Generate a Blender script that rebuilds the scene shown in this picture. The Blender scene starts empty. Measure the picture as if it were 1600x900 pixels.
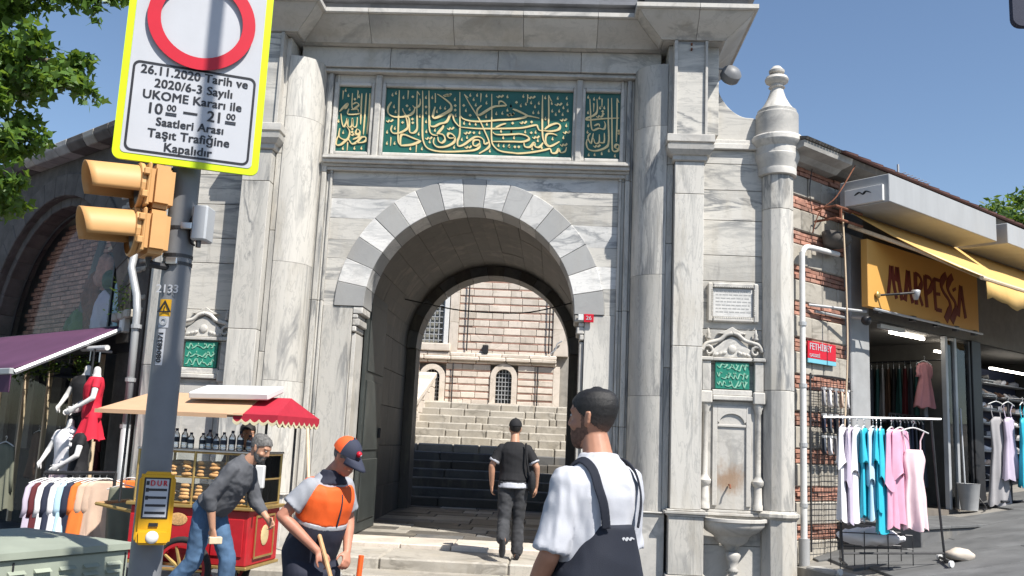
import bpy, bmesh, math, random
from mathutils import Vector, Matrix, Quaternion, noise as mn
R = math.radians
random.seed(7)
SC = bpy.context.scene
COL = SC.collection

# ------------------------------------------------------------------ camera, world, sun, exposure
cam_d = bpy.data.cameras.new('camera'); CAM = bpy.data.objects.new('camera', cam_d); COL.objects.link(CAM)
cam_d.sensor_width = 36.0; cam_d.lens = 1450.0 / 1600.0 * 36.0; cam_d.clip_start = 0.1; cam_d.clip_end = 2000
_y, _p, _r = R(3.0), R(9.4), R(2.56)
_f = Vector((-math.sin(_y) * math.cos(_p), math.cos(_y) * math.cos(_p), math.sin(_p)))
_rt = Vector((math.cos(_y), math.sin(_y), 0)); _u = _rt.cross(_f)
_RT = math.cos(_r) * _rt + math.sin(_r) * _u; _UP = math.cos(_r) * _u - math.sin(_r) * _rt
_m = Matrix((_RT, _UP, -_f)).transposed().to_4x4(); _m.translation = Vector((1.22, -12.3, 1.65))
CAM.matrix_world = _m
SC.camera = CAM
SUN_EL, SUN_AZ = R(53), R(45)          # azimuth: to the right of the facade's outward normal
W = bpy.data.worlds.new('World'); SC.world = W; W.use_nodes = True
nt = W.node_tree; nt.nodes.clear()
sky = nt.nodes.new('ShaderNodeTexSky'); sky.sky_type = 'NISHITA'; sky.sun_disc = False
sky.sun_elevation = SUN_EL; sky.altitude = 50; sky.air_density = 1.0; sky.dust_density = 0.5; sky.ozone_density = 2.2
sv = Vector((math.sin(SUN_AZ) * math.cos(SUN_EL), -math.cos(SUN_AZ) * math.cos(SUN_EL), math.sin(SUN_EL)))   # towards the sun
sky.sun_rotation = math.atan2(sv.x, sv.y)
bg = nt.nodes.new('ShaderNodeBackground'); bg.inputs[1].default_value = 0.092
ow = nt.nodes.new('ShaderNodeOutputWorld'); nt.links.new(sky.outputs[0], bg.inputs[0]); nt.links.new(bg.outputs[0], ow.inputs[0])
sd = bpy.data.lights.new('sun', 'SUN'); sd.energy = 5.0; sd.angle = R(0.53); sd.color = (1, 0.955, 0.88)
SUN = bpy.data.objects.new('sun', sd); COL.objects.link(SUN)
SUN.rotation_euler = (-sv).to_track_quat('-Z', 'Y').to_euler(); SUN.location = (10, -10, 20)
vs = SC.view_settings; vs.view_transform = 'Standard'; vs.look = 'None'; vs.gamma = 1.0; vs.use_curve_mapping = False; vs.exposure = 0.71
SC.cycles.max_bounces = 7; SC.cycles.diffuse_bounces = 4; SC.cycles.glossy_bounces = 3; SC.cycles.transmission_bounces = 5; SC.cycles.transparent_max_bounces = 6
SC.cycles.caustics_reflective = False; SC.cycles.caustics_refractive = False; SC.cycles.sample_clamp_indirect = 6

# ------------------------------------------------------------------ materials
MT = {}
def _new(name):
    m = bpy.data.materials.new(name); m.use_nodes = True; n = m.node_tree; n.nodes.clear()
    o = n.nodes.new('ShaderNodeOutputMaterial'); b = n.nodes.new('ShaderNodeBsdfPrincipled'); n.links.new(b.outputs[0], o.inputs[0])
    MT[name] = m
    return m, n, b
def _math(n, op, a, b=None):
    q = n.nodes.new('ShaderNodeMath'); q.operation = op
    for i, s in enumerate((a, b)):
        if s is None: continue
        if isinstance(s, (int, float)): q.inputs[i].default_value = s
        else: n.links.new(s, q.inputs[i])
    return q.outputs[0]
def _coords(n, scale=(1, 1, 1), rnd=True, src='Object'):
    tc = n.nodes.new('ShaderNodeTexCoord'); mp = n.nodes.new('ShaderNodeMapping'); mp.inputs['Scale'].default_value = scale
    n.links.new(tc.outputs[src], mp.inputs[0])
    if rnd:
        oi = n.nodes.new('ShaderNodeObjectInfo')
        v = n.nodes.new('ShaderNodeVectorMath'); v.operation = 'MULTIPLY_ADD'
        c = n.nodes.new('ShaderNodeCombineXYZ')
        for i in range(3): n.links.new(oi.outputs['Random'], c.inputs[i])
        n.links.new(c.outputs[0], v.inputs[0]); v.inputs[1].default_value = (37, 53, 71); n.links.new(mp.outputs[0], v.inputs[2])
        return v.outputs[0]
    return mp.outputs[0]
def _noise(n, vec, scale, detail=5, rough=.55, dist=0.0):
    q = n.nodes.new('ShaderNodeTexNoise'); q.inputs['Scale'].default_value = scale; q.inputs['Detail'].default_value = detail
    q.inputs['Roughness'].default_value = rough; q.inputs['Distortion'].default_value = dist
    n.links.new(vec, q.inputs['Vector']); return q.outputs['Fac']
def _ramp(n, fac, stops):
    q = n.nodes.new('ShaderNodeValToRGB'); e = q.color_ramp.elements
    while len(e) < len(stops): e.new(.5)
    for s, (p, c) in zip(e, stops):
        s.position = p; s.color = (*c, 1) if len(c) == 3 else c
    n.links.new(fac, q.inputs[0]); return q.outputs[0]
def _mix(n, fac, a, b, mode='MIX'):
    q = n.nodes.new('ShaderNodeMix'); q.data_type = 'RGBA'; q.blend_type = mode
    for i, s in ((0, fac), (6, a), (7, b)):
        if isinstance(s, (int, float)): q.inputs[i].default_value = s
        elif isinstance(s, tuple): q.inputs[i].default_value = (*s, 1)
        else: n.links.new(s, q.inputs[i])
    return q.outputs[2]
def _bump(n, b, h, strength, dist=.01):
    q = n.nodes.new('ShaderNodeBump'); q.inputs['Strength'].default_value = strength; q.inputs['Distance'].default_value = dist
    n.links.new(h, q.inputs['Height']); n.links.new(q.outputs[0], b.inputs['Normal'])
def mat(name, col, rough=.7, metal=0., var=.12, vscale=6., bump=.15, bscale=60., rnd=.08, stretch=(1, 1, 1), spec=.4, dirt=0., dcol=(.12, .1, .08)):
    m, n, b = _new(name)
    v = _coords(n, stretch)
    f = _noise(n, v, vscale, 6, .6)
    lo = tuple(c * (1 - var) for c in col); hi = tuple(min(1, c * (1 + var)) for c in col)
    c = _ramp(n, f, [(.3, lo), (.7, hi)])
    if dirt:
        d = _noise(n, v, vscale * .35, 8, .7)
        c = _mix(n, _ramp(n, d, [(.5, (0, 0, 0)), (.72, (dirt, dirt, dirt))]), c, dcol)
    if rnd:
        oi = n.nodes.new('ShaderNodeObjectInfo')
        k = _math(n, 'MULTIPLY_ADD', oi.outputs['Random'], 2 * rnd); k.node.inputs[2].default_value = 1 - rnd
        h = n.nodes.new('ShaderNodeHueSaturation'); n.links.new(c, h.inputs['Color']); n.links.new(k, h.inputs['Value']); c = h.outputs[0]
    n.links.new(c, b.inputs['Base Color'])
    b.inputs['Roughness'].default_value = rough; b.inputs['Metallic'].default_value = metal; b.inputs['Specular IOR Level'].default_value = spec
    if bump: _bump(n, b, _noise(n, v, bscale, 4, .6), bump)
    return m
def marble(name, scale, light, dark, stain=.35, vein=.5, rot=(0, 0, 0)):
    m, n, b = _new(name)
    v0 = _coords(n, (1, 1, 1)); mp = n.nodes.new('ShaderNodeMapping'); mp.inputs['Rotation'].default_value = rot; mp.inputs['Scale'].default_value = scale; n.links.new(v0, mp.inputs[0]); v = mp.outputs[0]
    big = _noise(n, v, .7, 5, .55, .8)
    mid = tuple(.62 * a + .38 * c for a, c in zip(light, dark))
    c = _ramp(n, big, [(.33, mid), (.47, light), (.66, tuple(min(1, x * 1.06) for x in light))])
    # sharp veins: thin bands of a distorted noise, gathered in some places and absent in others
    msk = _ramp(n, _noise(n, v, .9, 3, .5, .3), [(.42, (0, 0, 0)), (.62, (1, 1, 1))])
    f1 = _ramp(n, _noise(n, v, 1.25, 7, .58, .9), [(.455, (0, 0, 0)), (.492, (vein,) * 3), (.505, (vein,) * 3), (.56, (0, 0, 0))])
    c = _mix(n, _mix(n, 1.0, f1, msk, 'MULTIPLY'), c, dark)
    f2 = _ramp(n, _noise(n, v, 3.4, 6, .6, 1.2), [(.475, (0, 0, 0)), (.498, (vein * .75,) * 3), (.53, (0, 0, 0))])
    c = _mix(n, f2, c, tuple(.5 * (a + q) for a, q in zip(light, dark)))
    # stains and drips
    v2 = _coords(n, (1, 1, .22), True)
    c = _mix(n, _ramp(n, _noise(n, v2, 2.2, 7, .65), [(.52, (0, 0, 0)), (.72, (stain,) * 3)]), c, (.34, .30, .235))
    c = _mix(n, _ramp(n, _noise(n, v2, 6.5, 6, .7), [(.60, (0, 0, 0)), (.75, (stain * .9,) * 3)]), c, (.16, .155, .145))
    c = _mix(n, _ramp(n, _noise(n, v0, 26, 4, .7), [(.64, (0, 0, 0)), (.78, (.35, .35, .35))]), c, (.25, .24, .22))
    oi = n.nodes.new('ShaderNodeObjectInfo'); k = _math(n, 'MULTIPLY_ADD', oi.outputs['Random'], .22); k.node.inputs[2].default_value = .85
    h = n.nodes.new('ShaderNodeHueSaturation'); n.links.new(c, h.inputs['Color']); n.links.new(k, h.inputs['Value'])
    n.links.new(h.outputs[0], b.inputs['Base Color']); b.inputs['Roughness'].default_value = .55; b.inputs['Specular IOR Level'].default_value = .35
    _bump(n, b, _noise(n, v0, 20, 6, .65), .25, .008)
    return m
LT, DK = (.52, .50, .46), (.14, .147, .155)
marble('marble_v', (2.6, 2.6, .42), LT, DK, .6, .85, (R(4), R(5), 0))
marble('marble_h', (.38, .6, 2.6), LT, DK, .5, .8, (0, R(6), 0))
marble('marble_plain', (1.0, 1.0, 1.2), (.52, .50, .465), (.22, .22, .215), .5, .55)
marble('marble_white', (.8, 1.0, 3.0), (.63, .62, .60), (.2, .21, .22), .2, .8, (0, R(14), 0))
marble('marble_grey', (1.6, 1.6, 1.6), (.33, .33, .325), (.24, .24, .24), .2, .3)
marble('limestone', (1.8, 1.8, 2.6), (.63, .56, .485), (.42, .36, .29), .55, .5)
marble('marble_stained', (1.0, 1.0, 1.2), (.52, .50, .465), (.22, .22, .215), .5, .55)
_n = MT['marble_stained'].node_tree; _b = _n.nodes['Principled BSDF']; _src = _b.inputs['Base Color'].links[0].from_socket
_tc = _n.nodes.new('ShaderNodeTexCoord'); _vm = _n.nodes.new('ShaderNodeVectorMath'); _vm.operation = 'SUBTRACT'; _n.links.new(_tc.outputs['Object'], _vm.inputs[0]); _vm.inputs[1].default_value = (-.05, -.03, 1.30)
_vl = _n.nodes.new('ShaderNodeVectorMath'); _vl.operation = 'LENGTH'; _n.links.new(_vm.outputs[0], _vl.inputs[0])
_d = _math(_n, 'MULTIPLY_ADD', _noise(_n, _coords(_n, (1, 1, .6), False), 9, 6, .65), .5); _d.node.inputs[2].default_value = -.25; _d = _math(_n, 'ADD', _d, _vl.outputs['Value'])
_n.links.new(_mix(_n, _ramp(_n, _d, [(.06, (.75, .75, .75)), (.26, (0, 0, 0))]), _src, (.26, .15, .075)), _b.inputs['Base Color'])
marble('stair_stone', (1.4, 1.4, 2.2), (.40, .37, .32), (.17, .155, .13), .7, .7)
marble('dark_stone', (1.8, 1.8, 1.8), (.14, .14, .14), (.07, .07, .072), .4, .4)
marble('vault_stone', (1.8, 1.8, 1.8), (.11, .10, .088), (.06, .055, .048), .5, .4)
mat('mortar', (.26, .245, .22), .95, var=.2)
mat('asphalt', (.12, .12, .122), .9, var=.25, vscale=3, bump=.5, bscale=140, dirt=.35, dcol=(.2, .19, .18))
mat('paving', (.12, .122, .122), .85, var=.3, vscale=2.2, bump=.3, bscale=90, dirt=.75, dcol=(.11, .11, .11))
mat('kerb_stone', (.36, .35, .33), .85, var=.2, vscale=4, bump=.4, bscale=60, dirt=.5, dcol=(.2, .19, .17))
mat('brick_red', (.33, .165, .12), .9, var=.3, vscale=12, bump=.5, bscale=50, rnd=.25, dirt=.4, dcol=(.4, .34, .28))
mat('brick_dark', (.40, .215, .155), .9, var=.3, vscale=12, bump=.5, bscale=50, rnd=.3)
mat('brick_pink', (.34, .20, .155), .9, var=.3, vscale=5, bump=.4, bscale=50, rnd=.15, dirt=.3, dcol=(.5, .42, .35))
mat('lead', (.16, .165, .18), .55, var=.25, vscale=3, bump=.2, bscale=20)
mat('soot_stone', (.105, .094, .084), .9, var=.35, vscale=3, bump=.5, bscale=26, dirt=.4, dcol=(.16, .15, .13))
mat('green_panel', (.018, .105, .082), .3, var=.15, vscale=4, bump=.05, rnd=0)
mat('gold', (.74, .58, .30), .42, var=.12, vscale=9, bump=0, rnd=0, metal=.25)
mat('green_tile', (.02, .2, .14), .4, var=.2, vscale=9, bump=.1, rnd=0)
mat('tile_pale', (.25, .48, .36), .4, var=.1, bump=0, rnd=0)
mat('white_paint', (.62, .62, .61), .45, var=.05, bump=.05, rnd=.03)
mat('sign_white', (.44, .45, .48), .35, var=.05, vscale=3, bump=0, rnd=0, dirt=.22, dcol=(.3, .3, .3))
mat('sign_red', (.48, .006, .022), .4, var=.06, bump=0, rnd=0)
mat('sign_black', (.018, .018, .022), .4, var=.1, bump=0, rnd=0)
mat('sign_lime', (.52, .66, .0), .4, var=.04, bump=0, rnd=0)
mat('sign_blue', (.15, .42, .52), .4, var=.06, bump=0, rnd=0)
mat('pole_grey', (.165, .17, .18), .5, var=.12, vscale=5, bump=.1, bscale=30, dirt=.3, dcol=(.23, .23, .23))
mat('signal_yellow', (.53, .29, .11), .55, var=.07, vscale=4, bump=.05, bscale=20, rnd=0, dirt=.25, dcol=(.42, .22, .08))
mat('button_yellow', (.62, .33, .01), .38, var=.06, vscale=5, bump=.04, rnd=0, dirt=.2, dcol=(.5, .3, .05))
mat('black_plastic', (.02, .02, .022), .45, var=.2, bump=.05)
mat('dark_metal', (.05, .05, .053), .45, .6, var=.2, bump=.05)
mat('steel', (.55, .55, .56), .3, .9, var=.1, bump=.03)
mat('grey_metal', (.42, .43, .44), .45, .3, var=.12, vscale=3, bump=.05, dirt=.3, dcol=(.3, .28, .25))
mat('fascia_grey', (.33, .34, .35), .6, var=.08, vscale=1.5, bump=.05, dirt=.35, dcol=(.32, .3, .27), stretch=(3, 3, .6))
mat('cabinet_green', (.29, .32, .26), .55, var=.12, vscale=4, bump=.08, bscale=30, dirt=.5, dcol=(.28, .30, .25))
mat('red_paint', (.42, .013, .02), .42, var=.2, vscale=4, bump=.06, bscale=25, rnd=0, dirt=.45, dcol=(.2, .05, .04))
mat('red_cloth', (.38, .015, .035), .8, var=.1, bump=.2, bscale=200, rnd=0)
mat('beige_cloth', (.47, .30, .185), .85, var=.06, bump=.15, bscale=200, rnd=0)
mat('fringe', (.62, .55, .36), .85, var=.15, bump=.2, bscale=200, rnd=0)
mat('purple_cloth', (.085, .032, .075), .8, var=.12, vscale=2, bump=.1, bscale=120, rnd=0)
mat('yellow_cloth', (.55, .345, .115), .8, var=.12, vscale=1.5, bump=.1, bscale=120, rnd=0, dirt=.3, dcol=(.5, .36, .18))
mat('sign_orange', (.58, .31, .08), .5, var=.05, vscale=1, bump=0, rnd=0)
mat('sign_maroon', (.13, .018, .012), .5, var=.1, bump=0, rnd=0)
mat('brown_roof', (.13, .06, .05), .7, var=.2, vscale=2, bump=.1)
mat('door_green', (.038, .044, .042), .5, var=.25, vscale=3, bump=.1, bscale=20, dirt=.3, dcol=(.1, .1, .09))
mat('wood', (.45, .27, .13), .6, var=.25, vscale=5, bump=.1, stretch=(8, 8, 1))
mat('wood_pale', (.62, .48, .33), .6, var=.15, vscale=5, bump=.1, stretch=(8, 8, 1))
mat('brass', (.55, .38, .14), .35, .7, var=.15, bump=.03)
mat('bread', (.60, .34, .14), .7, var=.3, vscale=60, bump=.6, bscale=180, rnd=.15)
mat('rust', (.18, .07, .04), .9, var=.4, vscale=12, bump=.3)
mat('rubber', (.022, .022, .022), .8, var=.15, bump=.1)
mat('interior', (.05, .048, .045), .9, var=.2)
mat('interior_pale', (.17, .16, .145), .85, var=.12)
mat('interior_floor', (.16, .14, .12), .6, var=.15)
mat('concrete_grey', (.30, .305, .31), .85, var=.15, vscale=3, bump=.2, dirt=.35, dcol=(.2, .19, .18))
def leafmat(name, a, c):
    m, n, b = _new(name); f = _noise(n, _coords(n, (1, 1, 1), False), 5, 4, .6); col = _ramp(n, f, [(.32, a), (.68, c)])
    n.links.new(col, b.inputs['Base Color']); b.inputs['Roughness'].default_value = .42; b.inputs['Specular IOR Level'].default_value = .4
    t = n.nodes.new('ShaderNodeBsdfTranslucent'); n.links.new(_mix(n, .5, col, (.35, .5, .04)), t.inputs[0])
    x = n.nodes.new('ShaderNodeMixShader'); x.inputs[0].default_value = .38; n.links.new(b.outputs[0], x.inputs[1]); n.links.new(t.outputs[0], x.inputs[2]); n.links.new(x.outputs[0], n.nodes['Material Output'].inputs[0])
leafmat('leaf', (.045, .10, .018), (.13, .23, .045)); leafmat('leaf_dark', (.03, .07, .016), (.07, .13, .03))
mat('bark', (.16, .13, .10), .9, var=.3, vscale=5, bump=.6, bscale=30, stretch=(3, 3, .6))
mat('skin', (.45, .24, .155), .5, var=.1, vscale=10, bump=.08, bscale=220, rnd=0)
mat('skin_tan', (.40, .20, .13), .5, var=.12, vscale=10, bump=.08, bscale=220, rnd=0)
mat('skin_red', (.43, .19, .125), .5, var=.15, vscale=12, bump=.08, bscale=220, rnd=0)
mat('hair_black', (.012, .010, .009), .6, var=.4, vscale=60, bump=.35, bscale=300, rnd=0)
mat('hair_grey', (.13, .125, .12), .7, var=.6, vscale=50, bump=.8, bscale=160, rnd=0)
def fadecut(name, z0, z1):
    m, n, b = _new(name); tc = n.nodes.new('ShaderNodeTexCoord'); sp = n.nodes.new('ShaderNodeSeparateXYZ'); n.links.new(tc.outputs['Object'], sp.inputs[0])
    nz = _noise(n, _coords(n, (1, 1, 1), False), 240, 3, .7); z = _math(n, 'MULTIPLY_ADD', nz, .035); z.node.inputs[2].default_value = -.0175; z = _math(n, 'ADD', z, sp.outputs['Z'])
    mr = n.nodes.new('ShaderNodeMapRange'); mr.inputs['From Min'].default_value = z0; mr.inputs['From Max'].default_value = z1; n.links.new(z, mr.inputs['Value'])
    c = _ramp(n, mr.outputs[0], [(0, (.31, .145, .09)), (.3, (.12, .062, .042)), (.62, (.026, .018, .015)), (1, (.009, .008, .008))])
    n.links.new(c, b.inputs['Base Color']); b.inputs['Roughness'].default_value = .55; _bump(n, b, _noise(n, _coords(n, (1, 1, 1), False), 420, 3, .7), .5, .004)
mat('beard_dark', (.15, .082, .058), .7, var=.4, vscale=60, bump=.6, bscale=200, rnd=0)
mat('fade_hair', (.085, .048, .035), .65, var=.35, vscale=40, bump=.3, bscale=260, rnd=0)
mat('mannequin', (.58, .57, .56), .35, var=.03, bump=0)
def cloth(name, col, rough=.85, weave=260, bump=.2, var=.08, sheen=0):
    mat(name, col, rough, var=var, vscale=7, bump=bump, bscale=weave, rnd=0)
    return MT[name]
cloth('white_tee', (.46, .47, .51), .8)
cloth('navy', (.014, .017, .028), .8)
cloth('black_tee', (.012, .012, .014), .85)
cloth('charcoal_jean', (.04, .041, .045), .85, var=.35)
cloth('grey_jumper', (.085, .088, .098), .9)
cloth('blue_jean', (.06, .115, .20), .85, var=.35)
cloth('hi_vis', (.75, .105, .015), .65)
cloth('vest_navy', (.018, .02, .035), .8)
cloth('polo_grey', (.30, .31, .34), .85)
cloth('reflective', (.33, .34, .36), .4)
cloth('cap_navy', (.03, .035, .06), .8); cloth('cap_orange', (.75, .11, .025), .75)
for nm, c in dict(white=(.74, .72, .74), cyan=(.03, .42, .55), pale_blue=(.42, .60, .72), pink=(.66, .33, .45), pale_pink=(.74, .55, .58), lilac=(.48, .42, .52), grey=(.32, .31, .32), tan=(.58, .42, .32), orange=(.72, .17, .03), navy=(.02, .025, .05), olive=(.15, .155, .115), red=(.58, .015, .04), black=(.012, .012, .014), rose=(.55, .24, .25), slate=(.055, .065, .085), maroon=(.10, .015, .02), teal=(.03, .1, .1), brown=(.10, .055, .035)).items():
    mat('g_' + nm, c, .5 if nm in ('cyan', 'pink', 'pale_pink', 'pale_blue', 'lilac') else .8, var=.1, vscale=5, bump=.1, bscale=150, rnd=0)
def glass(name, tint=(.9, .93, .93), rough=.02, alpha=.75, dirty=.12, ior=1.45, refl=1.0):
    m, n, b = _new(name)
    tr = n.nodes.new('ShaderNodeBsdfTransparent'); tr.inputs[0].default_value = (*tint, 1)
    gl = n.nodes.new('ShaderNodeBsdfGlossy'); gl.inputs['Roughness'].default_value = rough
    df = n.nodes.new('ShaderNodeBsdfDiffuse'); df.inputs[0].default_value = (.3, .3, .29, 1)
    fr = n.nodes.new('ShaderNodeFresnel'); fr.inputs[0].default_value = ior
    k = _math(n, 'MULTIPLY_ADD', fr.outputs[0], refl); k.node.inputs[2].default_value = 1 - alpha
    m1 = n.nodes.new('ShaderNodeMixShader'); n.links.new(k, m1.inputs[0]); n.links.new(tr.outputs[0], m1.inputs[1]); n.links.new(gl.outputs[0], m1.inputs[2])
    m2 = n.nodes.new('ShaderNodeMixShader')
    d = _noise(n, _coords(n, (1, 1, .3)), 2.5, 6, .7)
    n.links.new(_math(n, 'MULTIPLY', d, dirty), m2.inputs[0]); n.links.new(m1.outputs[0], m2.inputs[1]); n.links.new(df.outputs[0], m2.inputs[2])
    n.links.new(m2.outputs[0], n.nodes['Material Output'].inputs[0]); n.nodes.remove(b)
    return m
glass('glass', alpha=.97, dirty=.05); glass('window_glass', (.96, .97, .96), .03, .995, .02, 1.3, .06); glass('bottle_plastic', (.85, .9, .95), .05, .8, .1)
def lamp_mat(name, col, s):
    m, n, b = _new(name); b.inputs['Base Color'].default_value = (*col, 1); b.inputs['Emission Color'].default_value = (*col, 1); b.inputs['Emission Strength'].default_value = s
lamp_mat('tube_light', (1, .93, .82), 8.0)

# ------------------------------------------------------------------ mesh helpers
class MB:
    def __init__(s): s.v = []; s.f = []; s.mi = []; s.cur = 0
    def add(s, vs, fs):
        o = len(s.v); s.v += [tuple(p) for p in vs]; s.f += [tuple(i + o for i in f) for f in fs]; s.mi += [s.cur] * len(fs); return s
    def box(s, x0, x1, y0, y1, z0, z1):
        return s.add([(x0, y0, z0), (x1, y0, z0), (x1, y1, z0), (x0, y1, z0), (x0, y0, z1), (x1, y0, z1), (x1, y1, z1), (x0, y1, z1)],
                     [(0, 3, 2, 1), (4, 5, 6, 7), (0, 1, 5, 4), (1, 2, 6, 5), (2, 3, 7, 6), (3, 0, 4, 7)])
    def hexa(s, p):      # 8 points: bottom 4, top 4
        return s.add(p, [(0, 3, 2, 1), (4, 5, 6, 7), (0, 1, 5, 4), (1, 2, 6, 5), (2, 3, 7, 6), (3, 0, 4, 7)])
    def prism(s, poly, a0, a1, axis='y'):
        n = len(poly)
        def P(p, a): return {'y': (p[0], a, p[1]), 'z': (p[0], p[1], a), 'x': (a, p[0], p[1])}[axis]
        vs = [P(p, a0) for p in poly] + [P(p, a1) for p in poly]
        return s.add(vs, [tuple(range(n)), tuple(range(2 * n - 1, n - 1, -1))] + [(i, (i + 1) % n, n + (i + 1) % n, n + i) for i in range(n)])
    def lathe(s, prof, seg=24, c=(0, 0, 0), a0=0, a1=2 * math.pi, sx=1, sy=1, cap=True):
        full = abs(a1 - a0 - 2 * math.pi) < 1e-6; k = seg if full else seg + 1; vs = []
        for r, z in prof:
            for i in range(k):
                a = a0 + (a1 - a0) * i / seg; vs.append((c[0] + sx * r * math.cos(a), c[1] + sy * r * math.sin(a), c[2] + z))
        fs = []
        for j in range(len(prof) - 1):
            for i in range(seg):
                i2 = (i + 1) % k; fs.append((j * k + i, j * k + i2, (j + 1) * k + i2, (j + 1) * k + i))
        if cap:
            fs.append(tuple(range(k - 1, -1, -1))); fs.append(tuple(range((len(prof) - 1) * k, len(prof) * k)))
        return s.add(vs, fs)
    def tube(s, pts, r, seg=8, caps=True, closed=False):
        pts = [Vector(p) for p in pts]; n = len(pts); rs = r if isinstance(r, (list, tuple)) else [r] * n; vs = []; prev = None
        for i, p in enumerate(pts):
            if closed: t = (pts[(i + 1) % n] - pts[i - 1]).normalized()
            else: t = (pts[min(i + 1, n - 1)] - pts[max(i - 1, 0)]).normalized()
            if prev is None:
                a = Vector((0, 0, 1)) if abs(t.z) < .9 else Vector((1, 0, 0)); u = t.cross(a).normalized()
            else: u = (prev - t * prev.dot(t)).normalized()
            prev = u; w = t.cross(u)
            for k in range(seg):
                a = 2 * math.pi * k / seg; vs.append(p + (u * math.cos(a) + w * math.sin(a)) * rs[i])
        fs = []
        for i in range(n if closed else n - 1):
            j = (i + 1) % n
            for k in range(seg): k2 = (k + 1) % seg; fs.append((i * seg + k, i * seg + k2, j * seg + k2, j * seg + k))
        if caps and not closed: fs += [tuple(range(seg - 1, -1, -1)), tuple(range((n - 1) * seg, n * seg))]
        return s.add(vs, fs)
    def ell(s, c, r, seg=14, rings=9, rot=None):
        c = Vector(c); vs = []; M = rot or Matrix.Identity(3)
        for j in range(1, rings):
            a = math.pi * j / rings
            for i in range(seg):
                b = 2 * math.pi * i / seg; vs.append(c + M @ Vector((r[0] * math.sin(a) * math.cos(b), r[1] * math.sin(a) * math.sin(b), r[2] * math.cos(a))))
        t = len(vs); vs += [c + M @ Vector((0, 0, r[2])), c + M @ Vector((0, 0, -r[2]))]; fs = []
        for j in range(rings - 2):
            for i in range(seg): i2 = (i + 1) % seg; fs.append((j * seg + i, (j + 1) * seg + i, (j + 1) * seg + i2, j * seg + i2))
        for i in range(seg): i2 = (i + 1) % seg; fs.append((t, i, i2)); fs.append((t + 1, (rings - 2) * seg + i2, (rings - 2) * seg + i))
        return s.add(vs, fs)
    def cap(s, p0, r0, p1, r1, seg=12):      # tapered capsule
        p0, p1 = Vector(p0), Vector(p1); d = (p1 - p0); L = d.length; t = d / L if L > 1e-6 else Vector((0, 0, 1))
        pts, rs = [], []
        for a in (80, 55, 30, 0): pts.append(p0 - t * r0 * math.sin(R(a))); rs.append(r0 * math.cos(R(a)))
        for a in (0, 30, 55, 80): pts.append(p1 + t * r1 * math.sin(R(a))); rs.append(r1 * math.cos(R(a)))
        return s.tube(pts, rs, seg)
    def loft(s, secs, seg=20, power=2.0):     # secs: (centre, rx, ry[, right, fwd])
        vs = []; n = len(secs)
        for q in secs:
            c = Vector(q[0]); rx, ry = q[1], q[2]; u = Vector(q[3]) if len(q) > 3 else Vector((1, 0, 0)); w = Vector(q[4]) if len(q) > 4 else Vector((0, 1, 0))
            for i in range(seg):
                a = 2 * math.pi * i / seg; ca, sa = math.cos(a), math.sin(a); e = 2.0 / power
                vs.append(c + u * rx * math.copysign(abs(ca) ** e, ca) + w * ry * math.copysign(abs(sa) ** e, sa))
        fs = [(j * seg + i, j * seg + (i + 1) % seg, (j + 1) * seg + (i + 1) % seg, (j + 1) * seg + i) for j in range(n - 1) for i in range(seg)]
        fs += [tuple(range(seg - 1, -1, -1)), tuple(range((n - 1) * seg, n * seg))]
        return s.add(vs, fs)
    def mesh(s, name, mats, bevel=0, smooth=False, seg=1, angle=None):
        me = bpy.data.meshes.new(name); me.from_pydata(s.v, [], s.f)
        for m in (mats if isinstance(mats, (list, tuple)) else [mats]): me.materials.append(MT[m] if isinstance(m, str) else m)
        for p, i in zip(me.polygons, s.mi): p.material_index = i
        bm = bmesh.new(); bm.from_mesh(me); bmesh.ops.recalc_face_normals(bm, faces=bm.faces)
        if bevel:
            es = [e for e in bm.edges if len(e.link_faces) == 2 and e.calc_face_angle(0) > R(30)]
            bmesh.ops.bevel(bm, geom=es, offset=bevel, segments=seg, affect='EDGES', clamp_overlap=True)
        bm.to_mesh(me); bm.free()
        if smooth:
            me.polygons.foreach_set('use_smooth', [True] * len(me.polygons))
            if angle: me.set_sharp_from_angle(angle=R(angle))
        return me
    def build(s, name, mats, parent=None, bevel=0, smooth=False, seg=1, angle=None, loc=None):
        return link(name, s.mesh(name, mats, bevel, smooth, seg, angle), parent, loc)
def link(name, me, parent=None, loc=None, rot=None):
    o = bpy.data.objects.new(name, me); COL.objects.link(o); o.parent = parent
    if loc is not None: o.location = loc
    if rot is not None: o.rotation_euler = rot
    return o
def tag(o, label=None, cat=None, group=None, kind=None):
    for k, v in (('label', label), ('category', cat), ('group', group), ('kind', kind)):
        if v: o[k] = v
    return o
def thing(name, label, cat, loc=(0, 0, 0), rz=0, group=None, kind=None):
    o = bpy.data.objects.new(name, None); COL.objects.link(o); o.location = loc; o.rotation_euler = (0, 0, rz); o.empty_display_size = .2
    return tag(o, label, cat, group, kind)
def struct(o, kind='structure'): o['kind'] = kind; return o
def kids(o): return [c for c in bpy.data.objects if c.parent == o]
def copy_tree(o, parent=None, loc=None, rz=None, label=None, ch=None):
    c = o.copy(); COL.objects.link(c); c.parent = parent
    if loc is not None: c.location = loc
    if rz is not None: c.rotation_euler = (0, 0, rz)
    if label: c['label'] = label
    for k in kids(o): copy_tree(k, c)
    return c
def box(name, m, x0, x1, y0, y1, z0, z1, parent=None, bevel=.006):
    return MB().box(x0, x1, y0, y1, z0, z1).build(name, m, parent, bevel)
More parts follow.
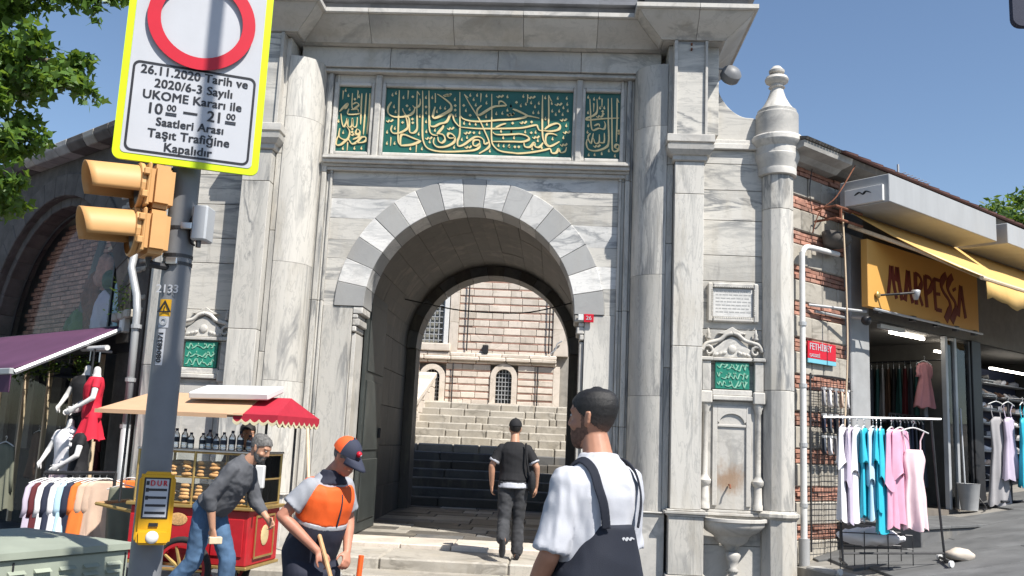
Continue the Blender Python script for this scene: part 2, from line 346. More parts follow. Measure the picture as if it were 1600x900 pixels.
def text(body, size, m, parent, loc, rot=(R(90), 0, 0), ext=.0015, bold=0., sx=1., name='lettering', align='CENTER', space=1.0):
    cu = bpy.data.curves.new('t', 'FONT'); cu.body = body; cu.size = size; cu.extrude = ext; cu.align_x = align; cu.align_y = 'CENTER'; cu.resolution_u = 3; cu.space_character = space
    o = bpy.data.objects.new('t', cu); COL.objects.link(o)
    bpy.context.view_layer.update()
    me = bpy.data.meshes.new_from_object(o.evaluated_get(bpy.context.evaluated_depsgraph_get()))
    bpy.data.objects.remove(o); bpy.data.curves.remove(cu)
    if bold:      # heavier strokes: the same outline laid three times side by side
        vs0 = [v.co.copy() for v in me.vertices]; fs0 = [tuple(p.vertices) for p in me.polygons]; mb_ = MB()
        for dx, dz in ((-bold, 0), (0, .0003), (bold, .0006)): mb_.add([(v.x + dx, v.y, v.z + dz) for v in vs0], fs0)
        bpy.data.meshes.remove(me); me = mb_.mesh('lettering', m)
    me.materials.clear(); me.materials.append(MT[m])
    q = link(name, me, parent, loc, rot); q.scale = (sx, 1, 1); return q
def smoothpts(pts, n=6, closed=False):
    P = [Vector(p) for p in pts]; out = []; k = len(P)
    for i in range(k if closed else k - 1):
        if closed: a, b, c, d = P[i - 1], P[i], P[(i + 1) % k], P[(i + 2) % k]
        else: a, b, c, d = P[max(i - 1, 0)], P[i], P[i + 1], P[min(i + 2, k - 1)]
        for j in range(n):
            t = j / n; out.append(.5 * ((2 * b) + (c - a) * t + (2 * a - 5 * b + 4 * c - d) * t * t + (3 * b - a - 3 * c + d) * t ** 3))
    if not closed: out.append(P[-1])
    return out
def fbm(p, s=1.0, o=4): return mn.fractal(Vector(p) * s, 1.0, 2.0, o)
def rough_mesh(me, amp, s):
    for v in me.vertices: v.co += v.normal * (fbm(v.co, s) * amp)

# ------------------------------------------------------------------ ground
def gz(x, y): return min(2.6, max(0.0, .19 * (x - 3.45)))
xs = [-400, -60, -20, -8, 0, 3, 3.45] + [3.6 + .6 * i for i in range(22)] + [17.2, 20, 60, 400]; ys = [-400, -60, -20, -12, -9, -6, -3, 0, 4, 9, 20, 60, 400]
b = MB(); b.add([(x, y, gz(x, y)) for y in ys for x in xs], [(j * len(xs) + i, j * len(xs) + i + 1, (j + 1) * len(xs) + i + 1, (j + 1) * len(xs) + i) for j in range(len(ys) - 1) for i in range(len(xs) - 1)])
struct(b.build('street', 'asphalt'))
def pz(x): return .30 + .19 * (x - 4.25)
# sloping pavement on the shop side: kerb stones with paving slabs behind them
pave = thing('pavement', 'sloping grey pavement', None, kind='structure')
b = MB(); P = [(4.32, -.42), (5.35, -6.2), (16, -6.2), (16, 12), (9, 8), (4.25, -.1)]
b.add([(x, y, pz(x) - .16) for x, y in P] + [(x, y, pz(x) - .03) for x, y in P], [tuple(range(6)), tuple(range(11, 5, -1))] + [(i, (i + 1) % 6, 6 + (i + 1) % 6, 6 + i) for i in range(6)])
b.build('bedding', 'mortar', pave)
def slabrow():
    y = -6.1; row = 0
    while y < 6:
        x = 4.45 + max(0, (-.42 - y)) * .178 + .12; h = 1.0; k = 0
        while x < 11.5:
            w = 1.7
            lim = 4.3 + .9 * (y + h + .3)      # the wing wall: no slabs inside the shop
            if x > lim - .2 or y < 0:
                dz = random.uniform(-.004, .004)
                MB().hexa([(x + .006, y + .006, pz(x) - .05), (x + w - .006, y + .006, pz(x + w) - .05), (x + w - .006, y + h - .006, pz(x + w) - .05), (x + .006, y + h - .006, pz(x) - .05),
                           (x + .006, y + .006, pz(x) + dz), (x + w - .006, y + .006, pz(x + w) + dz), (x + w - .006, y + h - .006, pz(x + w) + dz), (x + .006, y + h - .006, pz(x) + dz)]).build('paving_slab', 'paving', pave, .005)
            x += w
        y += h; row += 1
slabrow()
yy = -.45
while yy > -6.1:
    y1 = yy - .75; x0 = 4.32 + (-.42 - yy) * .178; x1 = 4.32 + (-.42 - y1) * .178
    MB().hexa([(x1, y1 + .008, pz(x1) - .3), (x1 + .18, y1 + .008, pz(x1) - .3), (x0 + .18, yy, pz(x0) - .3), (x0, yy, pz(x0) - .3), (x1, y1 + .008, pz(x1) + .005), (x1 + .18, y1 + .008, pz(x1) + .012), (x0 + .18, yy, pz(x0) + .012), (x0, yy, pz(x0) + .005)]).build('kerb_stone', 'kerb_stone', pave, .018)
    yy = y1
# entrance steps of the gate
est = thing('entrance_steps', 'worn marble steps', None, kind='structure')
def course(name, m, parent, x0, x1, y0, y1, z0, z1, n, bevel=.012, jit=.15, gap=.004, rough=0):
    cuts = [x0 + (x1 - x0) * (i + (random.uniform(-jit, jit) if 0 < i < n else 0)) / n for i in range(n + 1)]
    for a, c in zip(cuts, cuts[1:]):
        r = (lambda: random.uniform(-rough, rough))
        MB().box(a + gap, c - gap, y0 + r(), y1, z0, z1 + r()).build(name, m, parent, bevel)
course('step_slab', 'stair_stone', est, -2.3, 2.1, -1.75, -1.15, 0, .13, 3, .015)
course('step_slab', 'stair_stone', est, -2.1, 2.0, -1.24, -.22, .06, .26, 3, .02)
course('threshold_slab', 'limestone', est, -1.56, 1.56, -.22, .62, .1, .315, 4, .012)

# ------------------------------------------------------------------ the marble gate
G = thing('marble_gate', 'grey veined marble gateway with a striped arch and green inscription panels', 'gateway')
ZS = 3.36          # springing
def blk(m, x0, x1, y0, y1, z0, z1, g=.003, bevel=.005, name='marble_block', parent=None):
    return MB().box(x0 + g, x1 - g, y0, y1, z0 + g, z1 - g).build(name, m, parent or G, bevel)
# hidden core of the masonry
core = MB()
core.box(-4.15, -1.62, .02, 1.3, .0, 5.7).box(1.62, 4.15, .02, 1.3, 0, 5.7).box(-3.2, 3.2, .03, 1.3, 5.25, 7.5)
core.box(-3.78, -2.56, -.26, .02, 0, 5.6).box(2.56, 3.78, -.26, .02, 0, 5.6)
core.build('masonry_core', 'mortar', G)
# voussoirs of the front arch
RI, RO = 1.42, 1.82
def voussoirs(n, ri, ro, zc, y0, y1, ma, mb, parent, g=.0022, sub=8):
    for i in range(n):
        a0 = math.pi - math.pi * i / n - g / ro; a1 = math.pi - math.pi * (i + 1) / n + g / ro
        An = [a0 + (a1 - a0) * k / sub for k in range(sub + 1)]
        poly = [(ro * math.cos(a), zc + ro * math.sin(a)) for a in An] + [(ri * math.cos(a), zc + ri * math.sin(a)) for a in An[::-1]]
        MB().prism(poly, y0 + random.uniform(-.004, .004), y1, 'y').build('voussoir', ma if i % 2 == 0 else mb, parent, .006)
voussoirs(17, RI, RO, ZS, -.03, .55, 'marble_grey', 'marble_white', G)
# spandrel courses cut to the arch
zr = [ZS, 3.72, 4.02, 4.28, 4.58, 4.86, 5.04, 5.24]
XW = 1.97
for side in (-1, 1):
    for z0, z1 in zip(zr, zr[1:]):
        r = RO + .004
        pts = []
        for k in range(25):
            z = z0 + (z1 - z0) * k / 24; h = r * r - (z - ZS) ** 2
            pts.append((math.sqrt(h) if h > 0 else 0.0, z))
        poly = [(XW, z0 + .003), (XW, z1 - .003)] + [(max(p[0], .003), p[1]) for p in pts[::-1]]
        # drop degenerate duplicates
        q = []
        for p in poly:
            if not q or (abs(p[0] - q[-1][0]) + abs(p[1] - q[-1][1])) > 1e-4: q.append(p)
        MB().prism([(side * p[0], p[1]) for p in q], 0, .3, 'y').build('marble_block', random.choice(['marble_h', 'marble_h', 'marble_white']), G)
# piers below the springing: large slabs, the reveal a little wider than the arch
for s in (-1, 1):
    X = lambda a, c: (min(s * a, s * c), max(s * a, s * c))
    blk('marble_v', *X(1.56, 1.97), -.01, .55, .31, ZS)
    blk('marble_plain', *X(1.50, 1.56), .03, .5, .31, 3.0)
    for k, (o, z0, z1) in enumerate([(1.50, 3.02, 3.10), (1.46, 3.10, 3.20), (1.485, 3.20, 3.26), (1.425, 3.26, ZS)]):
        MB().box(*X(o, 1.56), -.005 - .004 * k, .5, z0, z1 - .004).build('corbel', 'marble_plain', G, .012)
    # frame moulding that runs up beside the spandrel
    for k, (a, c, y) in enumerate([(1.97, 2.005, -.05), (2.005, 2.05, -.025), (2.05, 2.115, -.09), (2.115, 2.15, -.06)]):
        for z0, z1 in ((.26, 1.9), (1.9, 3.42), (3.42, 5.2), (5.2, 6.64)):
            MB().box(*X(a + .001, c - .001), y, .04, z0 + .002, z1 - .002).build('frame_moulding', 'marble_v', G, .006)
    # rounded corner drums
    for z0, z1 in ((.88, 2.3), (2.3, 3.86), (3.86, 5.86), (5.86, 6.72)):
        poly = [(2.15, .05), (2.15, -.09)] + [(2.535 - .385 * math.cos(R(t)), -.10 - .385 * math.sin(R(t))) for t in range(0, 91, 9)] + [(2.56, -.485), (2.56, .05)]
        MB().prism([(s * p[0], p[1]) for p in poly], z0 + .002, z1 - .002, 'z').build('rounded_corner', 'marble_v', G, smooth=True, angle=35)
    # plinth below drum
    blk('marble_plain', *X(2.15, 2.60), -.53, .05, .0, .86)
    MB().box(*X(2.13, 2.6), -.56, .05, .862, .88).build('plinth_cap', 'marble_plain', G, .005)
    # narrow strip
    for z0, z1 in ((.88, 2.66), (2.66, 4.27), (4.27, 5.33), (5.33, 6.98)): blk('marble_v', *X(2.562, 2.648), -.47, .0, z0, z1)
    # pilaster
    for z0, z1 in ((.93, 2.93), (2.93, 4.9), (4.9, 5.33)): blk('marble_v', *X(2.65, 3.03), -.62, -.2, z0, z1)
    blk('marble_v', *X(2.63, 3.06), -.66, -.2, 0.16, .85); blk('marble_plain', *X(2.60, 3.10), -.70, -.2, 0, .16)
    for o, z0, z1 in ((.03, .85, .875), (.06, .877, .91), (.03, .912, .93)): MB().box(*X(2.64 - o, 3.05 + o), -.64 - o, -.2, z0, z1).build('base_moulding', 'marble_plain', G, .006)
    # pilaster capital: stepped bell
    prof = [(0, 5.33), (.03, 5.345), (.03, 5.40), (.055, 5.41), (.10, 5.47), (.11, 5.53), (.085, 5.535), (.085, 5.56), (.115, 5.57), (.115, 5.66), (.10, 5.67), (0, 5.67)]
    vs, fs = [], []
    for o, z in prof: vs += [(x, y, z) for x, y in (((2.65 - o) * s, -.2), ((2.65 - o) * s, -.62 - o), ((3.03 + o) * s, -.62 - o), ((3.03 + o) * s, -.2))]
    for j in range(len(prof) - 1):
        for k in range(3): fs.append((4 * j + k, 4 * j + k + 1, 4 * j + 5 + k, 4 * j + 4 + k))
    MB().add(vs, fs).build('capital', 'marble_plain', G)
    # upper stage of the pilaster with a sunk face
    blk('marble_h', *X(2.66, 3.03), -.60, -.2, 5.672, 6.99)
    for a, c in ((2.62, 2.665), (3.025, 3.06)): MB().box(*X(a, c), -.635, -.2, 5.672, 6.99).build('pilaster_edge', 'marble_plain', G, .005)
    blk('marble_h', *X(3.06, 3.24), -.42, 1.2, 5.76, 7.0)
    # flank wall courses
    for z0, z1 in ((0, .5), (.5, .86), (.93, 1.6), (1.6, 2.2), (2.2, 2.75), (2.75, 3.2), (3.2, 3.83), (3.83, 4.17), (4.17, 4.64), (4.64, 5.05), (5.05, 5.41), (5.41, 5.60)):
        blk('marble_h' if z0 > 2 else 'marble_plain', *X(3.03, 3.86), -.30, .0, z0, z1)
    for z0, z1, y in ((.86, .895, -.37), (.897, .93, -.345)): MB().box(*X(3.05, 3.86), y, 0, z0, z1).build('base_moulding', 'marble_plain', G, .005)
    MB().box(*X(3.03, 3.82), -.36, .05, 5.602, 5.68).build('coping', 'marble_plain', G, .008); MB().box(*X(3.03, 3.82), -.33, .05, 5.68, 5.74).build('coping', 'marble_plain', G, .008)
    # scroll-shaped parapet that sweeps down to the corner post
    cv = smoothpts([(3.07, 6.64, 0), (3.17, 6.62, 0), (3.24, 6.50, 0), (3.30, 6.34, 0), (3.42, 6.18, 0), (3.58, 6.08, 0), (3.74, 6.06, 0), (3.80, 6.0, 0)], 4)
    poly = [(s * 3.03, 5.742)] + [(s * p.x, p.y) for p in [Vector((3.03, 6.64, 0))] + cv] + [(s * 3.80, 5.742)]
    MB().prism(poly, -.28, .05, 'y').build('scroll_parapet', 'marble_h', G, .008)
    # corner post: engaged shaft, bell capital, drum and finial
    cx, cy = s * 4.03, -.30
    for z0, z1 in ((.95, 2.43), (2.43, 4.78), (4.78, 5.24)): MB().lathe([(.205, z0 + .002), (.205, z1 - .002)], 10, (cx, cy, 0), R(18), R(378)).build('shaft', 'marble_v', G, .006)
    MB().lathe([(.24, 0), (.24, .14), (.225, .15), (.225, .84), (.245, .86), (.265, .88), (.265, .915), (.24, .93), (.215, .95)], 10, (cx, cy, 0), R(18), R(378)).build('shaft_base', 'marble_v', G)
    MB().lathe([(.215, 5.24), (.245, 5.25), (.25, 5.31), (.245, 5.34), (.262, 5.42), (.285, 5.48), (.29, 5.52), (.283, 5.53), (.283, 5.62), (.30, 5.64), (.325, 5.67), (.34, 5.70), (.34, 5.755), (.325, 5.775)], 28, (cx, cy, 0)).build('capital', 'marble_plain', G, smooth=True, angle=18)
    MB().lathe([(.272, 5.777), (.278, 5.79), (.278, 6.09), (.27, 6.105), (.255, 6.11), (.255, 6.15)], 28, (cx, cy, 0)).build('drum', 'marble_plain', G, smooth=True, angle=20)
    MB().lathe([(.24, 6.152), (.215, 6.18), (.165, 6.25), (.12, 6.34), (.09, 6.43), (.082, 6.47), (.11, 6.49), (.085, 6.51), (.09, 6.53), (.145, 6.565), (.158, 6.60), (.138, 6.64), (.075, 6.66), (.06, 6.685), (.10, 6.70), (.105, 6.73), (.085, 6.75), (.05, 6.79), (.0, 6.80)], 20, (cx, cy, 0)).build('finial', 'marble_plain', G, smooth=True, angle=40)
# frieze behind the panels and mouldings round them
for i, (a, c) in enumerate(((-2.5, -1.25), (-1.25, .25), (.25, 1.4), (1.4, 2.5))): blk('marble_plain', a, c, -.17, .03, 6.70, 6.996)
for z0, z1, y in ((6.64, 6.668, -.15), (6.668, 6.70, -.12)): MB().box(-2.16, 2.16, y, .03, z0, z1).build('frame_moulding', 'marble_plain', G, .005)
for z0, z1, y in ((5.24, 5.29, -.07), (5.29, 5.33, -.1), (5.33, 5.38, -.15), (5.38, 5.415, -.185), (5.415, 5.44, -.16)): MB().box(-2.1, 2.1, y, .03, z0, z1 - .001).build('ledge', 'marble_plain', G, .006)
def frame(x0, x1, z0, z1, w, y0, y1, m, parent, name='panel_frame', bevel=.012):
    for nm, (a, c, d, e) in dict(l=(x0 - w, x0, z0 - w, z1 + w), r=(x1, x1 + w, z0 - w, z1 + w), b=(x0, x1, z0 - w, z0), t=(x0, x1, z1, z1 + w)).items():
        MB().box(a + .001, c - .001, y0, y1, d + .001, e - .001).build(name, m, parent, bevel)
PAN = [(-1.985, -1.515), (-1.31, 1.31), (1.48, 1.965)]
for x0, x1 in PAN: frame(x0, x1, 5.52, 6.47, .055, -.055, .03, 'marble_plain', G)
for xm in (-1.41, 1.395): MB().box(xm - .045, xm + .045, -.085, .03, 5.442, 6.638).build('mullion', 'marble_plain', G, .014)
MB().box(-2.0, 2.0, -.03, .03, 6.528, 6.64).build('panel_head', 'marble_plain', G, .004); MB().box(-2.0, 2.0, -.03, .03, 5.441, 5.462).build('panel_foot', 'marble_plain', G, .004)
# calligraphy: strokes in the letter layout, drawn as raised gilt ribbons
def ribbon(mb, pts, w, y=-.012, y2=.004, taper=True, nib=.55):
    P = smoothpts([(p[0], 0, p[1]) for p in pts], 5) if len(pts) > 2 else [Vector((p[0], 0, p[1])) for p in pts]
    n = len(P); vs = []
    for i, p in enumerate(P):
        t = (P[min(i + 1, n - 1)] - P[max(i - 1, 0)]).normalized(); nn = Vector((-t.z, 0, t.x))
        k = abs(t.dot(Vector((.77, 0, -.64)))); ww = w * (1.42 - .86 * k)
        if taper and n > 3: ww *= min(1, .45 + 3.2 * min(i, n - 1 - i) / n)
        a, c = p + nn * ww / 2, p - nn * ww / 2
        vs += [(a.x, y, a.z), (c.x, y, c.z), (c.x, y2, c.z), (a.x, y2, a.z)]
    fs = [(0, 1, 2, 3), (4 * n - 1, 4 * n - 2, 4 * n - 3, 4 * n - 4)]
    for i in range(n - 1):
        for k in range(4): fs.append((4 * i + k, 4 * i + 4 + k, 4 * i + 4 + (k + 1) % 4, 4 * i + (k + 1) % 4))
    mb.add(vs, fs)
ST = dict(
 A=[(24, '240,95 238,300 235,600 240,700 268,745'), (32, '268,745 400,732 505,690'), (28, '505,690 420,660 320,620 272,625 262,690 270,745'),
    (26, '150,235 112,300 115,365 170,405 260,412 350,395 410,355 428,300'), (20, '400,275 428,300 470,285 490,245 485,195'),
    (24, '452,105 450,300 455,450 455,550 420,595 375,590 365,540 360,430 330,400 290,340 285,310'), (18, '452,105 482,150'),
    (24, '165,510 150,560 175,600 240,600 310,570 345,530 330,430 300,385'), (26, '515,100 520,300 520,600 535,700 580,770 680,805 825,812 1000,805 1130,790 1190,750 1185,700'),
    (24, '590,100 595,300 600,540 630,610 700,625'), (24, '690,610 750,540 765,505'), (24, '700,640 710,690 750,710 785,670 760,615 700,605'),
    (26, '660,650 650,710 690,755 760,760 830,740 890,700 900,650 870,610 830,600 815,630 840,655 900,650'),
    (32, '690,140 740,170 825,235 855,280 840,330 740,390 670,420 640,410 650,350 665,290'), (16, '665,130 668,240'),
    (26, '610,450 610,510 660,520 720,490 800,465 840,390 870,385 890,450 940,510 965,525')],
 B=[(26, '215,525 400,540 600,540 825,535 950,525 1090,495 1110,520 1130,555 1180,560'), (24, '203,115 205,350 205,600 180,690 190,745 250,730 320,680 380,640 440,640 480,670 485,720'),
    (28, '205,370 240,425 350,455 500,455 650,440 825,430 950,408 1000,390 1130,415'), (24, '255,140 330,270 430,430 500,580 545,690 540,760 430,830'), (18, '255,140 300,182'),
    (24, '440,700 425,675 370,680 362,730 400,742 442,710'), (22, '485,665 495,720 540,700'), (26, '577,135 577,400 575,650 600,740 680,800 825,820 900,825 1050,810 1180,785 1250,770 1270,815 1320,815 1350,770 1370,810 1420,800 1440,750'),
    (26, '460,270 410,320 410,370 440,380 520,330 600,285 680,275 742,265 705,225 665,225 660,262'), (20, '745,480 690,495 620,530'), (26, '590,580 640,610 825,605 900,600 980,620 1010,660 940,690 825,690 700,690 590,690')],
 C=[(38, '70,310 130,330 200,365 250,388'), (26, '420,145 415,350 415,600 435,690 470,735 520,735 610,685'), (22, '490,145 490,350 485,500'), (16, '490,145 522,215'),
    (26, '440,545 500,500 580,475 620,500 600,545 520,565 420,560'), (24, '585,615 530,595 470,600 450,650 460,710 500,740'), (26, '200,690 210,745 270,750 320,700 330,745 380,750 420,700')],
 D=[(22, '400,165 395,300 390,520'), (22, '455,160 445,350 425,635'), (22, '500,165 490,400 470,630'), (20, '285,160 285,330 340,320 365,290 330,270 290,290'), (20, '130,370 200,300 232,280 215,320 190,340'),
    (20, '245,340 230,395 280,405 350,400 380,390'), (18, '270,350 350,345 360,375'), (20, '150,395 160,480 185,545 215,500 230,450 240,540 280,540 290,450 300,540 340,540 350,440'),
    (22, '140,560 130,650 190,690 240,680 260,600 220,540'), (20, '350,570 385,600 360,640 330,620 350,570'), (20, '385,600 370,660 300,690'), (24, '130,640 100,700 105,750 160,745 240,690 290,740 350,720 400,670 450,665 460,700 420,725 340,730')],
 E=[(22, '130,145 135,300 140,450 160,510 230,490 290,500 310,450 295,410'), (20, '175,460 230,440 240,470'), (22, '215,150 215,290 170,340 100,365 95,390 300,380 475,378'), (24, '350,150 345,400 345,640 310,710 200,745 110,730 80,670 90,610'),
    (24, '390,145 388,400 385,700 400,755 450,750 470,700 440,680 415,710 450,730'), (22, '455,150 450,400 435,650'), (16, '455,150 477,200'), (20, '130,545 100,590 130,660 150,610 165,545'), (20, '165,600 185,660 230,650 235,560'), (20, '235,650 290,650 295,545')])
DOT = dict(A='285,475 405,478 400,172 333,278 558,290 400,435', B='150,272 150,325 250,270 370,590 325,385', C='115,230 285,585 95,750 140,750 290,460 70,475', D='315,230 290,570 290,605', E='280,295 285,325 470,525 470,555')
MRK = dict(A='160,150 180,290 105,590 105,720 195,720 515,780 380,780 475,610 565,580 605,700 685,345 725,300 780,305 555,180 630,180 200,130 290,180 365,320 200,350 195,545 485,400 560,360 560,465 665,565',
  B='145,200 275,330 365,200 390,265 325,150 405,150 515,155 515,240 760,165 800,270 630,365 700,360 760,325 510,400 155,390 255,480 320,485 390,490 520,490 230,670 290,645 435,590 140,760 555,800 655,735 715,740 775,740 710,645 685,570 805,570',
  C='195,160 225,250 330,280 165,270 285,235 375,240 370,350 310,350 450,175 450,420 595,180 700,180 705,250 660,290 710,325 525,240 530,330 570,370 610,330 650,370 690,500 655,640 530,655 360,675 335,580 215,575 55,570 85,645 30,745 295,770 405,755 50,270',
  D='120,480 180,610 180,790 320,790 405,790 200,125 235,185 365,200', E='300,255 250,255 105,790 175,790 260,780 345,750 415,810 105,455 95,530 105,305 110,125 180,150 245,140')
WAV = dict(A='130,455 590,655 795,150', B='60,145 670,160 790,375 95,540 290,590 300,755', C='290,170 600,250 655,430 690,575 655,720 335,635 190,465 45,370', D='310,630', E='240,350 200,690')
TAL = dict(A='150,700 450,775 345,150', B='450,180', C='245,190', D='235,770 170,180 350,180', E='175,250 275,200')
ORG = dict(A=(590, 130), B=(690, 130), C=(790, 130), D=(510, 125), E=(905, 135))
QUAD = {0: ((526, 136), (580, 138), (520, 235)), 1: ((602, 139), (894, 145), (597, 241)), 2: ((916, 145), (972, 148), (911, 246))}
def tomap(reg, pan):
    tl, tr, bl = QUAD[pan]; x0, x1 = PAN[pan]; ox, oy = ORG[reg]
    a, c, d, e = tr[0] - tl[0], bl[0] - tl[0], tr[1] - tl[1], bl[1] - tl[1]; det = a * e - c * d
    def f(s):
        X, Y = (float(q) for q in s.split(',')); X = ox + X / 7.5 - tl[0]; Y = oy + Y / 7.5 - tl[1]
        u = (X * e - c * Y) / det; v = (a * Y - X * d) / det
        return (x0 + u * (x1 - x0), 6.47 - v * .95)
    return f
KK = .00119
for pan, regs in ((0, 'D'), (1, 'ABC'), (2, 'E')):
    x0, x1 = PAN[pan]
    po = box('inscription_panel', 'green_panel', x0 + .001, x1 - .001, .002, .03, 5.521, 6.469, G, 0)
    mb = MB()
    for rg in regs:
        f = tomap(rg, pan)
        for n_, (w, s) in enumerate(ST[rg]): ribbon(mb, [f(q) for q in s.split()], w * KK * .92, y=-.010 - .0004 * n_)
        for q in DOT[rg].split():
            x, z = f(q); d = .021; mb.prism([(x - d, z), (x, z + d), (x + d, z), (x, z - d)], -.008, .004, 'y')
        for q in MRK[rg].split():
            x, z = f(q); mb.prism([(x - .012, z - .014), (x - .012, z + .004), (x + .006, z + .034), (x + .004, z + .008), (x + .016, z - .006), (x + .006, z - .022)], -.007, .004, 'y')
        for q in WAV[rg].split():
            x, z = f(q); ribbon(mb, [(x - .045, z), (x - .02, z - .018), (x, z + .008), (x + .02, z - .012), (x + .05, z + .018)], .018, -.007, taper=False)
        for q in TAL[rg].split():
            x, z = f(q); mb.prism([(x - .010, z + .07), (x + .008, z + .06), (x + .004, z - .05), (x - .004, z - .065)], -.007, .004, 'y')
    mb.build('calligraphy', 'gold', po)
# cornice: swept profile in pieces round the projecting pilaster bays
def sweep_pieces(path, prof, name, m, parent, gap=.003, smooth=False):
    pts = [Vector(p) for p in path]; n = len(pts); mit = []
    for i in range(n):
        ns = []
        for a, c in ((i - 1, i), (i, i + 1)):
            if a >= 0 and c < n: d = (pts[c] - pts[a]).normalized(); ns.append(Vector((d.y, -d.x)))
        if len(ns) == 2: mm = (ns[0] + ns[1]); mm = mm / max(.2, mm.length_squared / 2)
        else: mm = ns[0]
        mit.append(mm)
    for i in range(n - 1):
        d = (pts[i + 1] - pts[i]).normalized(); k = len(prof)
        vs = [(*(pts[i] + mit[i] * o + d * gap), z) for o, z in prof] + [(*(pts[i + 1] + mit[i + 1] * o - d * gap), z) for o, z in prof]
        fs = [(j, (j + 1) % k, k + (j + 1) % k, k + j) for j in range(k)] + [tuple(range(k)), tuple(range(2 * k - 1, k - 1, -1))]
        MB().add(vs, fs).build(name, m, parent, smooth=smooth, angle=35 if smooth else None)
cpath = [(-3.26, 1.2), (-3.26, .3), (-3.26, -.60), (-2.85, -.60), (-2.47, -.60), (-2.47, -.27), (-1.5, -.27), (-.35, -.27), (.6, -.27), (1.6, -.27), (2.47, -.27), (2.47, -.60), (2.9, -.60), (3.26, -.60), (3.26, .3), (3.26, 1.2)]
sweep_pieces(cpath, [(0, 7.0), (.03, 7.0), (.05, 7.03), (.11, 7.07), (.19, 7.13), (.29, 7.21), (.345, 7.275), (0, 7.275)], 'cornice_cove', 'marble_plain', G, .003, True)
sweep_pieces(cpath, [(0, 7.277), (.375, 7.277), (.39, 7.29), (.39, 7.345), (.35, 7.36), (0, 7.36)], 'cornice_lip', 'marble_plain', G)
sweep_pieces(cpath, [(0, 7.362), (.25, 7.362), (.28, 7.46), (0, 7.46)], 'lead_flashing', 'lead', G, 0)
sweep_pieces(cpath, [(0, 7.462), (.34, 7.462), (.36, 7.475), (.36, 7.52), (0, 7.60)], 'lead_roof_edge', 'lead', G, 0)
MB().prism([(-3.27, 7.5), (3.27, 7.5), (3.27, 7.58), (-3.27, 7.58)], -.6, 1.3, 'y').build('attic_roof', 'lead', G)
MB().box(1.0, 1.28, .2, .6, 7.581, 7.9).build('chimney_stub', 'marble_plain', G, .01)
for s in (-1, 1): MB().box(*sorted((s * 2.475, s * 3.255)), -.595, .02, 6.992, 7.03).build('soffit', 'marble_plain', G)
MB().box(-2.474, 2.474, -.268, .02, 6.997, 7.035).build('soffit', 'marble_plain', G)
# small iron pegs on the pilaster head
for z in (6.86, 6.93): MB().box(2.835, 2.855, -.63, -.59, z, z + .03).build('iron_peg', 'rust', G)

# ------------------------------------------------------------------ passage behind the arch
PW = 1.60
for s in (-1, 1):
    X = lambda a, c: (min(s * a, s * c), max(s * a, s * c))
    zz = [.2, .85, 1.5, 2.15, 2.75, 3.3]
    for z0, z1 in zip(zz, zz[1:]):
        off = random.uniform(.3, .9); yc = [.553, .553 + off, .553 + off + 1.2, .553 + off + 2.4, 5.0]
        for a, c in zip(yc, yc[1:]):
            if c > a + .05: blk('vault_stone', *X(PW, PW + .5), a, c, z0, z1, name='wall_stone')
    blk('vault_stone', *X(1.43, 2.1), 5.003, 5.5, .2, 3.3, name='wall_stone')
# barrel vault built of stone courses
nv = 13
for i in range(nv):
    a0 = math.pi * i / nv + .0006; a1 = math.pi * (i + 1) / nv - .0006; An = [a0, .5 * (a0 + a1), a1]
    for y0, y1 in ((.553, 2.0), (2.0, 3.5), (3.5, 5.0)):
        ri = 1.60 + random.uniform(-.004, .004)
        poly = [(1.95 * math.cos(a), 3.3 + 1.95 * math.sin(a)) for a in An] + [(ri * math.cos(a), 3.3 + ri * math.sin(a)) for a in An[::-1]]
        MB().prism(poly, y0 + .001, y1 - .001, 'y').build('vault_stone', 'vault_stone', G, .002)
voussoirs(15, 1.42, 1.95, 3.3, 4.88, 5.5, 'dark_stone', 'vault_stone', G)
MB().prism([(-2.2, 5.26), (2.2, 5.26), (2.2, 5.6), (-2.2, 5.6)], 1.3, 5.55, 'y').build('passage_roof', 'lead', G)
for s in (-1, 1): MB().box(*sorted((s * 2.1, s * 2.3)), 1.3, 5.55, 0, 5.6).build('outer_wall', 'vault_stone', G)
for s in (-1, 1):    # spandrels of the inner arch, seen from the stairs
    MB().prism([(s * 1.96, 3.3), (s * 2.2, 3.3), (s * 2.2, 5.26), (0, 5.26)] + [(s * 1.96 * math.cos(R(t)), 3.3 + 1.96 * math.sin(R(t))) for t in range(88, 0, -8)], 5.0, 5.48, 'y').build('inner_spandrel', 'vault_stone', G)
pf = thing('passage_floor', 'worn paving', None, kind='structure')
MB().hexa([(-PW, .62, .05), (PW, .62, .05), (PW, 5.6, .05), (-PW, 5.6, .05), (-PW, .62, .28), (PW, .62, .28), (PW, 5.6, .35), (-PW, 5.6, .35)]).build('bedding', 'mortar', pf)
y = .62
while y < 5.55:
    h = random.choice((.38, .45, .52)); x = -PW
    while x < PW - .01:
        w = min(random.uniform(.5, 1.0), PW - x); w = PW - x if PW - x - w < .25 else w
        z = .30 + (y - .6) * .016 + random.uniform(-.004, .006); z2 = z + h * .016; y1 = min(y + h, 5.6)
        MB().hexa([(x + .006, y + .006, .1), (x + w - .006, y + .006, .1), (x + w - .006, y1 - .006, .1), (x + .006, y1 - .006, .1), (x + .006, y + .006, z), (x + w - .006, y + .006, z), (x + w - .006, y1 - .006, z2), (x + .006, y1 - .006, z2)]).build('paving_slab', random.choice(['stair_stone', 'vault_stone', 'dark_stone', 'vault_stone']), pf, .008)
        x += w
    y += h
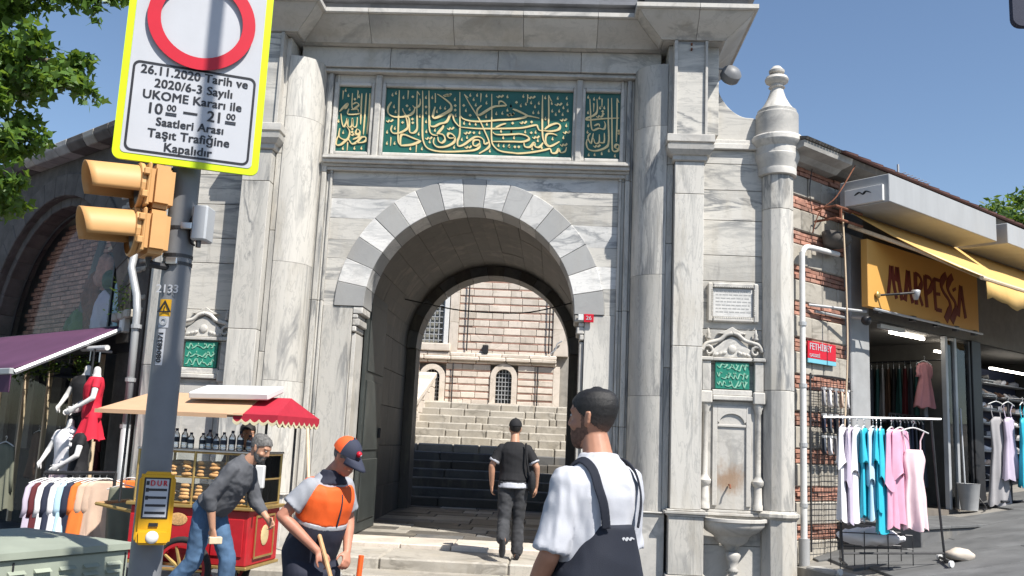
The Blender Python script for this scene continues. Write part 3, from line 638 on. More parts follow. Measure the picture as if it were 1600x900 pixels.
# stairs up to the court
stair = thing('court_stairs', 'stone stairs', None, kind='structure')
zt, yt = .385, 5.62
MB().prism([(5.62, 0), (11.9, 0), (11.9, 2.45), (10.9, 2.45), (5.75, .3)], -2.6, 2.6, 'x').build('stair_core', 'mortar', stair)
for k in range(13):
    hi = .165; in_shade = k < 6  # lower steps get dark stone, standing in for the gate's shade
    td = .34 if k < 6 else .42
    course('step_stone', 'stair_stone' if not in_shade else random.choice(['dark_stone', 'vault_stone']), stair, -2.6, 2.6, yt, yt + td + .1, zt - .04, zt + hi - random.uniform(0, .006), 4 if in_shade else 9, .016 if in_shade else .026, .42, .004 if in_shade else .004, .005 if in_shade else .011)
    zt += hi; yt += td
course('landing_slab', 'stair_stone', stair, -2.6, 2.6, yt, 11.95, zt - .1, zt, 5, .02)
COURT = zt
# side walls of the stairs
for s in (-1, 1):
    w = thing('stair_wall', 'pale limestone side wall of the stairs on the %s of the court' % ('left side' if s < 0 else 'right side'), 'wall')
    for k in range(7):
        y0 = 5.65 + k * .88; zb = .5 + k * .33
        zz = 0
        while zz < zb + .75:
            hh = random.choice((.3, .36, .42)); top = min(zz + hh, zb + .75)
            MB().box(*sorted((s * 1.93 if k > 2 else s * 2.25, s * 2.7)), y0 + .004, y0 + .876, zz + .004, top - .004).build('wall_stone', 'limestone', w, .012)
            zz += hh
    MB().hexa([(min(s * 1.9, s * 2.75), 8.3, 2.25), (max(s * 1.9, s * 2.75), 8.3, 2.25), (max(s * 1.9, s * 2.75), 11.8, 3.2), (min(s * 1.9, s * 2.75), 11.8, 3.2), (min(s * 1.9, s * 2.75), 8.3, 2.4), (max(s * 1.9, s * 2.75), 8.3, 2.4), (max(s * 1.9, s * 2.75), 11.8, 3.35), (min(s * 1.9, s * 2.75), 11.8, 3.35)]).build('coping', 'limestone', w, .02)

# ------------------------------------------------------------------ mosque wall with striped masonry
MQ = thing('mosque', 'banded pink and cream mosque wall with arched grilled windows above the stairs', 'mosque', (0, 12.0, 0))
MB().box(-6, 3.0, .12, 3.0, 0, 12).build('wall_core', 'mortar', MQ)
wins = [(-2.04, 2.62, .40, .62), (-.16, 2.62, .42, .68)]        # cx, sill, width, height to springing
def hole(z, x0, x1):      # x intervals free of the window surrounds
    cut = []
    for cx, zs, w, h in wins:
        if zs - .05 < z < zs + h + w / 2 + .16: cut.append((cx - w / 2 - .15, cx + w / 2 + .15))
    segs = [(x0, x1)]
    for a, c in cut:
        segs = [q for s in segs for q in ((s[0], min(s[1], a)), (max(s[0], c), s[1])) if q[1] - q[0] > .03]
    return segs
z = 2.0
while z < 8.2:
    up = z > 3.9; xr = 1.12 if not up else 1.08
    hs = .145 if not up else .165
    if not (3.62 < z + hs / 2 < 3.9):
        for a, c in hole(z + hs / 2, -3.6 if not up else -1.42, xr):
            n_ = max(1, round((c - a) / .42)); course('stone_block', 'limestone', MQ, a, c, 0 + (.0 if up else -.03), .14, z + .003, z + hs - .003, n_, .01, .25, .004, .008)
        for a, c in hole(z + hs + .025, -3.6 if not up else -1.42, xr):
            MB().box(a, c, .012 + (.0 if up else -.03), .14, z + hs, z + hs + .038).build('brick_course', 'brick_pink', MQ)
    z += hs + .038
course('cornice_block', 'limestone', MQ, -3.6, 1.2, -.16, .14, 3.70, 3.80, 7, .02); course('cornice_block', 'limestone', MQ, -3.6, 1.2, -.11, .14, 3.80, 3.90, 7, .02); course('cornice_block', 'limestone', MQ, -3.6, 1.2, -.07, .14, 3.63, 3.70, 7, .02)
for z0 in (3.9, 4.6, 5.3, 6.0, 6.7): blk('limestone', 1.08, 1.5, -.05, .14, z0, z0 + .7, name='stone_block', parent=MQ)
blk('limestone', 1.12, 1.3, -.02, .14, 2.0, 3.63, name='stone_block', parent=MQ)
for z0 in (3.9, 4.7, 5.5): blk('limestone', -1.66, -1.42, -.06, .14, z0, z0 + .8, name='stone_block', parent=MQ)
def grille(parent, cx, zs, w, h, y, n, mfr='limestone', ring=.14, arch=True, nz=7):
    f = MB(); r = w / 2
    Y0, Y1 = y - .06, y + .12
    wn = MB()
    outer = [(cx - r - ring, zs)] + [(cx + (r + ring) * math.cos(R(t)), zs + h + (r + ring) * math.sin(R(t))) for t in range(180, -1, -15)] + [(cx + r + ring, zs)]
    inner = [(cx - r, zs)] + [(cx + r * math.cos(R(t)), zs + h + r * math.sin(R(t))) for t in range(180, -1, -15)] + [(cx + r, zs)]
    k = len(outer); vs = [(p[0], Y0, p[1]) for p in outer + inner] + [(p[0], Y1, p[1]) for p in outer + inner]; fs = []
    for i in range(k - 1):
        fs += [(i, i + 1, k + i + 1, k + i), (2 * k + i, 2 * k + i + 1, i + 1, i), (k + i, k + i + 1, 3 * k + i + 1, 3 * k + i)]
    wn.add(vs, fs); win = wn.build('window', 'limestone', parent)
    MB().prism(inner, y + .10, y + .115, 'y').build('pane', 'window_glass', win)
    MB().box(cx - r - ring - .03, cx + r + ring + .03, Y0 - .05, Y1, zs - .1, zs - .003).build('sill', 'limestone', win, .01)
    g = MB()
    for i in range(1, n):
        x = cx - r + w * i / n; top = zs + h + math.sqrt(max(0, r * r - (x - cx) ** 2)); g.box(x - .009, x + .009, y + .03, y + .05, zs, top)
    for j in range(1, nz + 1):
        z = zs + (h + r) * j / (nz + 1); hw = r if z < zs + h else math.sqrt(max(0, r * r - (z - zs - h) ** 2)); g.box(cx - hw, cx + hw, y + .025, y + .045, z - .009, z + .009)
    g.build('grille', 'grey_metal', win)
    MB().prism(inner, y + .119, y + .1195, 'y').build('room_dark_sheet', 'sign_black', win)  # black sheet that stands in for the unlit room behind the pane
for cx, zs, w, h in wins: grille(MQ, cx, zs, w, h, -.02, 5)
# tall window at the left of the upper wall
MB().box(-2.45, -1.80, .02, .1, 4.15, 7.0).build('upper_window', 'window_glass', MQ); g = MB()
for i in range(6): g.box(-2.43 + .12 * i, -2.41 + .12 * i, -.02, .0, 4.15, 7)
for j in range(18): g.box(-2.45, -1.8, -.025, -.005, 4.2 + .155 * j, 4.22 + .155 * j)
g.build('grille', 'grey_metal', MQ); box('jamb', 'white_paint', -1.8, -1.68, -.08, .14, 3.95, 7.2, MQ); box('sill', 'limestone', -2.7, -1.6, -.16, .14, 3.92, 4.12, MQ, .02)
# down pipes and flood lamp on the cornice
for x, z0, z1 in ((-1.17, 3.95, 7.5), (.72, 2.55, 3.6), (-1.5, 2.5, 3.62), (.98, 3.95, 7.2)): MB().tube([(x, -.09, z0), (x, -.09, z1)], .018, 8).build('down_pipe', 'dark_metal', MQ)
MB().tube([(1.02, -.12, 3.95), (1.15, -.12, 4.05), (1.2, -.12, 4.22), (1.32, -.12, 4.3)], .02, 6).build('hose', 'grey_metal', MQ)
MB().box(-.75, -.60, -.14, .05, 3.905, 4.12).build('flood_lamp', 'black_plastic', MQ, .01)
# arcade wing to the right, far back
ar = thing('arcade', 'weathered stone arcade with a dark arched opening beyond the mosque wall', 'arcade', (0, 13.2, 0))
MB().box(1.3, 4.5, .8, 1.2, 0, 9).build('back_wall', 'dark_stone', ar)
for x in (1.36, 2.75, 4.1):
    MB().lathe([(.16, COURT), (.16, COURT + .25), (.12, COURT + .3), (.11, 4.6), (.14, 4.68), (.19, 4.86), (.19, 4.95)], 14, (x + .1, 0, 0)).build('column', 'limestone', ar, smooth=True, angle=35)
for x in (1.46, 2.85):
    poly = [(x - .1, 4.95)] + [(x + .7 + .6 * math.cos(R(t)) * (1 - .0), 4.95 + .75 * math.sin(R(t))) for t in range(180, -1, -15)] + [(x + 1.4, 4.95), (x + 1.4, 8.5), (x - .1, 8.5)]
    MB().prism(poly, -.2, .2, 'y').build('arch_wall', 'limestone', ar)
box('rail', 'dark_metal', 1.3, 4.5, -.1, -.05, COURT + .95, COURT + 1.0, ar); box('gate_panel', 'door_green', 1.5, 2.3, .1, .14, COURT, COURT + .75, ar)
MB().tube([(1.9, 0, 4.72), (2.2, -.3, 4.76)], .03, 8).build('lamp_tube', 'white_paint', ar)

# ------------------------------------------------------------------ fountains, plaques and fittings on the gate
def squiggles(mb, x0, x1, z0, z1, rows, seed, w=.012, y=-.004):
    rr = random.Random(seed); hh = (z1 - z0) / rows
    for j in range(rows):
        zc = z1 - (j + .5) * hh; x = x0 + .01
        while x < x1 - .03:
            L = rr.uniform(.05, .12); L = min(L, x1 - x - .005); a = hh * .38
            pts = [(x, zc + rr.uniform(-a, a)), (x + L * .3, zc + rr.uniform(-a, 0)), (x + L * .6, zc + rr.uniform(-a, a)), (x + L, zc + rr.uniform(-.3 * a, a))]
            ribbon(mb, pts, w, y, .003, taper=False); x += L * .85
            if rr.random() < .5: mb.box(x - .02, x - .01, y, .003, zc + a * .5, zc + a)
def fountain(s, label, spout):
    F = thing('wall_fountain', label, 'fountain', (s * 3.445, -.30, 0), group='wall fountains of the gate')
    # niche slab with a raised border and a sunk round-headed panel
    MB().box(-.33, .33, -.035, -.001, .935, 2.28).build('back_slab', 'marble_stained' if s > 0 else 'marble_plain', F, .006)
    a = MB(); r, w, zs = .155, .175, 1.98
    pl = [(-w, 1.0)] + [(-w, zs)] + [(r * math.cos(R(t)), zs + .02 + r * math.sin(R(t))) for t in range(180, -1, -12)] + [(w, zs), (w, 1.0)]
    out = [(-.225, .98), (-.225, 2.2), (.225, 2.2), (.225, .98)]
    b1 = MB()
    b1.prism([(-.24, .98), (-.18, .98), (-.18, 2.22), (-.24, 2.22)], -.06, -.034, 'y').prism([(.18, .98), (.24, .98), (.24, 2.22), (.18, 2.22)], -.06, -.034, 'y')
    b1.prism([(-.18, 2.02)] + [(.155 * math.cos(R(t)), 2.0 + .12 * math.sin(R(t))) for t in range(180, -1, -12)] + [(.18, 2.02), (.18, 2.22), (-.18, 2.22)], -.06, -.034, 'y')
    b1.box(-.18, .18, -.055, -.034, 1.955, 1.985)
    b1.build('niche_border', 'marble_plain', F, .004)
    for q in (-1, 1):
        c = (q * .33, -.045, 0)
        MB().lathe([(.065, .94), (.065, 1.0), (.055, 1.02), (.05, 1.22), (.075, 1.25), (.08, 1.29), (.05, 1.33), (.036, 1.36), (.036, 2.12), (.05, 2.14), (.05, 2.17), (.065, 2.2), (.07, 2.24)], 14, c).build('colonnette', 'marble_plain', F, smooth=True, angle=35)
        MB().box(q * .33 - .075, q * .33 + .075, -.13, -.001, 2.243, 2.40).build('impost', 'marble_plain', F, .015)
        MB().box(q * .33 - .055, q * .33 + .055, -.11, -.001, 2.402, 2.78).build('die', 'marble_plain', F, .008)
        MB().box(q * .33 - .08, q * .33 + .08, -.135, -.001, 2.782, 2.83).build('die_cap', 'marble_plain', F, .01)
        # scroll on the crest
        sp = [(q * (.30 + (.085 - .012 * k / 2) * math.cos(q * 0 + k * .55)), 2.91 + (.085 - .012 * k / 2) * math.sin(k * .55)) for k in range(13)]
        mb = MB(); mb.tube([(x, -.06, z) for x, z in sp], [.022 * (1 - .04 * i) for i in range(13)], 8)
        mb.tube(smoothpts([(q * .385, -.06, 2.91), (q * .33, -.06, 3.0), (q * .24, -.06, 3.03), (q * .15, -.06, 3.06), (q * .08, -.06, 3.12), (0, -.06, 3.145)], 4), .026, 8)
        mb.build('scroll', 'marble_plain', F, smooth=True)
        MB().lathe([(.03, 3.06), (.035, 3.08), (.02, 3.11), (.028, 3.13), (.014, 3.16), (.008, 3.2)], 10, (q * .30, -.05, 0)).build('urn_finial', 'marble_plain', F, smooth=True)
    MB().prism([(-.25, 2.832), (.25, 2.832), (.24, 2.93), (.12, 3.04), (0, 3.11), (-.12, 3.04), (-.24, 2.93)], -.05, -.001, 'y').build('crest', 'marble_plain', F, .01)
    MB().ell((0, -.055, 2.94), (.055, .02, .055)).build('boss', 'marble_plain', F, smooth=True)
    for q in (-1, 1):
        for k in range(3): MB().ell((q * (.10 + .05 * k), -.055, 2.89 - .012 * k), (.035, .018, .022), rot=Matrix.Rotation(q * .5, 3, 'Y')).build('carved_leaf', 'marble_plain', F, smooth=True)
    MB().prism([(-.19, 3.14), (-.1, 3.17), (0, 3.23), (.1, 3.17), (.19, 3.14), (.1, 3.13), (0, 3.165), (-.1, 3.13)], -.05, -.001, 'y').build('crest_leaf', 'marble_plain', F, .006)
    MB().box(-.25, .25, -.10, -.001, 2.785, 2.828).build('entablature', 'marble_plain', F, .008); MB().box(-.25, .25, -.115, -.001, 2.285, 2.345).build('entablature', 'marble_plain', F, .01); MB().box(-.25, .25, -.08, -.001, 2.347, 2.42).build('entablature', 'marble_plain', F, .008)
    t = MB().box(-.215, .215, -.075, -.02, 2.43, 2.77).build('inscription_tile', 'green_tile', F, .006)
    mb = MB(); squiggles(mb, -.2, .2, 2.44, 2.76, 3, 5 if s > 0 else 9, .013, -.083)
    for i, v in enumerate(mb.v):
        if v[1] > 0: mb.v[i] = (v[0], -.074, v[2])
    mb.build('calligraphy', 'tile_pale', t)
    # basin: half-round bowl with a moulded rim on a waisted stem
    prof = [(.03, .43), (.06, .45), (.085, .50), (.13, .52), (.19, .56), (.22, .62), (.25, .64), (.31, .67), (.37, .72), (.40, .76), (.405, .80), (.43, .81), (.43, .845), (.40, .85), (.36, .80), (.26, .74), (.05, .72)]
    MB().lathe(prof, 24, (0, -.07, 0), math.pi, 2 * math.pi, 1, .95, cap=False).build('basin', 'marble_plain', F, smooth=True, angle=40)
    MB().lathe([(.15, .0), (.15, .07), (.10, .10), (.05, .16), (.06, .2), (.085, .22), (.05, .25), (.07, .33), (.10, .40), (.07, .44)], 14, (0, -.16, 0)).build('stem', 'marble_plain', F, smooth=True)
    if spout: MB().tube([(-.03, -.05, 1.24), (-.03, -.12, 1.24), (-.03, -.14, 1.2)], .012, 8).build('spout', 'rust', F)
    return F
fountain(1, 'carved marble wall fountain with basin and green tile, below the framed white plaque', True)
fountain(-1, 'carved marble wall fountain behind the pole and the snack cart', False)
P = thing('framed_plaque', 'pale engraved marble plaque in a beaded frame above the fountain', 'plaque', (3.455, -.30, 3.545))
MB().box(-.255, .255, -.03, -.001, -.185, .185).build('tablet', 'marble_white', P, .004)
frame(-.26, .26, -.19, .19, .065, -.06, -.001, 'marble_plain', P, 'plaque_frame', .015)
for k in range(22):
    x = -.25 + .5 * k / 21
    for z in (-.2, .2): MB().ell((x, -.06, z), (.009, .008, .008), 6, 4).build('bead', 'marble_plain', P)
for k in range(1, 15):
    for x in (-.27, .27): MB().ell((x, -.06, -.19 + .38 * k / 15), (.008, .008, .009), 6, 4).build('bead', 'marble_plain', P)
mb = MB(); rr = random.Random(3)
for j in range(7):
    x = -.22
    while x < .2:
        w = rr.uniform(.02, .07); mb.box(x, min(x + w, .23), -.0315, -.029, .14 - j * .045, .155 - j * .045); x += w + .012
mb.build('engraved_lines', 'marble_grey', P)
N = thing('house_number_plate', 'small red enamel house number plate on the right pier of the arch', 'sign', (1.615, -.06, 3.31))
MB().box(-.065, .065, -.008, .012, -.055, .055).build('plate', 'sign_red', N, .004); text('26', .075, 'sign_white', N, (0, -.0105, 0), bold=.001)
MB().tube([(0, .01, -.03), (0, .055, -.03)], .006, 6).build('bracket', 'dark_metal', N); MB().box(-.14, -.07, .0, .02, -.03, .05).build('fixing_block', 'white_paint', N, .004)
L = thing('floodlight', 'round grey floodlight under the right end of the cornice', 'lamp', (3.42, -.35, 6.66))
MB().lathe([(.11, -.10), (.135, -.08), (.135, .02), (.10, .06), (.05, .09)], 18).build('housing', 'pole_grey', L, smooth=True, angle=40).rotation_euler = (R(62), 0, R(20))
MB().lathe([(.115, -.105), (.115, -.10)], 18).build('lens', 'bottle_plastic', L).rotation_euler = (R(62), 0, R(20))
MB().tube([(-.2, .1, .1), (-.08, .05, .08), (0, .03, .05)], .014, 6).build('bracket', 'grey_metal', L)
D = thing('metal_door', 'open dark green metal door leaf folded against the left side of the passage', 'door', (-1.5, .52, .32))
MB().box(.0, .05, 0.03, 1.42, 0, 3.35).build('leaf', 'door_green', D, .004)
for z0, z1 in ((.15, 1.0), (1.12, 2.1), (2.22, 3.2)): MB().box(.05, .066, .15, 1.3, z0, z1).build('door_panel', 'door_green', D, .008)
MB().box(.066, .10, 1.22, 1.30, 1.3, 1.45).build('lock', 'dark_metal', D, .005)
W_ = thing('sagging_cable', 'thin black cable sagging across the passage vault', 'cable')
MB().tube(smoothpts([(-1.5, 3.4, 4.0), (-.6, 3.5, 3.86), (0, 3.6, 3.84), (.7, 3.6, 3.87), (1.5, 3.4, 4.05)], 6), .012, 6).build('wire', 'black_plastic', W_)

# ------------------------------------------------------------------ right wing: shop building at 42 degrees
RA = R(42); RW = (4.25, -.15, 0)
def RZ(u, v=0): return pz(RW[0] + u * math.cos(RA) - v * math.sin(RA))
S = thing('shop_building', 'low brick and stone shop building with a tiled eave, right of the gate', 'building', RW, RA)
MB().box(-.1, 1.32, .06, .5, 0, 5.55).build('wall_core', 'mortar', S)
# banded wall: rows of stone blocks with brick courses between
z = .28; k = 0
rb = random.Random(11)
while z < 5.5:
    if k % 2 == 0:
        h = .30; x = .02 - rb.uniform(0, .2)
        while x < 1.3:
            w = rb.uniform(.28, .5); a, c = max(x, -.02), min(x + w, 1.32)
            if c - a > .04: MB().box(a + .006, c - .006, rb.uniform(-.012, .012), .1, z + .006, z + h - .006).build('stone_block', 'stair_stone', S, .016)
            x += w
        z += h
    else:
        for q in range(3):
            x = -.02 - (q % 2) * .12
            while x < 1.3:
                a, c = max(x, -.02), min(x + .24, 1.32)
                if c - a > .03: MB().box(a + .005, c - .005, rb.uniform(-.006, .03), .1, z + .004, z + .056).build('brick', 'brick_red', S, .006)
                x += .24
            z += .06
    k += 1
MB().box(1.32, 1.80, -.06, .45, .2, 4.75).build('pier', 'concrete_grey', S, .015)
MB().box(1.81, 12, .02, .4, 3.62, 5.5).build('upper_wall', 'interior_pale', S)  # darkened wall: the awning's shade is put into its colour
MB().box(4.98, 5.3, -.04, .4, .6, 3.62).build('pier', 'black_plastic', S, .01)
# eave
for x0, x1, m in ((-.25, .9, 'kerb_stone'), (.9, 12, 'soot_stone')):
    MB().prism([(.3, 5.48), (-.12, 5.50), (-.2, 5.56), (-.36, 5.60), (-.38, 5.68), (.3, 5.74)], x0, x1, 'x').build('eave', m, S)
x = .55
while x < 12:
    MB().hexa([(x, -.47, 5.685), (x + .32, -.47, 5.685), (x + .32, .9, 5.98), (x, .9, 5.98), (x, -.48, 5.70), (x + .32, -.48, 5.715), (x + .32, .9, 6.0), (x, .9, 6.0)]).build('roof_sheet', 'brown_roof', S); x += .325
for k in range(12):
    MB().hexa([(-.25 + k * .07, -.40, 5.685), (-.19 + k * .07, -.40, 5.685), (-.19 + k * .07, .6, 5.9), (-.25 + k * .07, .6, 5.9), (-.25 + k * .07, -.42, 5.72), (-.19 + k * .07, -.42, 5.72), (-.19 + k * .07, .6, 5.95), (-.25 + k * .07, .6, 5.95)]).build('roof_tile', 'soot_stone', S)
# shop interior shells
def room(x0, x1, zf, zc, depth, mw, parent):
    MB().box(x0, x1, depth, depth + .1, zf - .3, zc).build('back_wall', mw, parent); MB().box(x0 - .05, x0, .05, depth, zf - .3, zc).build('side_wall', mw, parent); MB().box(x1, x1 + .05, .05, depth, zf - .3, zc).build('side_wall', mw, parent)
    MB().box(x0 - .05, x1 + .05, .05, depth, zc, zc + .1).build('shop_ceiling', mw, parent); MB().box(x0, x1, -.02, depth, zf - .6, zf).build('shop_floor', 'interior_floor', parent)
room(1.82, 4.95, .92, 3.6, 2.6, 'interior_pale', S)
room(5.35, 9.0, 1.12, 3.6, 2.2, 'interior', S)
# shop front frames and glass
for x in (4.12, 4.42): MB().box(x, x + .07, -.02, .06, .92, 3.6).build('door_frame', 'grey_metal', S, .006)
MB().box(4.19, 4.42, .015, .025, .95, 3.55).build('door_glass', 'glass', S)
MB().box(4.49, 4.9, .015, .025, .95, 3.55).build('door_glass', 'glass', S); MB().box(4.9, 4.96, -.02, .06, .92, 3.6).build('door_frame', 'dark_metal', S, .006)
MB().box(2.2, 2.9, -.01, .05, 3.52, 3.58).build('light_fitting', 'white_paint', S); MB().box(3.0, 4.0, .25, .31, 3.54, 3.58).build('tube_lamp', 'tube_light', S)
MB().box(4.5, 4.75, .3, .36, 3.40, 3.43).build('tube_lamp', 'tube_light', S); MB().box(6.6, 8.0, .35, .41, 3.3, 3.33).build('tube_lamp', 'tube_light', S)
# raised entrance platform with a dark riser
PL = thing('entrance_platform', 'low grey platform with a dark riser in front of the clothes shop', 'platform', RW, RA)
MB().box(1.0, 3.9, -1.15, -.03, .1, .80).build('riser', 'dark_stone', PL, .01); 
for i in range(4): MB().box(1.0 + .725 * i + .003, 1.722 + .725 * i, -1.18, -.03, .803, .84).build('top_slab', 'paving', PL, .006)
# white down pipe
DP = thing('drain_pipe', 'white drain pipe with an elbow on the corner of the brick wall', 'pipe', RW, RA)
MB().tube([(.06, -.12, .55), (.06, -.12, 2.5)], .042, 12).build('lower_pipe', 'white_paint', DP, smooth=True, angle=40)
MB().tube(smoothpts([(.06, -.12, 2.5), (.06, -.12, 4.1), (.07, -.12, 4.26), (.15, -.12, 4.35), (.3, -.12, 4.37)], 5) + [Vector((.95, -.1, 4.39))], .037, 12).build('upper_pipe', 'white_paint', DP, smooth=True, angle=40)
MB().tube([(.06, -.12, .25), (.06, -.12, .62)], .068, 12).build('pipe_shoe', 'concrete_grey', DP, smooth=True, angle=40)
for z in (1.0, 1.75, 2.5, 3.3): MB().tube([(.06, -.12, z), (.06, -.12, z + .05)], .051, 12).build('pipe_clamp', 'grey_metal', DP)
# street sign
SS = thing('street_name_sign', 'red street name sign with a pale blue strip on the brick wall', 'sign', (RW[0] + math.cos(RA) * .6 + .05 * math.sin(RA), RW[1] + math.sin(RA) * .6 - .05 * math.cos(RA), 2.99), RA)
MB().box(-.33, .33, -.012, .01, -.085, .14).build('plate', 'sign_red', SS, .003); MB().box(-.33, .33, -.013, .01, -.145, -.087).build('strip', 'sign_blue', SS, .003)
text('FETHİBEY', .125, 'sign_white', SS, (-.3, -.0145, .07), bold=.002, align='LEFT', sx=.95); text('CADDESİ', .06, 'sign_white', SS, (-.3, -.0145, -.045), bold=.001, align='LEFT', sx=.95)
# fascia box and shop sign
FB = thing('fascia_box', 'long grey metal box beam under the eave above the yellow awning', 'fascia', RW, RA)
MB().box(.85, 4.0, -.92, -.2, 4.98, 5.36).build('box_beam', 'fascia_grey', FB, .008)
MB().box(.80, .848, -.85, -.3, 5.0, 5.22).build('end_plate', 'white_paint', FB, .003)
mb = MB(); ribbon(mb, [(-.12, .0), (-.05, .03), (0, 0), (.05, .03), (.12, .0)], .025, -.003, .003); 
q = mb.build('wing_emblem', 'sign_black', FB); q.location = (.797, -.57, 5.13); q.rotation_euler = (0, 0, R(-90))
MB().box(4.2, 9.5, -1.0, -.25, 4.98, 5.30).build('box_beam', 'fascia_grey', FB, .008)
MS = thing('shop_sign', 'orange fascia sign with tall maroon capital letters under the yellow awning', 'sign', RW, RA)
MB().box(1.22, 4.5, -.38, -.28, 3.68, 4.62).build('sign_panel', 'sign_orange', MS, .006)
mb = MB(); LET = []
def let(*strokes): LET.append(strokes)
let((22, '150,185 140,330 122,490'), (30, '165,185 185,380 215,540'), (24, '215,200 212,300 208,350'), (34, '225,200 245,380 275,555'))
let((26, '340,240 325,400 308,560'), (32, '348,240 365,420 392,585'), (16, '322,470 368,480'))
let((32, '425,262 425,430 432,600'), (22, '425,268 470,300 492,360 475,420 430,440'), (28, '445,445 470,520 498,612'))
let((32, '530,295 532,450 545,628'), (22, '530,300 580,320 602,370 585,440 540,480'))
let((28, '625,325 630,500 640,655'), (20, '625,330 690,350'), (18, '630,485 685,490'), (22, '640,648 698,660'))
let((28, '755,290 715,340 702,410 730,480 775,550 788,620 765,690 738,755'))
let((28, '820,305 780,360 768,430 795,500 838,570 845,640 825,700 798,768'))
let((26, '902,405 888,520 868,712'), (32, '905,405 920,560 942,732'))
let((46, '832,425 838,455'))
# homography: photo pixels of the sign's corners to sign coordinates
src = [(1353, 372), (1525, 430), (1525, 515), (1355, 480)]; dst = [(1.22, 4.62), (4.5, 4.62), (4.5, 3.68), (1.22, 3.68)]
def solve(Am, bv):
    n = len(bv); Mx = [r[:] + [q] for r, q in zip(Am, bv)]
    for i in range(n):
        p = max(range(i, n), key=lambda r: abs(Mx[r][i])); Mx[i], Mx[p] = Mx[p], Mx[i]
        for r in range(n):
            if r != i:
                f = Mx[r][i] / Mx[i][i]; Mx[r] = [a - f * c for a, c in zip(Mx[r], Mx[i])]
    return [Mx[i][n] / Mx[i][i] for i in range(n)]
Am, bv = [], []
for (x, y), (u, v) in zip(src, dst):
    Am.append([x, y, 1, 0, 0, 0, -u * x, -u * y]); bv.append(u); Am.append([0, 0, 0, x, y, 1, -v * x, -v * y]); bv.append(v)
H = solve(Am, bv)
def hm(s):
    X, Y = (float(q) for q in s.split(',')); X = 1370 + X / 6.925; Y = 390 + Y / 6.925; d = H[6] * X + H[7] * Y + 1
    return ((H[0] * X + H[1] * Y + H[2]) / d, (H[3] * X + H[4] * Y + H[5]) / d)
for strokes in LET:
    mb = MB()
    for w, s in strokes: ribbon(mb, [hm(q) for q in s.split()], w * .0034 if w < 40 else .16, -.388, -.379, taper=False)
    mb.build('letter', 'sign_maroon', MS)
for x in (1.35, 2.3, 3.0, 3.6, 4.2): MB().box(x, x + .09, -.45, -.38, 3.60, 3.675).build('clip', 'dark_metal', MS)
MB().tube([(1.25, -.45, 3.64), (4.45, -.45, 3.64)], .018, 6).build('rail', 'grey_metal', MS)
SP = thing('spot_lamp', 'small arm-mounted spot lamp in front of the orange sign', 'lamp', RW, RA)
MB().tube([(1.45, -.38, 3.86), (1.62, -.62, 3.88), (1.85, -.70, 3.92)], .016, 6).build('arm', 'dark_metal', SP); MB().lathe([(.03, 0), (.06, .1), (.06, .13)], 10, (1.9, -.70, 3.83)).build('lamp_head', 'grey_metal', SP, smooth=True); MB().ell((1.42, -.41, 3.86), (.05, .03, .05)).build('rosette', 'brass', SP)
# yellow awning on folding arms
AW = thing('yellow_awning', 'sun-faded yellow fabric awning on folding arms over the shop sign', 'awning', RW, RA)
n = 14; vs = []
for j in range(7):
    t = j / 6; 
    for i in range(n + 1):
        u = .95 + (8.4 - .95) * i / n; sag = -.05 * math.sin(math.pi * t) + .02 * math.sin(i * 1.9) * t
        vs.append((max(u, .95 + 1.45 * t) if i < 4 else u, -.22 - 1.2 * t, 5.02 - .90 * t + sag))
fs = [(j * (n + 1) + i, j * (n + 1) + i + 1, (j + 1) * (n + 1) + i + 1, (j + 1) * (n + 1) + i) for j in range(6) for i in range(n)]
m = MB().add(vs, fs).mesh('canopy', 'yellow_cloth', smooth=True); o = link('canopy', m, AW); sm = o.modifiers.new('s', 'SOLIDIFY'); sm.thickness = .012
vs = []
for i in range(40):
    u = 2.42 + (8.4 - 2.42) * i / 39; z = 4.10 + .02 * math.sin(i * 1.9)
    vs += [(u, -1.43, z), (u, -1.44, z - .26 + .035 * math.sin(i * .85))]
o = link('valance', MB().add(vs, [(2 * i, 2 * i + 1, 2 * i + 3, 2 * i + 2) for i in range(39)]).mesh('valance', 'yellow_cloth', smooth=True), AW); sm = o.modifiers.new('s', 'SOLIDIFY'); sm.thickness = .01
MB().tube([(2.3, -1.42, 4.12), (8.4, -1.42, 4.12)], .03, 8).build('front_bar', 'wood_pale', AW)
for a in ([(1.05, -.2, 4.80), (1.75, -.8, 4.5), (2.5, -1.38, 4.14)], [(4.6, -.2, 4.72), (5.2, -.8, 4.40), (5.6, -1.38, 4.12)]): MB().tube(a, .03, 6).build('folding_arm', 'wood_pale', AW)
MB().tube([(.9, -.2, 5.03), (8.4, -.2, 5.03)], .05, 8).build('roller', 'grey_metal', AW)
# rusty bracket with a stone hood at the wall, cables
BK = thing('rusty_bracket', 'rusty iron bracket and broken stone hood on the brick wall beside the sign', 'bracket', RW, RA)
for z in (4.78, 4.95): MB().tube([(.5, -.03, z), (.5, -.35, z), (1.15, -.35, z)], .018, 6).build('bar', 'rust', BK)
MB().tube([(.62, -.35, 4.78), (.62, -.35, 4.95), (.95, -.3, 4.95)], .02, 6).build('post', 'rust', BK)
me = MB().loft([((.85, -.10, 4.46), .10, .08), ((.85, -.13, 4.50), .2, .14), ((.85, -.14, 4.58), .26, .17), ((.85, -.12, 4.66), .24, .15)], 16).mesh('stone_hood', 'soot_stone', smooth=True); rough_mesh(me, .03, 6); link('stone_hood', me, BK)
for a, c in (((.35, -.02, 3.62), (1.3, -.3, 3.62)), ((.5, -.02, 3.55), (1.25, -.02, 3.55))): MB().tube([a, c], .02, 6).build('shelf_bar', 'grey_metal', BK)
CB = thing('hanging_wire', 'loose wires hanging from the eave down the brick wall', 'wires', RW, RA)
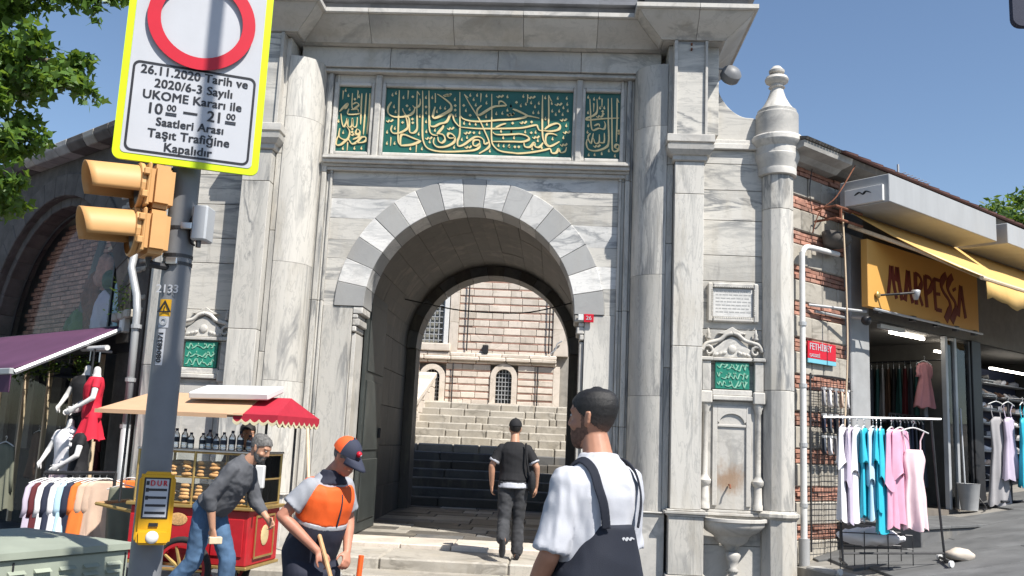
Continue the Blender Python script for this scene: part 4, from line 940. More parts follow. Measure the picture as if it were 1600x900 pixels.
MB().tube(smoothpts([(.95, -.38, 5.6), (.6, -.3, 5.1), (.45, -.15, 4.9), (.4, -.06, 4.6)], 5), .008, 5).build('wire', 'rust', CB); MB().tube(smoothpts([(.75, -.3, 4.9), (.74, -.34, 4.0), (.72, -.36, 3.0), (.62, -.36, 2.0)], 4), .012, 5).build('wire', 'wood_pale', CB); MB().tube(smoothpts([(.42, -.05, 5.5), (.36, -.05, 5.2), (.42, -.04, 4.9)], 4), .007, 5).build('wire', 'dark_metal', CB)
SCM = thing('security_camera', 'small dark dome security camera beneath the left end of the orange sign', 'camera', RW, RA)
MB().tube([(1.3, -.1, 3.56), (1.3, -.25, 3.54)], .03, 8).build('arm', 'grey_metal', SCM); MB().ell((1.3, -.3, 3.5), (.07, .07, .07)).build('dome', 'black_plastic', SCM, smooth=True)
# antenna on the roof
AN = thing('roof_antenna', 'small metal television antenna on the roof edge', 'antenna', RW, RA)
MB().tube([(3.2, .2, 5.8), (3.2, .2, 6.25)], .02, 6).build('mast', 'grey_metal', AN)
MB().tube([(2.9, .2, 6.05), (4.0, .2, 6.1)], .012, 6).build('boom', 'grey_metal', AN)
for k in range(8): MB().tube([(3.1 + .11 * k, .02, 6.06), (3.1 + .11 * k, .38, 6.06)], .006, 4).build('rod', 'grey_metal', AN)

# ------------------------------------------------------------------ left wing: sooty arched stone building at -38 degrees
LA = R(-38); LWO = (-4.35, -.15, 0)
B2 = thing('stone_hall', 'sooty dark stone hall with a big arched shop window, left of the gate', 'building', LWO, LA)
AC, AR, AZ = -3.08, 2.42, 2.75      # arch centre, radius, springing (slightly pointed)
def archpts(r, k=14, lift=.02):
    return [(AC + r * math.cos(math.pi * i / k), AZ + (r + lift * math.sin(math.pi * i / k)) * math.sin(math.pi * i / k)) for i in range(k + 1)]
ao = archpts(AR + .0)
MB().prism([(AC + AR, 0), (0.0, 0), (0.0, 5.75), (AC, 5.75)] + ao[7::-1], 0, .5, 'y').build('wall', 'soot_stone', B2)
MB().prism([(AC - AR, 0), (-9, 0), (-9, 5.75), (AC, 5.75)] + ao[7:], 0, .5, 'y').build('wall', 'soot_stone', B2)
voussoirs_l = archpts(AR, 21); vo = archpts(AR + .36, 21)
for i in range(21):
    MB().prism([voussoirs_l[i], voussoirs_l[i + 1], vo[i + 1], vo[i]], -.035 - random.uniform(0, .008), .3, 'y').build('voussoir', 'soot_stone', B2, .012)
vi = archpts(AR - .15, 21)
for i in range(21): MB().prism([vi[i], vi[i + 1], voussoirs_l[i + 1], voussoirs_l[i]], .08, .45, 'y').build('inner_voussoir', 'soot_stone', B2, .012)
# rough weathered stones on the right spandrel (pale flaking patches)
for k in range(46):
    z = 3.0 + random.random() * 2.2; x = -1.05 + random.random() * .95
    if (x - AC) ** 2 + (z - AZ) ** 2 > (AR + .40) ** 2: MB().box(x - .14, x + .14, -.02, .05, z - .035, z + .035).build('worn_stone', 'stair_stone', B2, .015)
x = -8.8
while x < -.2:
    w = random.uniform(.3, .55); MB().prism([(.2, 5.76), (-.22, 5.76), (-.30, 5.86), (-.30, 5.96), (.2, 6.05)], x + .004, x + w - .004, 'x').build('eave_stone', random.choice(['soot_stone', 'soot_stone', 'stair_stone', 'kerb_stone']), B2, .012); x += w
MB().box(-9, .0, -.1, .5, 6.0, 6.06).build('roof', 'lead', B2)
# glazed infill of the arch with a brick wall seen behind it
gl = MB(); gp = archpts(AR - .18); gl.prism([(AC + AR - .18, 2.7)] + gp + [(AC - AR + .18, 2.7)], .36, .37, 'y'); gl.build('arched_pane', 'window_glass', B2)
MB().tube([(p[0], .35, p[1]) for p in archpts(AR - .17, 20)], .025, 6).build('pane_frame', 'dark_metal', B2)
for i, x in enumerate((-1.75,)): MB().box(x - .02, x + .02, .34, .38, 2.9, 4.55).build('glazing_bar', 'dark_metal', B2)
MB().box(-6.0, -.6, .60, .66, 2.6, 5.6).build('inner_wall', 'vault_stone', B2)
bb = MB().box(0, .23, 0, .08, 0, .062).mesh('brick', 'brick_dark', .005)
cnt = 0
for j in range(28):
    z = 2.9 + j * .075
    for i in range(13):
        x = -5.4 + i * .245 + (j % 2) * .12
        if x > -2.6 + .4 * math.sin(j * .35): continue
        if (x + .1 - AC) ** 2 + (z - AZ) ** 2 > 2.25 ** 2: continue
        link('brick', bb, B2, (x, .535 + random.uniform(-.008, .008), z)); cnt += 1
# things behind the glass: a stair stringer, a leaning frame, stored goods
MB().tube([(-3.3, .6, 2.9), (-2.5, .6, 4.8)], .13, 8).build('stair_stringer', 'olive_stone' if 'olive_stone' in MT else 'vault_stone', B2)
for q in ([(-2.3, .5, 4.35), (-1.85, .5, 4.42)], [(-1.88, .5, 3.3), (-1.85, .5, 4.42)]): MB().tube(q, .03, 6).build('frame_batten', 'wood_pale', B2)
for (x, y, z, rx, rz, m) in ((-2.3, .5, 3.25, .35, .45, 'g_lilac'), (-1.8, .5, 3.3, .25, .55, 'g_pale_blue'), (-1.5, .48, 3.1, .25, .4, 'sign_blue'), (-2.75, .52, 3.5, .3, .6, 'rust'), (-2.4, .52, 4.0, .26, .28, 'brick_red'), (-3.2, .5, 3.2, .3, .25, 'leaf'), (-2.1, .5, 3.85, .25, .15, 'leaf_dark')):
    me = MB().ell((x, y, z), (rx, .07, rz), 20, 14).mesh('stored_bundle', m, smooth=True); rough_mesh(me, .09, 4); link('stored_bundle', me, B2)
# shop front below the awning
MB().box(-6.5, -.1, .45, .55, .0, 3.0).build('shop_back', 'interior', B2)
MB().box(-6.5, -.1, -.02, .1, 2.62, 3.0).build('lintel', 'black_plastic', B2)
for x in (-5.6, -4.6, -3.6, -2.75, -1.95, -1.12): MB().box(x - .025, x + .025, .0, .06, .1, 2.62).build('shop_mullion', 'wood_pale', B2)
for a, c in ((-5.6, -4.6), (-4.6, -3.6), (-3.6, -2.75), (-2.75, -1.95), (-1.95, -1.12)): MB().box(a + .03, c - .03, .02, .03, .15, 2.6).build('shop_pane', 'window_glass', B2)
for x in (-5.2, -4.2, -3.2, -2.4): MB().box(x - .25, x + .25, .3, .36, 1.2, 2.4).build('display_panel', 'interior_pale', B2)
# purple awning
PA = thing('purple_awning', 'sloping purple fabric awning over the shop beside the gate', 'awning', LWO, LA)
n = 16; vs = []
for j in range(6):
    t = j / 5
    for i in range(n + 1):
        u = -6.2 + 5.85 * i / n; vs.append((u, -.08 - 1.35 * t, 2.98 - .70 * t - .03 * math.sin(math.pi * t)))
fs = [(j * (n + 1) + i, j * (n + 1) + i + 1, (j + 1) * (n + 1) + i + 1, (j + 1) * (n + 1) + i) for j in range(5) for i in range(n)]
o = link('canopy', MB().add(vs, fs).mesh('canopy', 'purple_cloth', smooth=True), PA); sm = o.modifiers.new('s', 'SOLIDIFY'); sm.thickness = .012
MB().box(-6.2, -.36, -1.48, -1.40, 2.20, 2.28).build('front_bar', 'grey_metal', PA, .01)
MB().box(-6.2, -.36, -1.46, -1.45, 1.98, 2.20).build('valance', 'purple_cloth', PA)
MB().tube([(-.36, -.08, 2.94), (-.36, -1.42, 2.23)], .035, 6).build('side_arm', 'grey_metal', PA); MB().box(-.42, -.30, -.14, -.02, 2.88, 3.12).build('end_cap', 'white_paint', PA, .02)
# crooked white drain pipe at the left edge of the gate
DP2 = thing('drain_pipe', 'crooked pale drain pipe between the sooty hall and the gate', 'pipe', LWO, LA)
MB().tube([(-.24, -.1, 4.1), (-.19, -.16, 3.75), (.12, -.2, 3.34), (.18, -.2, 3.1), (.22, -.2, 1.6)], .05, 10).build('upper_pipe', 'grey_metal', DP2, smooth=True); MB().tube([(.22, -.2, 1.6), (.26, -.2, .0)], .058, 10).build('lower_pipe', 'grey_metal', DP2, smooth=True)
for z in (2.9, 2.2, 1.6): MB().tube([(.2, -.2, z), (.2, -.2, z + .05)], .068, 10).build('pipe_clamp', 'grey_metal', DP2)
WP = thing('wall_plant', 'small weed growing from a ledge above the purple awning', 'plant', LWO, LA)
mb = MB()
for k in range(150):
    p = Vector((-.55 + random.gauss(0, .13), -.06 + random.gauss(0, .05), 3.32 + random.gauss(0, .15))); d = Vector((random.gauss(0, 1), random.gauss(0, 1), random.gauss(.3, 1))).normalized(); e = d.cross(Vector((.3, .8, .2))).normalized()
    mb.add([p, p + d * .03 + e * .014, p + d * .07, p + d * .03 - e * .014], [(0, 1, 2, 3)])
mb.build('leaves', 'leaf', WP)
for k in range(4): MB().tube([(-.55, -.02, 3.05), (-.55 + random.gauss(0, .1), -.06, 3.3)], .006, 4).build('stem', 'bark', WP)
LG = thing('ledge_stones', 'small broken stone ledge above the right end of the purple awning', 'ledge', LWO, LA)
for k in range(3): MB().box(-.62 + .16 * k, -.47 + .16 * k, -.16, .02, 3.03 + .02 * k, 3.16 + .015 * k).build('stone', 'stair_stone', LG, .02)

# ------------------------------------------------------------------ street furniture in front
PX, PY = -.50, -8.28
PO = thing('lamp_post', 'thick grey steel post that carries the traffic sign and signals', 'post', (PX, PY, 0))
MB().tube([(0, 0, 0), (0, 0, 1.2), (0, 0, 2.3), (0, 0, 5.2)], [.070, .067, .063, .056], 24).build('shaft', 'pole_grey', PO, smooth=True, angle=60)
MB().tube(smoothpts([(0, 0, 5.15), (.06, -.06, 5.32), (.35, -.35, 5.5), (1.0, -1.0, 5.68), (2.2, -2.2, 5.95)], 4), .03, 10).build('lamp_arm', 'pole_grey', PO, smooth=True)
MB().prism([(2.1, -2.3), (2.3, -2.1), (2.7, -2.5), (2.5, -2.7)], 5.93, 6.02, 'z').build('lamp_head', 'grey_metal', PO, .02)
MB().lathe([(.16, 0), (.16, .03), (.12, .05), (.10, .2)], 20).build('foot_flange', 'pole_grey', PO)
for z in (2.36, 2.52, 2.395): MB().lathe([(.0655, z), (.066, z + .014)], 24, cap=False).build('strap', 'dark_metal', PO)
for k, z in enumerate((2.365, 2.525)): MB().box(-.02 + .05 * k, .03 + .05 * k, -.08, -.06, z - .008, z + .022).build('buckle', 'steel', PO, .003)
def decal(o, z0, z1, a0, a1, r, m, nm):
    n = 6; vs = [(r * math.cos(R(a0 + (a1 - a0) * i / n)), r * math.sin(R(a0 + (a1 - a0) * i / n)), z) for z in (z0, z1) for i in range(n + 1)]
    return MB().add(vs, [(i, i + 1, n + 2 + i, n + 1 + i) for i in range(n)]).build(nm, m, o)
decal(PO, 2.125, 2.20, 240, 288, .0650, 'button_yellow', 'warning_sticker'); decal(PO, 2.075, 2.124, 243, 285, .0652, 'sign_white', 'round_sticker'); decal(PO, 1.91, 2.07, 247, 277, .0655, 'sign_white', 'number_sticker')
def on_pole(body, size, m, z, ang, r, rot=0, bold=.001, nm='lettering'):
    a = R(ang); return text(body, size, m, PO, (r * math.cos(a), r * math.sin(a), z), (R(90), rot, a + R(90)), .0006, bold, name=nm)
on_pole('2133', .052, 'sign_white', 2.245, 268, .0675, bold=.001); on_pole('08048371', .034, 'sign_black', 1.99, 262, .0675, R(-90))
on_pole('△', .07, 'sign_black', 2.163, 264, .0675, bold=.001); on_pole('!', .03, 'sign_black', 2.157, 264, .068, bold=.001); on_pole('◎', .045, 'grey_metal', 2.10, 264, .068)
GB = thing('junction_box', 'small grey junction box strapped to the right of the post', 'box', (PX + .108, PY - .02, 2.47))
MB().box(-.035, .035, -.05, .05, 0, .16).build('case', 'grey_metal', GB, .008); MB().tube([(0, -.03, 0), (0, -.03, -.03)], .012, 8).build('gland', 'dark_metal', GB); MB().tube(smoothpts([(-.035, 0, .13), (-.05, -.03, .08), (-.045, -.02, .0), (-.02, -.02, -.02)], 4), .005, 5).build('cable', 'black_plastic', GB)
# the no-entry sign with its text plate
TS = thing('traffic_sign', 'white traffic sign with a red ring, Turkish text and a lime border on the post', 'sign', (-.452, -8.405, 2.785), R(22))
def rrect(w, h, r, n=5):
    pts = []
    for cx, cz, a in ((w / 2 - r, r, -90), (w / 2 - r, h - r, 0), (-w / 2 + r, h - r, 90), (-w / 2 + r, r, 180)):
        pts += [(cx + r * math.cos(R(a + 90 * i / n)), cz + r * math.sin(R(a + 90 * i / n))) for i in range(n + 1)]
    return pts
MB().prism(rrect(.615, 1.0, .035), -.004, .012, 'y').build('plate', 'sign_lime', TS)
MB().prism([(x, z + .03) for x, z in rrect(.553, .94, .02)], -.0065, -.0041, 'y').build('white_field', 'sign_white', TS)
MB().lathe([(.176, -.0095), (.232, -.0095), (.232, -.0066), (.176, -.0066), (.176, -.0095)], 56, cap=False).build('red_ring', 'sign_red', TS, loc=None).matrix_local = Matrix.Translation((0.005, 0, .68)) @ Matrix.Rotation(R(-90), 4, 'X') @ Matrix.Scale(-1, 4, (0, 0, 1))
for o in kids(TS):
    if o.name.startswith('red_ring'):
        o.matrix_local = Matrix.Translation((.005, -.0161, .68)) @ Matrix.Rotation(R(-90), 4, 'X')
ro, ri = rrect(.525, .415, .03), rrect(.505, .395, .022); k = len(ro)
MB().add([(x, -.0085, z + .04) for x, z in ro] + [(x, -.0085, z + .05) for x, z in ri] + [(x, -.0066, z + .04) for x, z in ro] + [(x, -.0066, z + .05) for x, z in ri],
         [(i, (i + 1) % k, k + (i + 1) % k, k + i) for i in range(k)] + [(i, (i + 1) % k, 2 * k + (i + 1) % k, 2 * k + i) for i in range(k)]).build('text_border', 'sign_black', TS)
for body, z, s in (('26.11.2020 Tarih ve', .418, .056), ('2020/6-3 Sayılı', .361, .056), ('UKOME Kararı ile', .305, .056), ('Saatleri Arası', .186, .053), ('Taşıt Trafiğine', .131, .056), ('Kapalıdır', .074, .056)):
    text(body, s, 'sign_black', TS, (0, -.0082, z), bold=.0016, ext=.0008, space=1.04, sx=.97)
text('10', .07, 'sign_black', TS, (-.155, -.0082, .243), bold=.0016, ext=.0008); text('00', .04, 'sign_black', TS, (-.085, -.0082, .256), bold=.001, ext=.0008)
text('21', .07, 'sign_black', TS, (.10, -.0082, .243), bold=.0016, ext=.0008); text('00', .04, 'sign_black', TS, (.168, -.0082, .256), bold=.001, ext=.0008)
mb = MB(); mb.box(-.035, .025, -.009, -.0066, .240, .250)
for x in (-.108, .145):
    for z in (.230, .221): mb.box(x, x + .046, -.009, -.0066, z, z + .005)
mb.build('dash_marks', 'sign_black', TS)
for z in (.25, .8): MB().box(-.06, .06, .0125, .055, z, z + .03).build('bracket', 'steel', TS, .003)
# traffic signal head seen from the side
TL = thing('traffic_signal', 'yellow two-lamp traffic signal with long visors, turned side-on', 'traffic light', (-.60, -8.42, 2.375), R(38))
# local: lamps look along -x
for k in range(2):
    z = .2 * k
    MB().box(-.02, .085, -.105, .105, z + .003, z + .197).build('housing', 'signal_yellow', TL, .022, seg=2)
    MB().box(-.035, -.02, -.11, .11, z + .004, z + .196).build('door_plate', 'signal_yellow', TL, .006)
    vs = []; n = 20
    for t in range(9):
        tt = t / 8
        for i in range(n + 1):
            a = R(-20 + 220 * i / n)     # open towards the ground
            L = .245 - .05 * (1 - max(0, math.sin(a) * .5 + .5)) ** 1.2
            r = .098 - .006 * tt
            vs.append((-.03 - L * tt, r * math.cos(a), z + .1 + r * math.sin(a) - .018 * tt))
    m = MB().add(vs, [(t * (n + 1) + i, t * (n + 1) + i + 1, (t + 1) * (n + 1) + i + 1, (t + 1) * (n + 1) + i) for t in range(8) for i in range(n)]).mesh('visor', 'signal_yellow', smooth=True)
    o = link('visor', m, TL); q = o.modifiers.new('s', 'SOLIDIFY'); q.thickness = .004
    MB().lathe([(.099, 0), (.108, .004), (.108, .02), (.099, .024)], 24, cap=False).build('visor_flange', 'signal_yellow', TL).matrix_local = Matrix.Translation((-.036, 0, z + .1)) @ Matrix.Rotation(R(-90), 4, 'Y')
    MB().ell((-.035, 0, z + .1), (.02, .09, .09), 18, 10).build('lens', 'black_plastic', TL, smooth=True)
    for zz in (.05, .15): MB().box(-.055, -.03, -.125, -.105, z + zz - .015, z + zz + .015).build('latch', 'signal_yellow', TL, .004)
MB().tube([(.03, .0, -.002), (.03, 0, -.03), (.16, .03, -.03)], .016, 8).build('mount_arm', 'dark_metal', TL); MB().tube([(.05, .05, .42), (.13, .08, .42)], .016, 8).build('mount_arm', 'dark_metal', TL)
# push button box
BB = thing('push_button_box', 'yellow pedestrian push button box with a white panel on the post', 'button box', (PX + .045, PY - .066, 1.165), R(22))
MB().prism([(-.068, 0), (.068, 0), (.072, .03), (.072, .275), (.058, .295), (-.058, .295), (-.072, .275), (-.072, .03)], -.075, .0, 'y').build('case', 'button_yellow', BB, .012, seg=2)
MB().box(-.052, .052, -.0785, -.0755, .105, .272).build('window_frame', 'black_plastic', BB, .004); MB().box(-.045, .045, -.081, -.079, .112, .266).build('notice', 'sign_white', BB)
text('DUR', .032, 'sign_red', BB, (.006, -.0825, .249), bold=.001, space=1.4, sx=.85)
mb = MB(); 
for z in (.222, .19, .158, .128): mb.box(-.04, .04, -.0822, -.0815, z - .004, z + .006)
mb.build('notice_lines', 'sign_black', BB)
for z in (.245, .217, .185): MB().box(-.043, -.031, -.0826, -.0812, z - .003, z + .013).build('indicator', 'black_plastic', BB)
MB().box(-.018, .018, -.082, -.0755, .074, .088).build('slot', 'black_plastic', BB); MB().prism([(-.06, .0), (.06, 0), (.066, .062), (-.066, .062)], -.098, -.076, 'y').build('button_guard', 'button_yellow', BB, .01, seg=2)
MB().ell((0, -.098, .032), (.026, .012, .026), 18, 10).build('button', 'mannequin', BB, smooth=True)
# electrical cabinet
CA = thing('electrical_cabinet', 'sage green metal utility cabinet with louvres at the lower left corner', 'cabinet', (-.86, -7.65, 0), math.atan2(-.89, -.45) )
# local +x runs along the louvred face away from the corner; +y is behind it
MB().box(0, 1.15, -.85, 0, .05, 1.04).build('body', 'cabinet_green', CA, .006)
MB().add([(-.02, -.87, 1.045), (1.17, -.87, 1.045), (1.17, .02, 1.045), (-.02, .02, 1.045), (-.02, -.87, 1.075), (1.17, -.87, 1.075), (1.17, .02, 1.075), (-.02, .02, 1.075), (.3, -.43, 1.105), (.87, -.43, 1.105)],
         [(0, 1, 5, 4), (1, 2, 6, 5), (2, 3, 7, 6), (3, 0, 4, 7), (4, 5, 9, 8), (6, 7, 8, 9), (5, 6, 9), (7, 4, 8), (0, 3, 2, 1)]).build('lid', 'cabinet_green', CA)
lv = MB().prism([(.0, 0), (.022, .004), (.0, .018)], -.04, .04, 'x').mesh('louvre', 'cabinet_green')
for i in range(8):
    for j in range(5): link('louvre', lv, CA, (.085 + .125 * i, .0005, .975 - .036 * j))
for x in (.02, .6, 1.13): MB().box(x - .004, x + .004, .0, .004, .06, 1.03).build('door_seam', 'dark_metal', CA)
MB().box(-.01, 1.16, -.86, .01, 0, .05).build('plinth', 'concrete_grey', CA)
# back of another signal at the right edge of view
SB = thing('signal_backboard', 'dark rounded signal boards on a post at the right edge', 'traffic light', (3.95, -7.3, 0))
MB().tube([(.12, .1, 0), (.12, .1, 4.6)], .05, 12).build('post', 'pole_grey', SB, smooth=True)
for z0, z1, x in ((2.45, 2.82, -.23), (4.06, 4.55, -.26)): MB().prism([(a + x + .25, b + z0) for a, b in rrect(.5, z1 - z0, .05)], -.02, .02, 'y').build('board', 'cap_navy', SB)
for z in (2.6, 4.1): MB().box(.0, .12, .02, .1, z, z + .06).build('bracket', 'dark_metal', SB)

# ------------------------------------------------------------------ snack cart
CT = thing('snack_cart', 'red snack cart with brass glass case, spoked wheel and a beige and red canopy', 'cart', (-2.25, -2.85, 0), R(-7))
MB().box(-.62, .62, -.36, .36, .36, .88).build('body', 'red_paint', CT, .01)
MB().box(-.66, .66, -.40, .40, .88, .915).build('counter', 'brass', CT, .008); MB().box(-.64, .64, -.38, .38, .33, .36).build('chassis', 'brass', CT, .005)
for x in (-.45, 0, .42): q = MB().box(x - .16, x + .16, -.375, -.361, .45, .80).build('side_panel', 'red_paint', CT, .004)
q = MB().box(.6205, .632, -.22, .22, .43, .82).build('end_panel', 'red_paint', CT, .004)
for a in ((-.2, .2, .42, .44), (-.2, .2, .81, .83), (-.22, -.2, .42, .83), (.2, .22, .42, .83)): MB().box(.632, .64, a[0], a[1], a[2], a[3]).build('gold_trim', 'brass', CT)
MB().ell((.636, 0, .63), (.01, .09, .1), 14, 8).build('painted_medallion', 'gold', CT)
MB().box(.12, .30, -.379, -.376, .70, .86).build('picture_panel', 'sign_white', CT); MB().ell((.21, -.379, .77), (.06, .004, .05)).build('picture', 'bread', CT); MB().ell((-.1, -.379, .77), (.1, .004, .06)).build('picture', 'bread', CT)
for wx, wy in ((.02, -.45), (.02, .45)):
    w = MB().lathe([(.255, -.02), (.30, -.025), (.31, 0), (.30, .025), (.255, .02), (.25, 0), (.255, -.02)], 32, cap=False).build('wheel', 'rubber', CT, smooth=True); w.location = (wx, wy, .31); w.rotation_euler = (R(90), 0, 0)
    MB().lathe([(.225, -.018), (.256, -.018), (.256, .018), (.225, .018), (.225, -.018)], 32, cap=False).build('rim', 'red_paint', w)
    for k in range(10):
        a = 2 * math.pi * k / 10; MB().tube([(.04 * math.cos(a), .04 * math.sin(a), 0), (.23 * math.cos(a), .23 * math.sin(a), 0)], [.02, .013], 6).build('spoke', 'brass', w)
    MB().lathe([(.05, -.04), (.055, 0), (.05, .04)], 14).build('hub', 'brass', w)
for x in (-.5, .5): MB().tube([(x, -.3, .33), (x, -.3, .02)], .02, 6).build('prop_leg', 'dark_metal', CT)
MB().tube([(-.62, -.28, .8), (-1.05, -.28, .86)], .018, 6).build('push_handle', 'brass', CT); MB().tube([(-.62, .28, .8), (-1.05, .28, .86)], .018, 6).build('push_handle', 'brass', CT); MB().tube([(-1.05, -.28, .86), (-1.05, .28, .86)], .018, 6).build('push_handle', 'wood', CT)
# glass case
for x in (-.6, 0, .6):
    for y in (-.34, .34): MB().tube([(x, y, .915), (x, y, 1.42)], .014, 6).build('case_post', 'brass', CT)
for z in (.93, 1.17, 1.41):
    for y in (-.34, .34): MB().tube([(-.6, y, z), (.6, y, z)], .010, 6).build('case_rail', 'brass', CT)
    for x in (-.6, .6): MB().tube([(x, -.34, z), (x, .34, z)], .010, 6).build('case_rail', 'brass', CT)
MB().box(-.6, .6, -.345, -.342, .93, 1.41).build('case_pane', 'glass', CT); MB().box(.598, .601, -.34, .34, .93, 1.41).build('case_pane', 'glass', CT)
MB().box(-.6, .6, -.34, .34, 1.165, 1.175).build('case_shelf', 'glass', CT); MB().box(-.62, .62, -.36, .36, 1.42, 1.44).build('case_top', 'steel', CT, .004)
# canopy: posts, beige cover, red end with fringe
for x in (-.75, .72):
    for y in (-.36, .36): MB().tube([(x, y, .9), (x, y, 1.80)], .013, 6).build('canopy_post', 'dark_metal', CT)
hw, rz_ = .52, .0
def gable(x0, x1, z0, z1, y, m, nm, x2=None, x3=None):
    x2 = x0 if x2 is None else x2; x3 = x1 if x3 is None else x3
    o = link(nm, MB().add([(x0, -y, z0), (x1, -y, z0), (x3, 0, z1), (x2, 0, z1), (x0, y, z0), (x1, y, z0)], [(0, 1, 2, 3), (3, 2, 5, 4), (0, 3, 4), (1, 5, 2)]).mesh(nm, m), CT); q = o.modifiers.new('s', 'SOLIDIFY'); q.thickness = .01; return o
gable(-.99, .55, 1.79, 2.0, .56, 'beige_cloth', 'beige_cover', -.72, .48)
MB().box(-.99, .40, -.575, -.565, 1.755, 1.795).build('beige_hem', 'beige_cloth', CT)
gable(.45, .90, 1.80, 1.985, .53, 'red_cloth', 'red_cover', .45, .80)
def fringe(p0, p1, z, n, amp):
    p0, p1 = Vector(p0), Vector(p1); vs = []
    for i in range(n + 1):
        p = p0.lerp(p1, i / n); vs += [(p.x, p.y, z), (p.x, p.y, z - .055 - amp * abs(math.sin(i * math.pi / 4)))]
    f1 = [(2 * i, 2 * i + 1, 2 * i + 3, 2 * i + 2) for i in range(n)]
    o = link('red_valance', MB().add(vs, f1).mesh('red_valance', 'red_cloth'), CT); q = o.modifiers.new('s', 'SOLIDIFY'); q.thickness = .006
    vs2 = [((v[0], v[1] - .004, v[2]) if i % 2 == 0 else (v[0], v[1] - .004, v[2] - .022)) for i, v in enumerate(vs)]
    for i in range(0, len(vs2), 2): vs2[i] = (vs[i + 1][0], vs[i + 1][1] - .004, vs[i + 1][2] + .008)
    o = link('fringe', MB().add(vs2, f1).mesh('fringe', 'fringe'), CT); q = o.modifiers.new('s', 'SOLIDIFY'); q.thickness = .012
fringe((.45, -.54, 0), (.90, -.54, 0), 1.80, 20, .03); fringe((.905, -.54, 0), (.905, .54, 0), 1.80, 32, .04); fringe((.45, .54, 0), (.90, .54, 0), 1.80, 20, .03)
BD = thing('white_board', 'flat white foam board lying on top of the cart canopy', 'board', (-2.0, -3.0, 1.985), R(-6))
MB().box(-.42, .42, -.2, .2, 0, .07).build('board', 'white_paint', BD, .012); BD.rotation_euler = (R(14), R(-1), R(-6))
# bread rings stacked in the case and bottles on top
sm_ = MB(); sm_.tube([(.062 * math.cos(2 * math.pi * k / 14), .062 * math.sin(2 * math.pi * k / 14), 0) for k in range(14)], .019, 7, closed=True); ring_me = sm_.mesh('bread_ring', 'bread', smooth=True)
rzm = Matrix.Rotation(R(-7), 3, 'Z'); c0 = Vector((-2.25, -2.85, 0))
def cart_pt(x, y, z): return c0 + rzm @ Vector((x, y, z))
for lvl, zb, nst in ((0, .935, 5), (1, 1.195, 4)):
    for i in range(8):
        for k in range(nst):
            o = link('bread_ring', ring_me, None, cart_pt(-.52 + .148 * i + random.uniform(-.006, .006), -.27 + random.uniform(-.02, .0), zb + .0375 * k), (R(random.uniform(-7, 7)), R(random.uniform(-7, 7)), random.random() * 3)); o.scale = (random.uniform(.92, 1.06),) * 3
            tag(o, 'golden sesame bread ring stacked on the %s shelf of the cart case' % ('lower' if lvl == 0 else 'upper'), 'bread', 'bread rings in the glass case %s shelf' % ('lower' if lvl == 0 else 'upper'))
bt = thing('water_bottle', 'clear plastic water bottle in the row on top of the cart case', 'bottle', cart_pt(-.56, -.2, 1.442), 0, 'bottles lined up on the cart')
MB().lathe([(.032, 0), (.034, .01), (.034, .05), (.031, .06), (.034, .07), (.034, .125), (.028, .145), (.014, .165), (.013, .175)], 12).build('bottle_body', 'bottle_plastic', bt, smooth=True); MB().lathe([(.0345, .06), (.0345, .11)], 12, cap=False).build('bottle_label', 'g_slate', bt); MB().lathe([(.015, .17), (.015, .195)], 10).build('bottle_cap', 'g_navy', bt)
for i in range(1, 13):
    q = copy_tree(bt, None, cart_pt(-.56 + .088 * i + random.uniform(-.012, .012), -.2 + random.uniform(-.05, .05), 1.442), random.random() * 3); kk_ = random.choice((.82, .9, 1.0, 1.0)); q.scale = (1, 1, kk_)
for nm, x, m in (('paper_roll', .42, 'white_paint'),):
    t = thing('paper_bag_stack', 'white paper bags hanging on the right post of the cart', 'bag', cart_pt(.66, -.36, 1.2)); MB().box(-.03, .08, -.03, .03, -.1, .12).build('bags', 'white_paint', t, .01); MB().box(-.03, .05, -.035, -.031, -.2, -.11).build('tag_card', 'sign_white', t)
ST_ = thing('plastic_stool', 'small black folding stool beside the cart', 'stool', (-1.30, -2.5, 0), R(10))
MB().box(-.17, .17, -.15, .15, .42, .46).build('seat', 'black_plastic', ST_, .012)
for x in (-.14, .14):
    for y in (-.12, .12): MB().tube([(x, y, .42), (x * 1.1, y * 1.2, 0)], .013, 6).build('leg', 'steel', ST_)
BP = thing('leaning_pole', 'long pale wooden pole leaning against the gate behind the cart', 'pole', (-1.42, -1.75, 0)); MB().tube([(0, 0, .0), (-.33, .6, 1.75)], .02, 8).build('shaft', 'wood_pale', BP)
KB = thing('stone_block', 'loose grey stone block lying beside the stool', 'stone', (-1.2, -2.2, 0)); me = MB().box(-.2, .2, -.15, .15, 0, .2).mesh('block', 'kerb_stone', .02); link('block', me, KB)

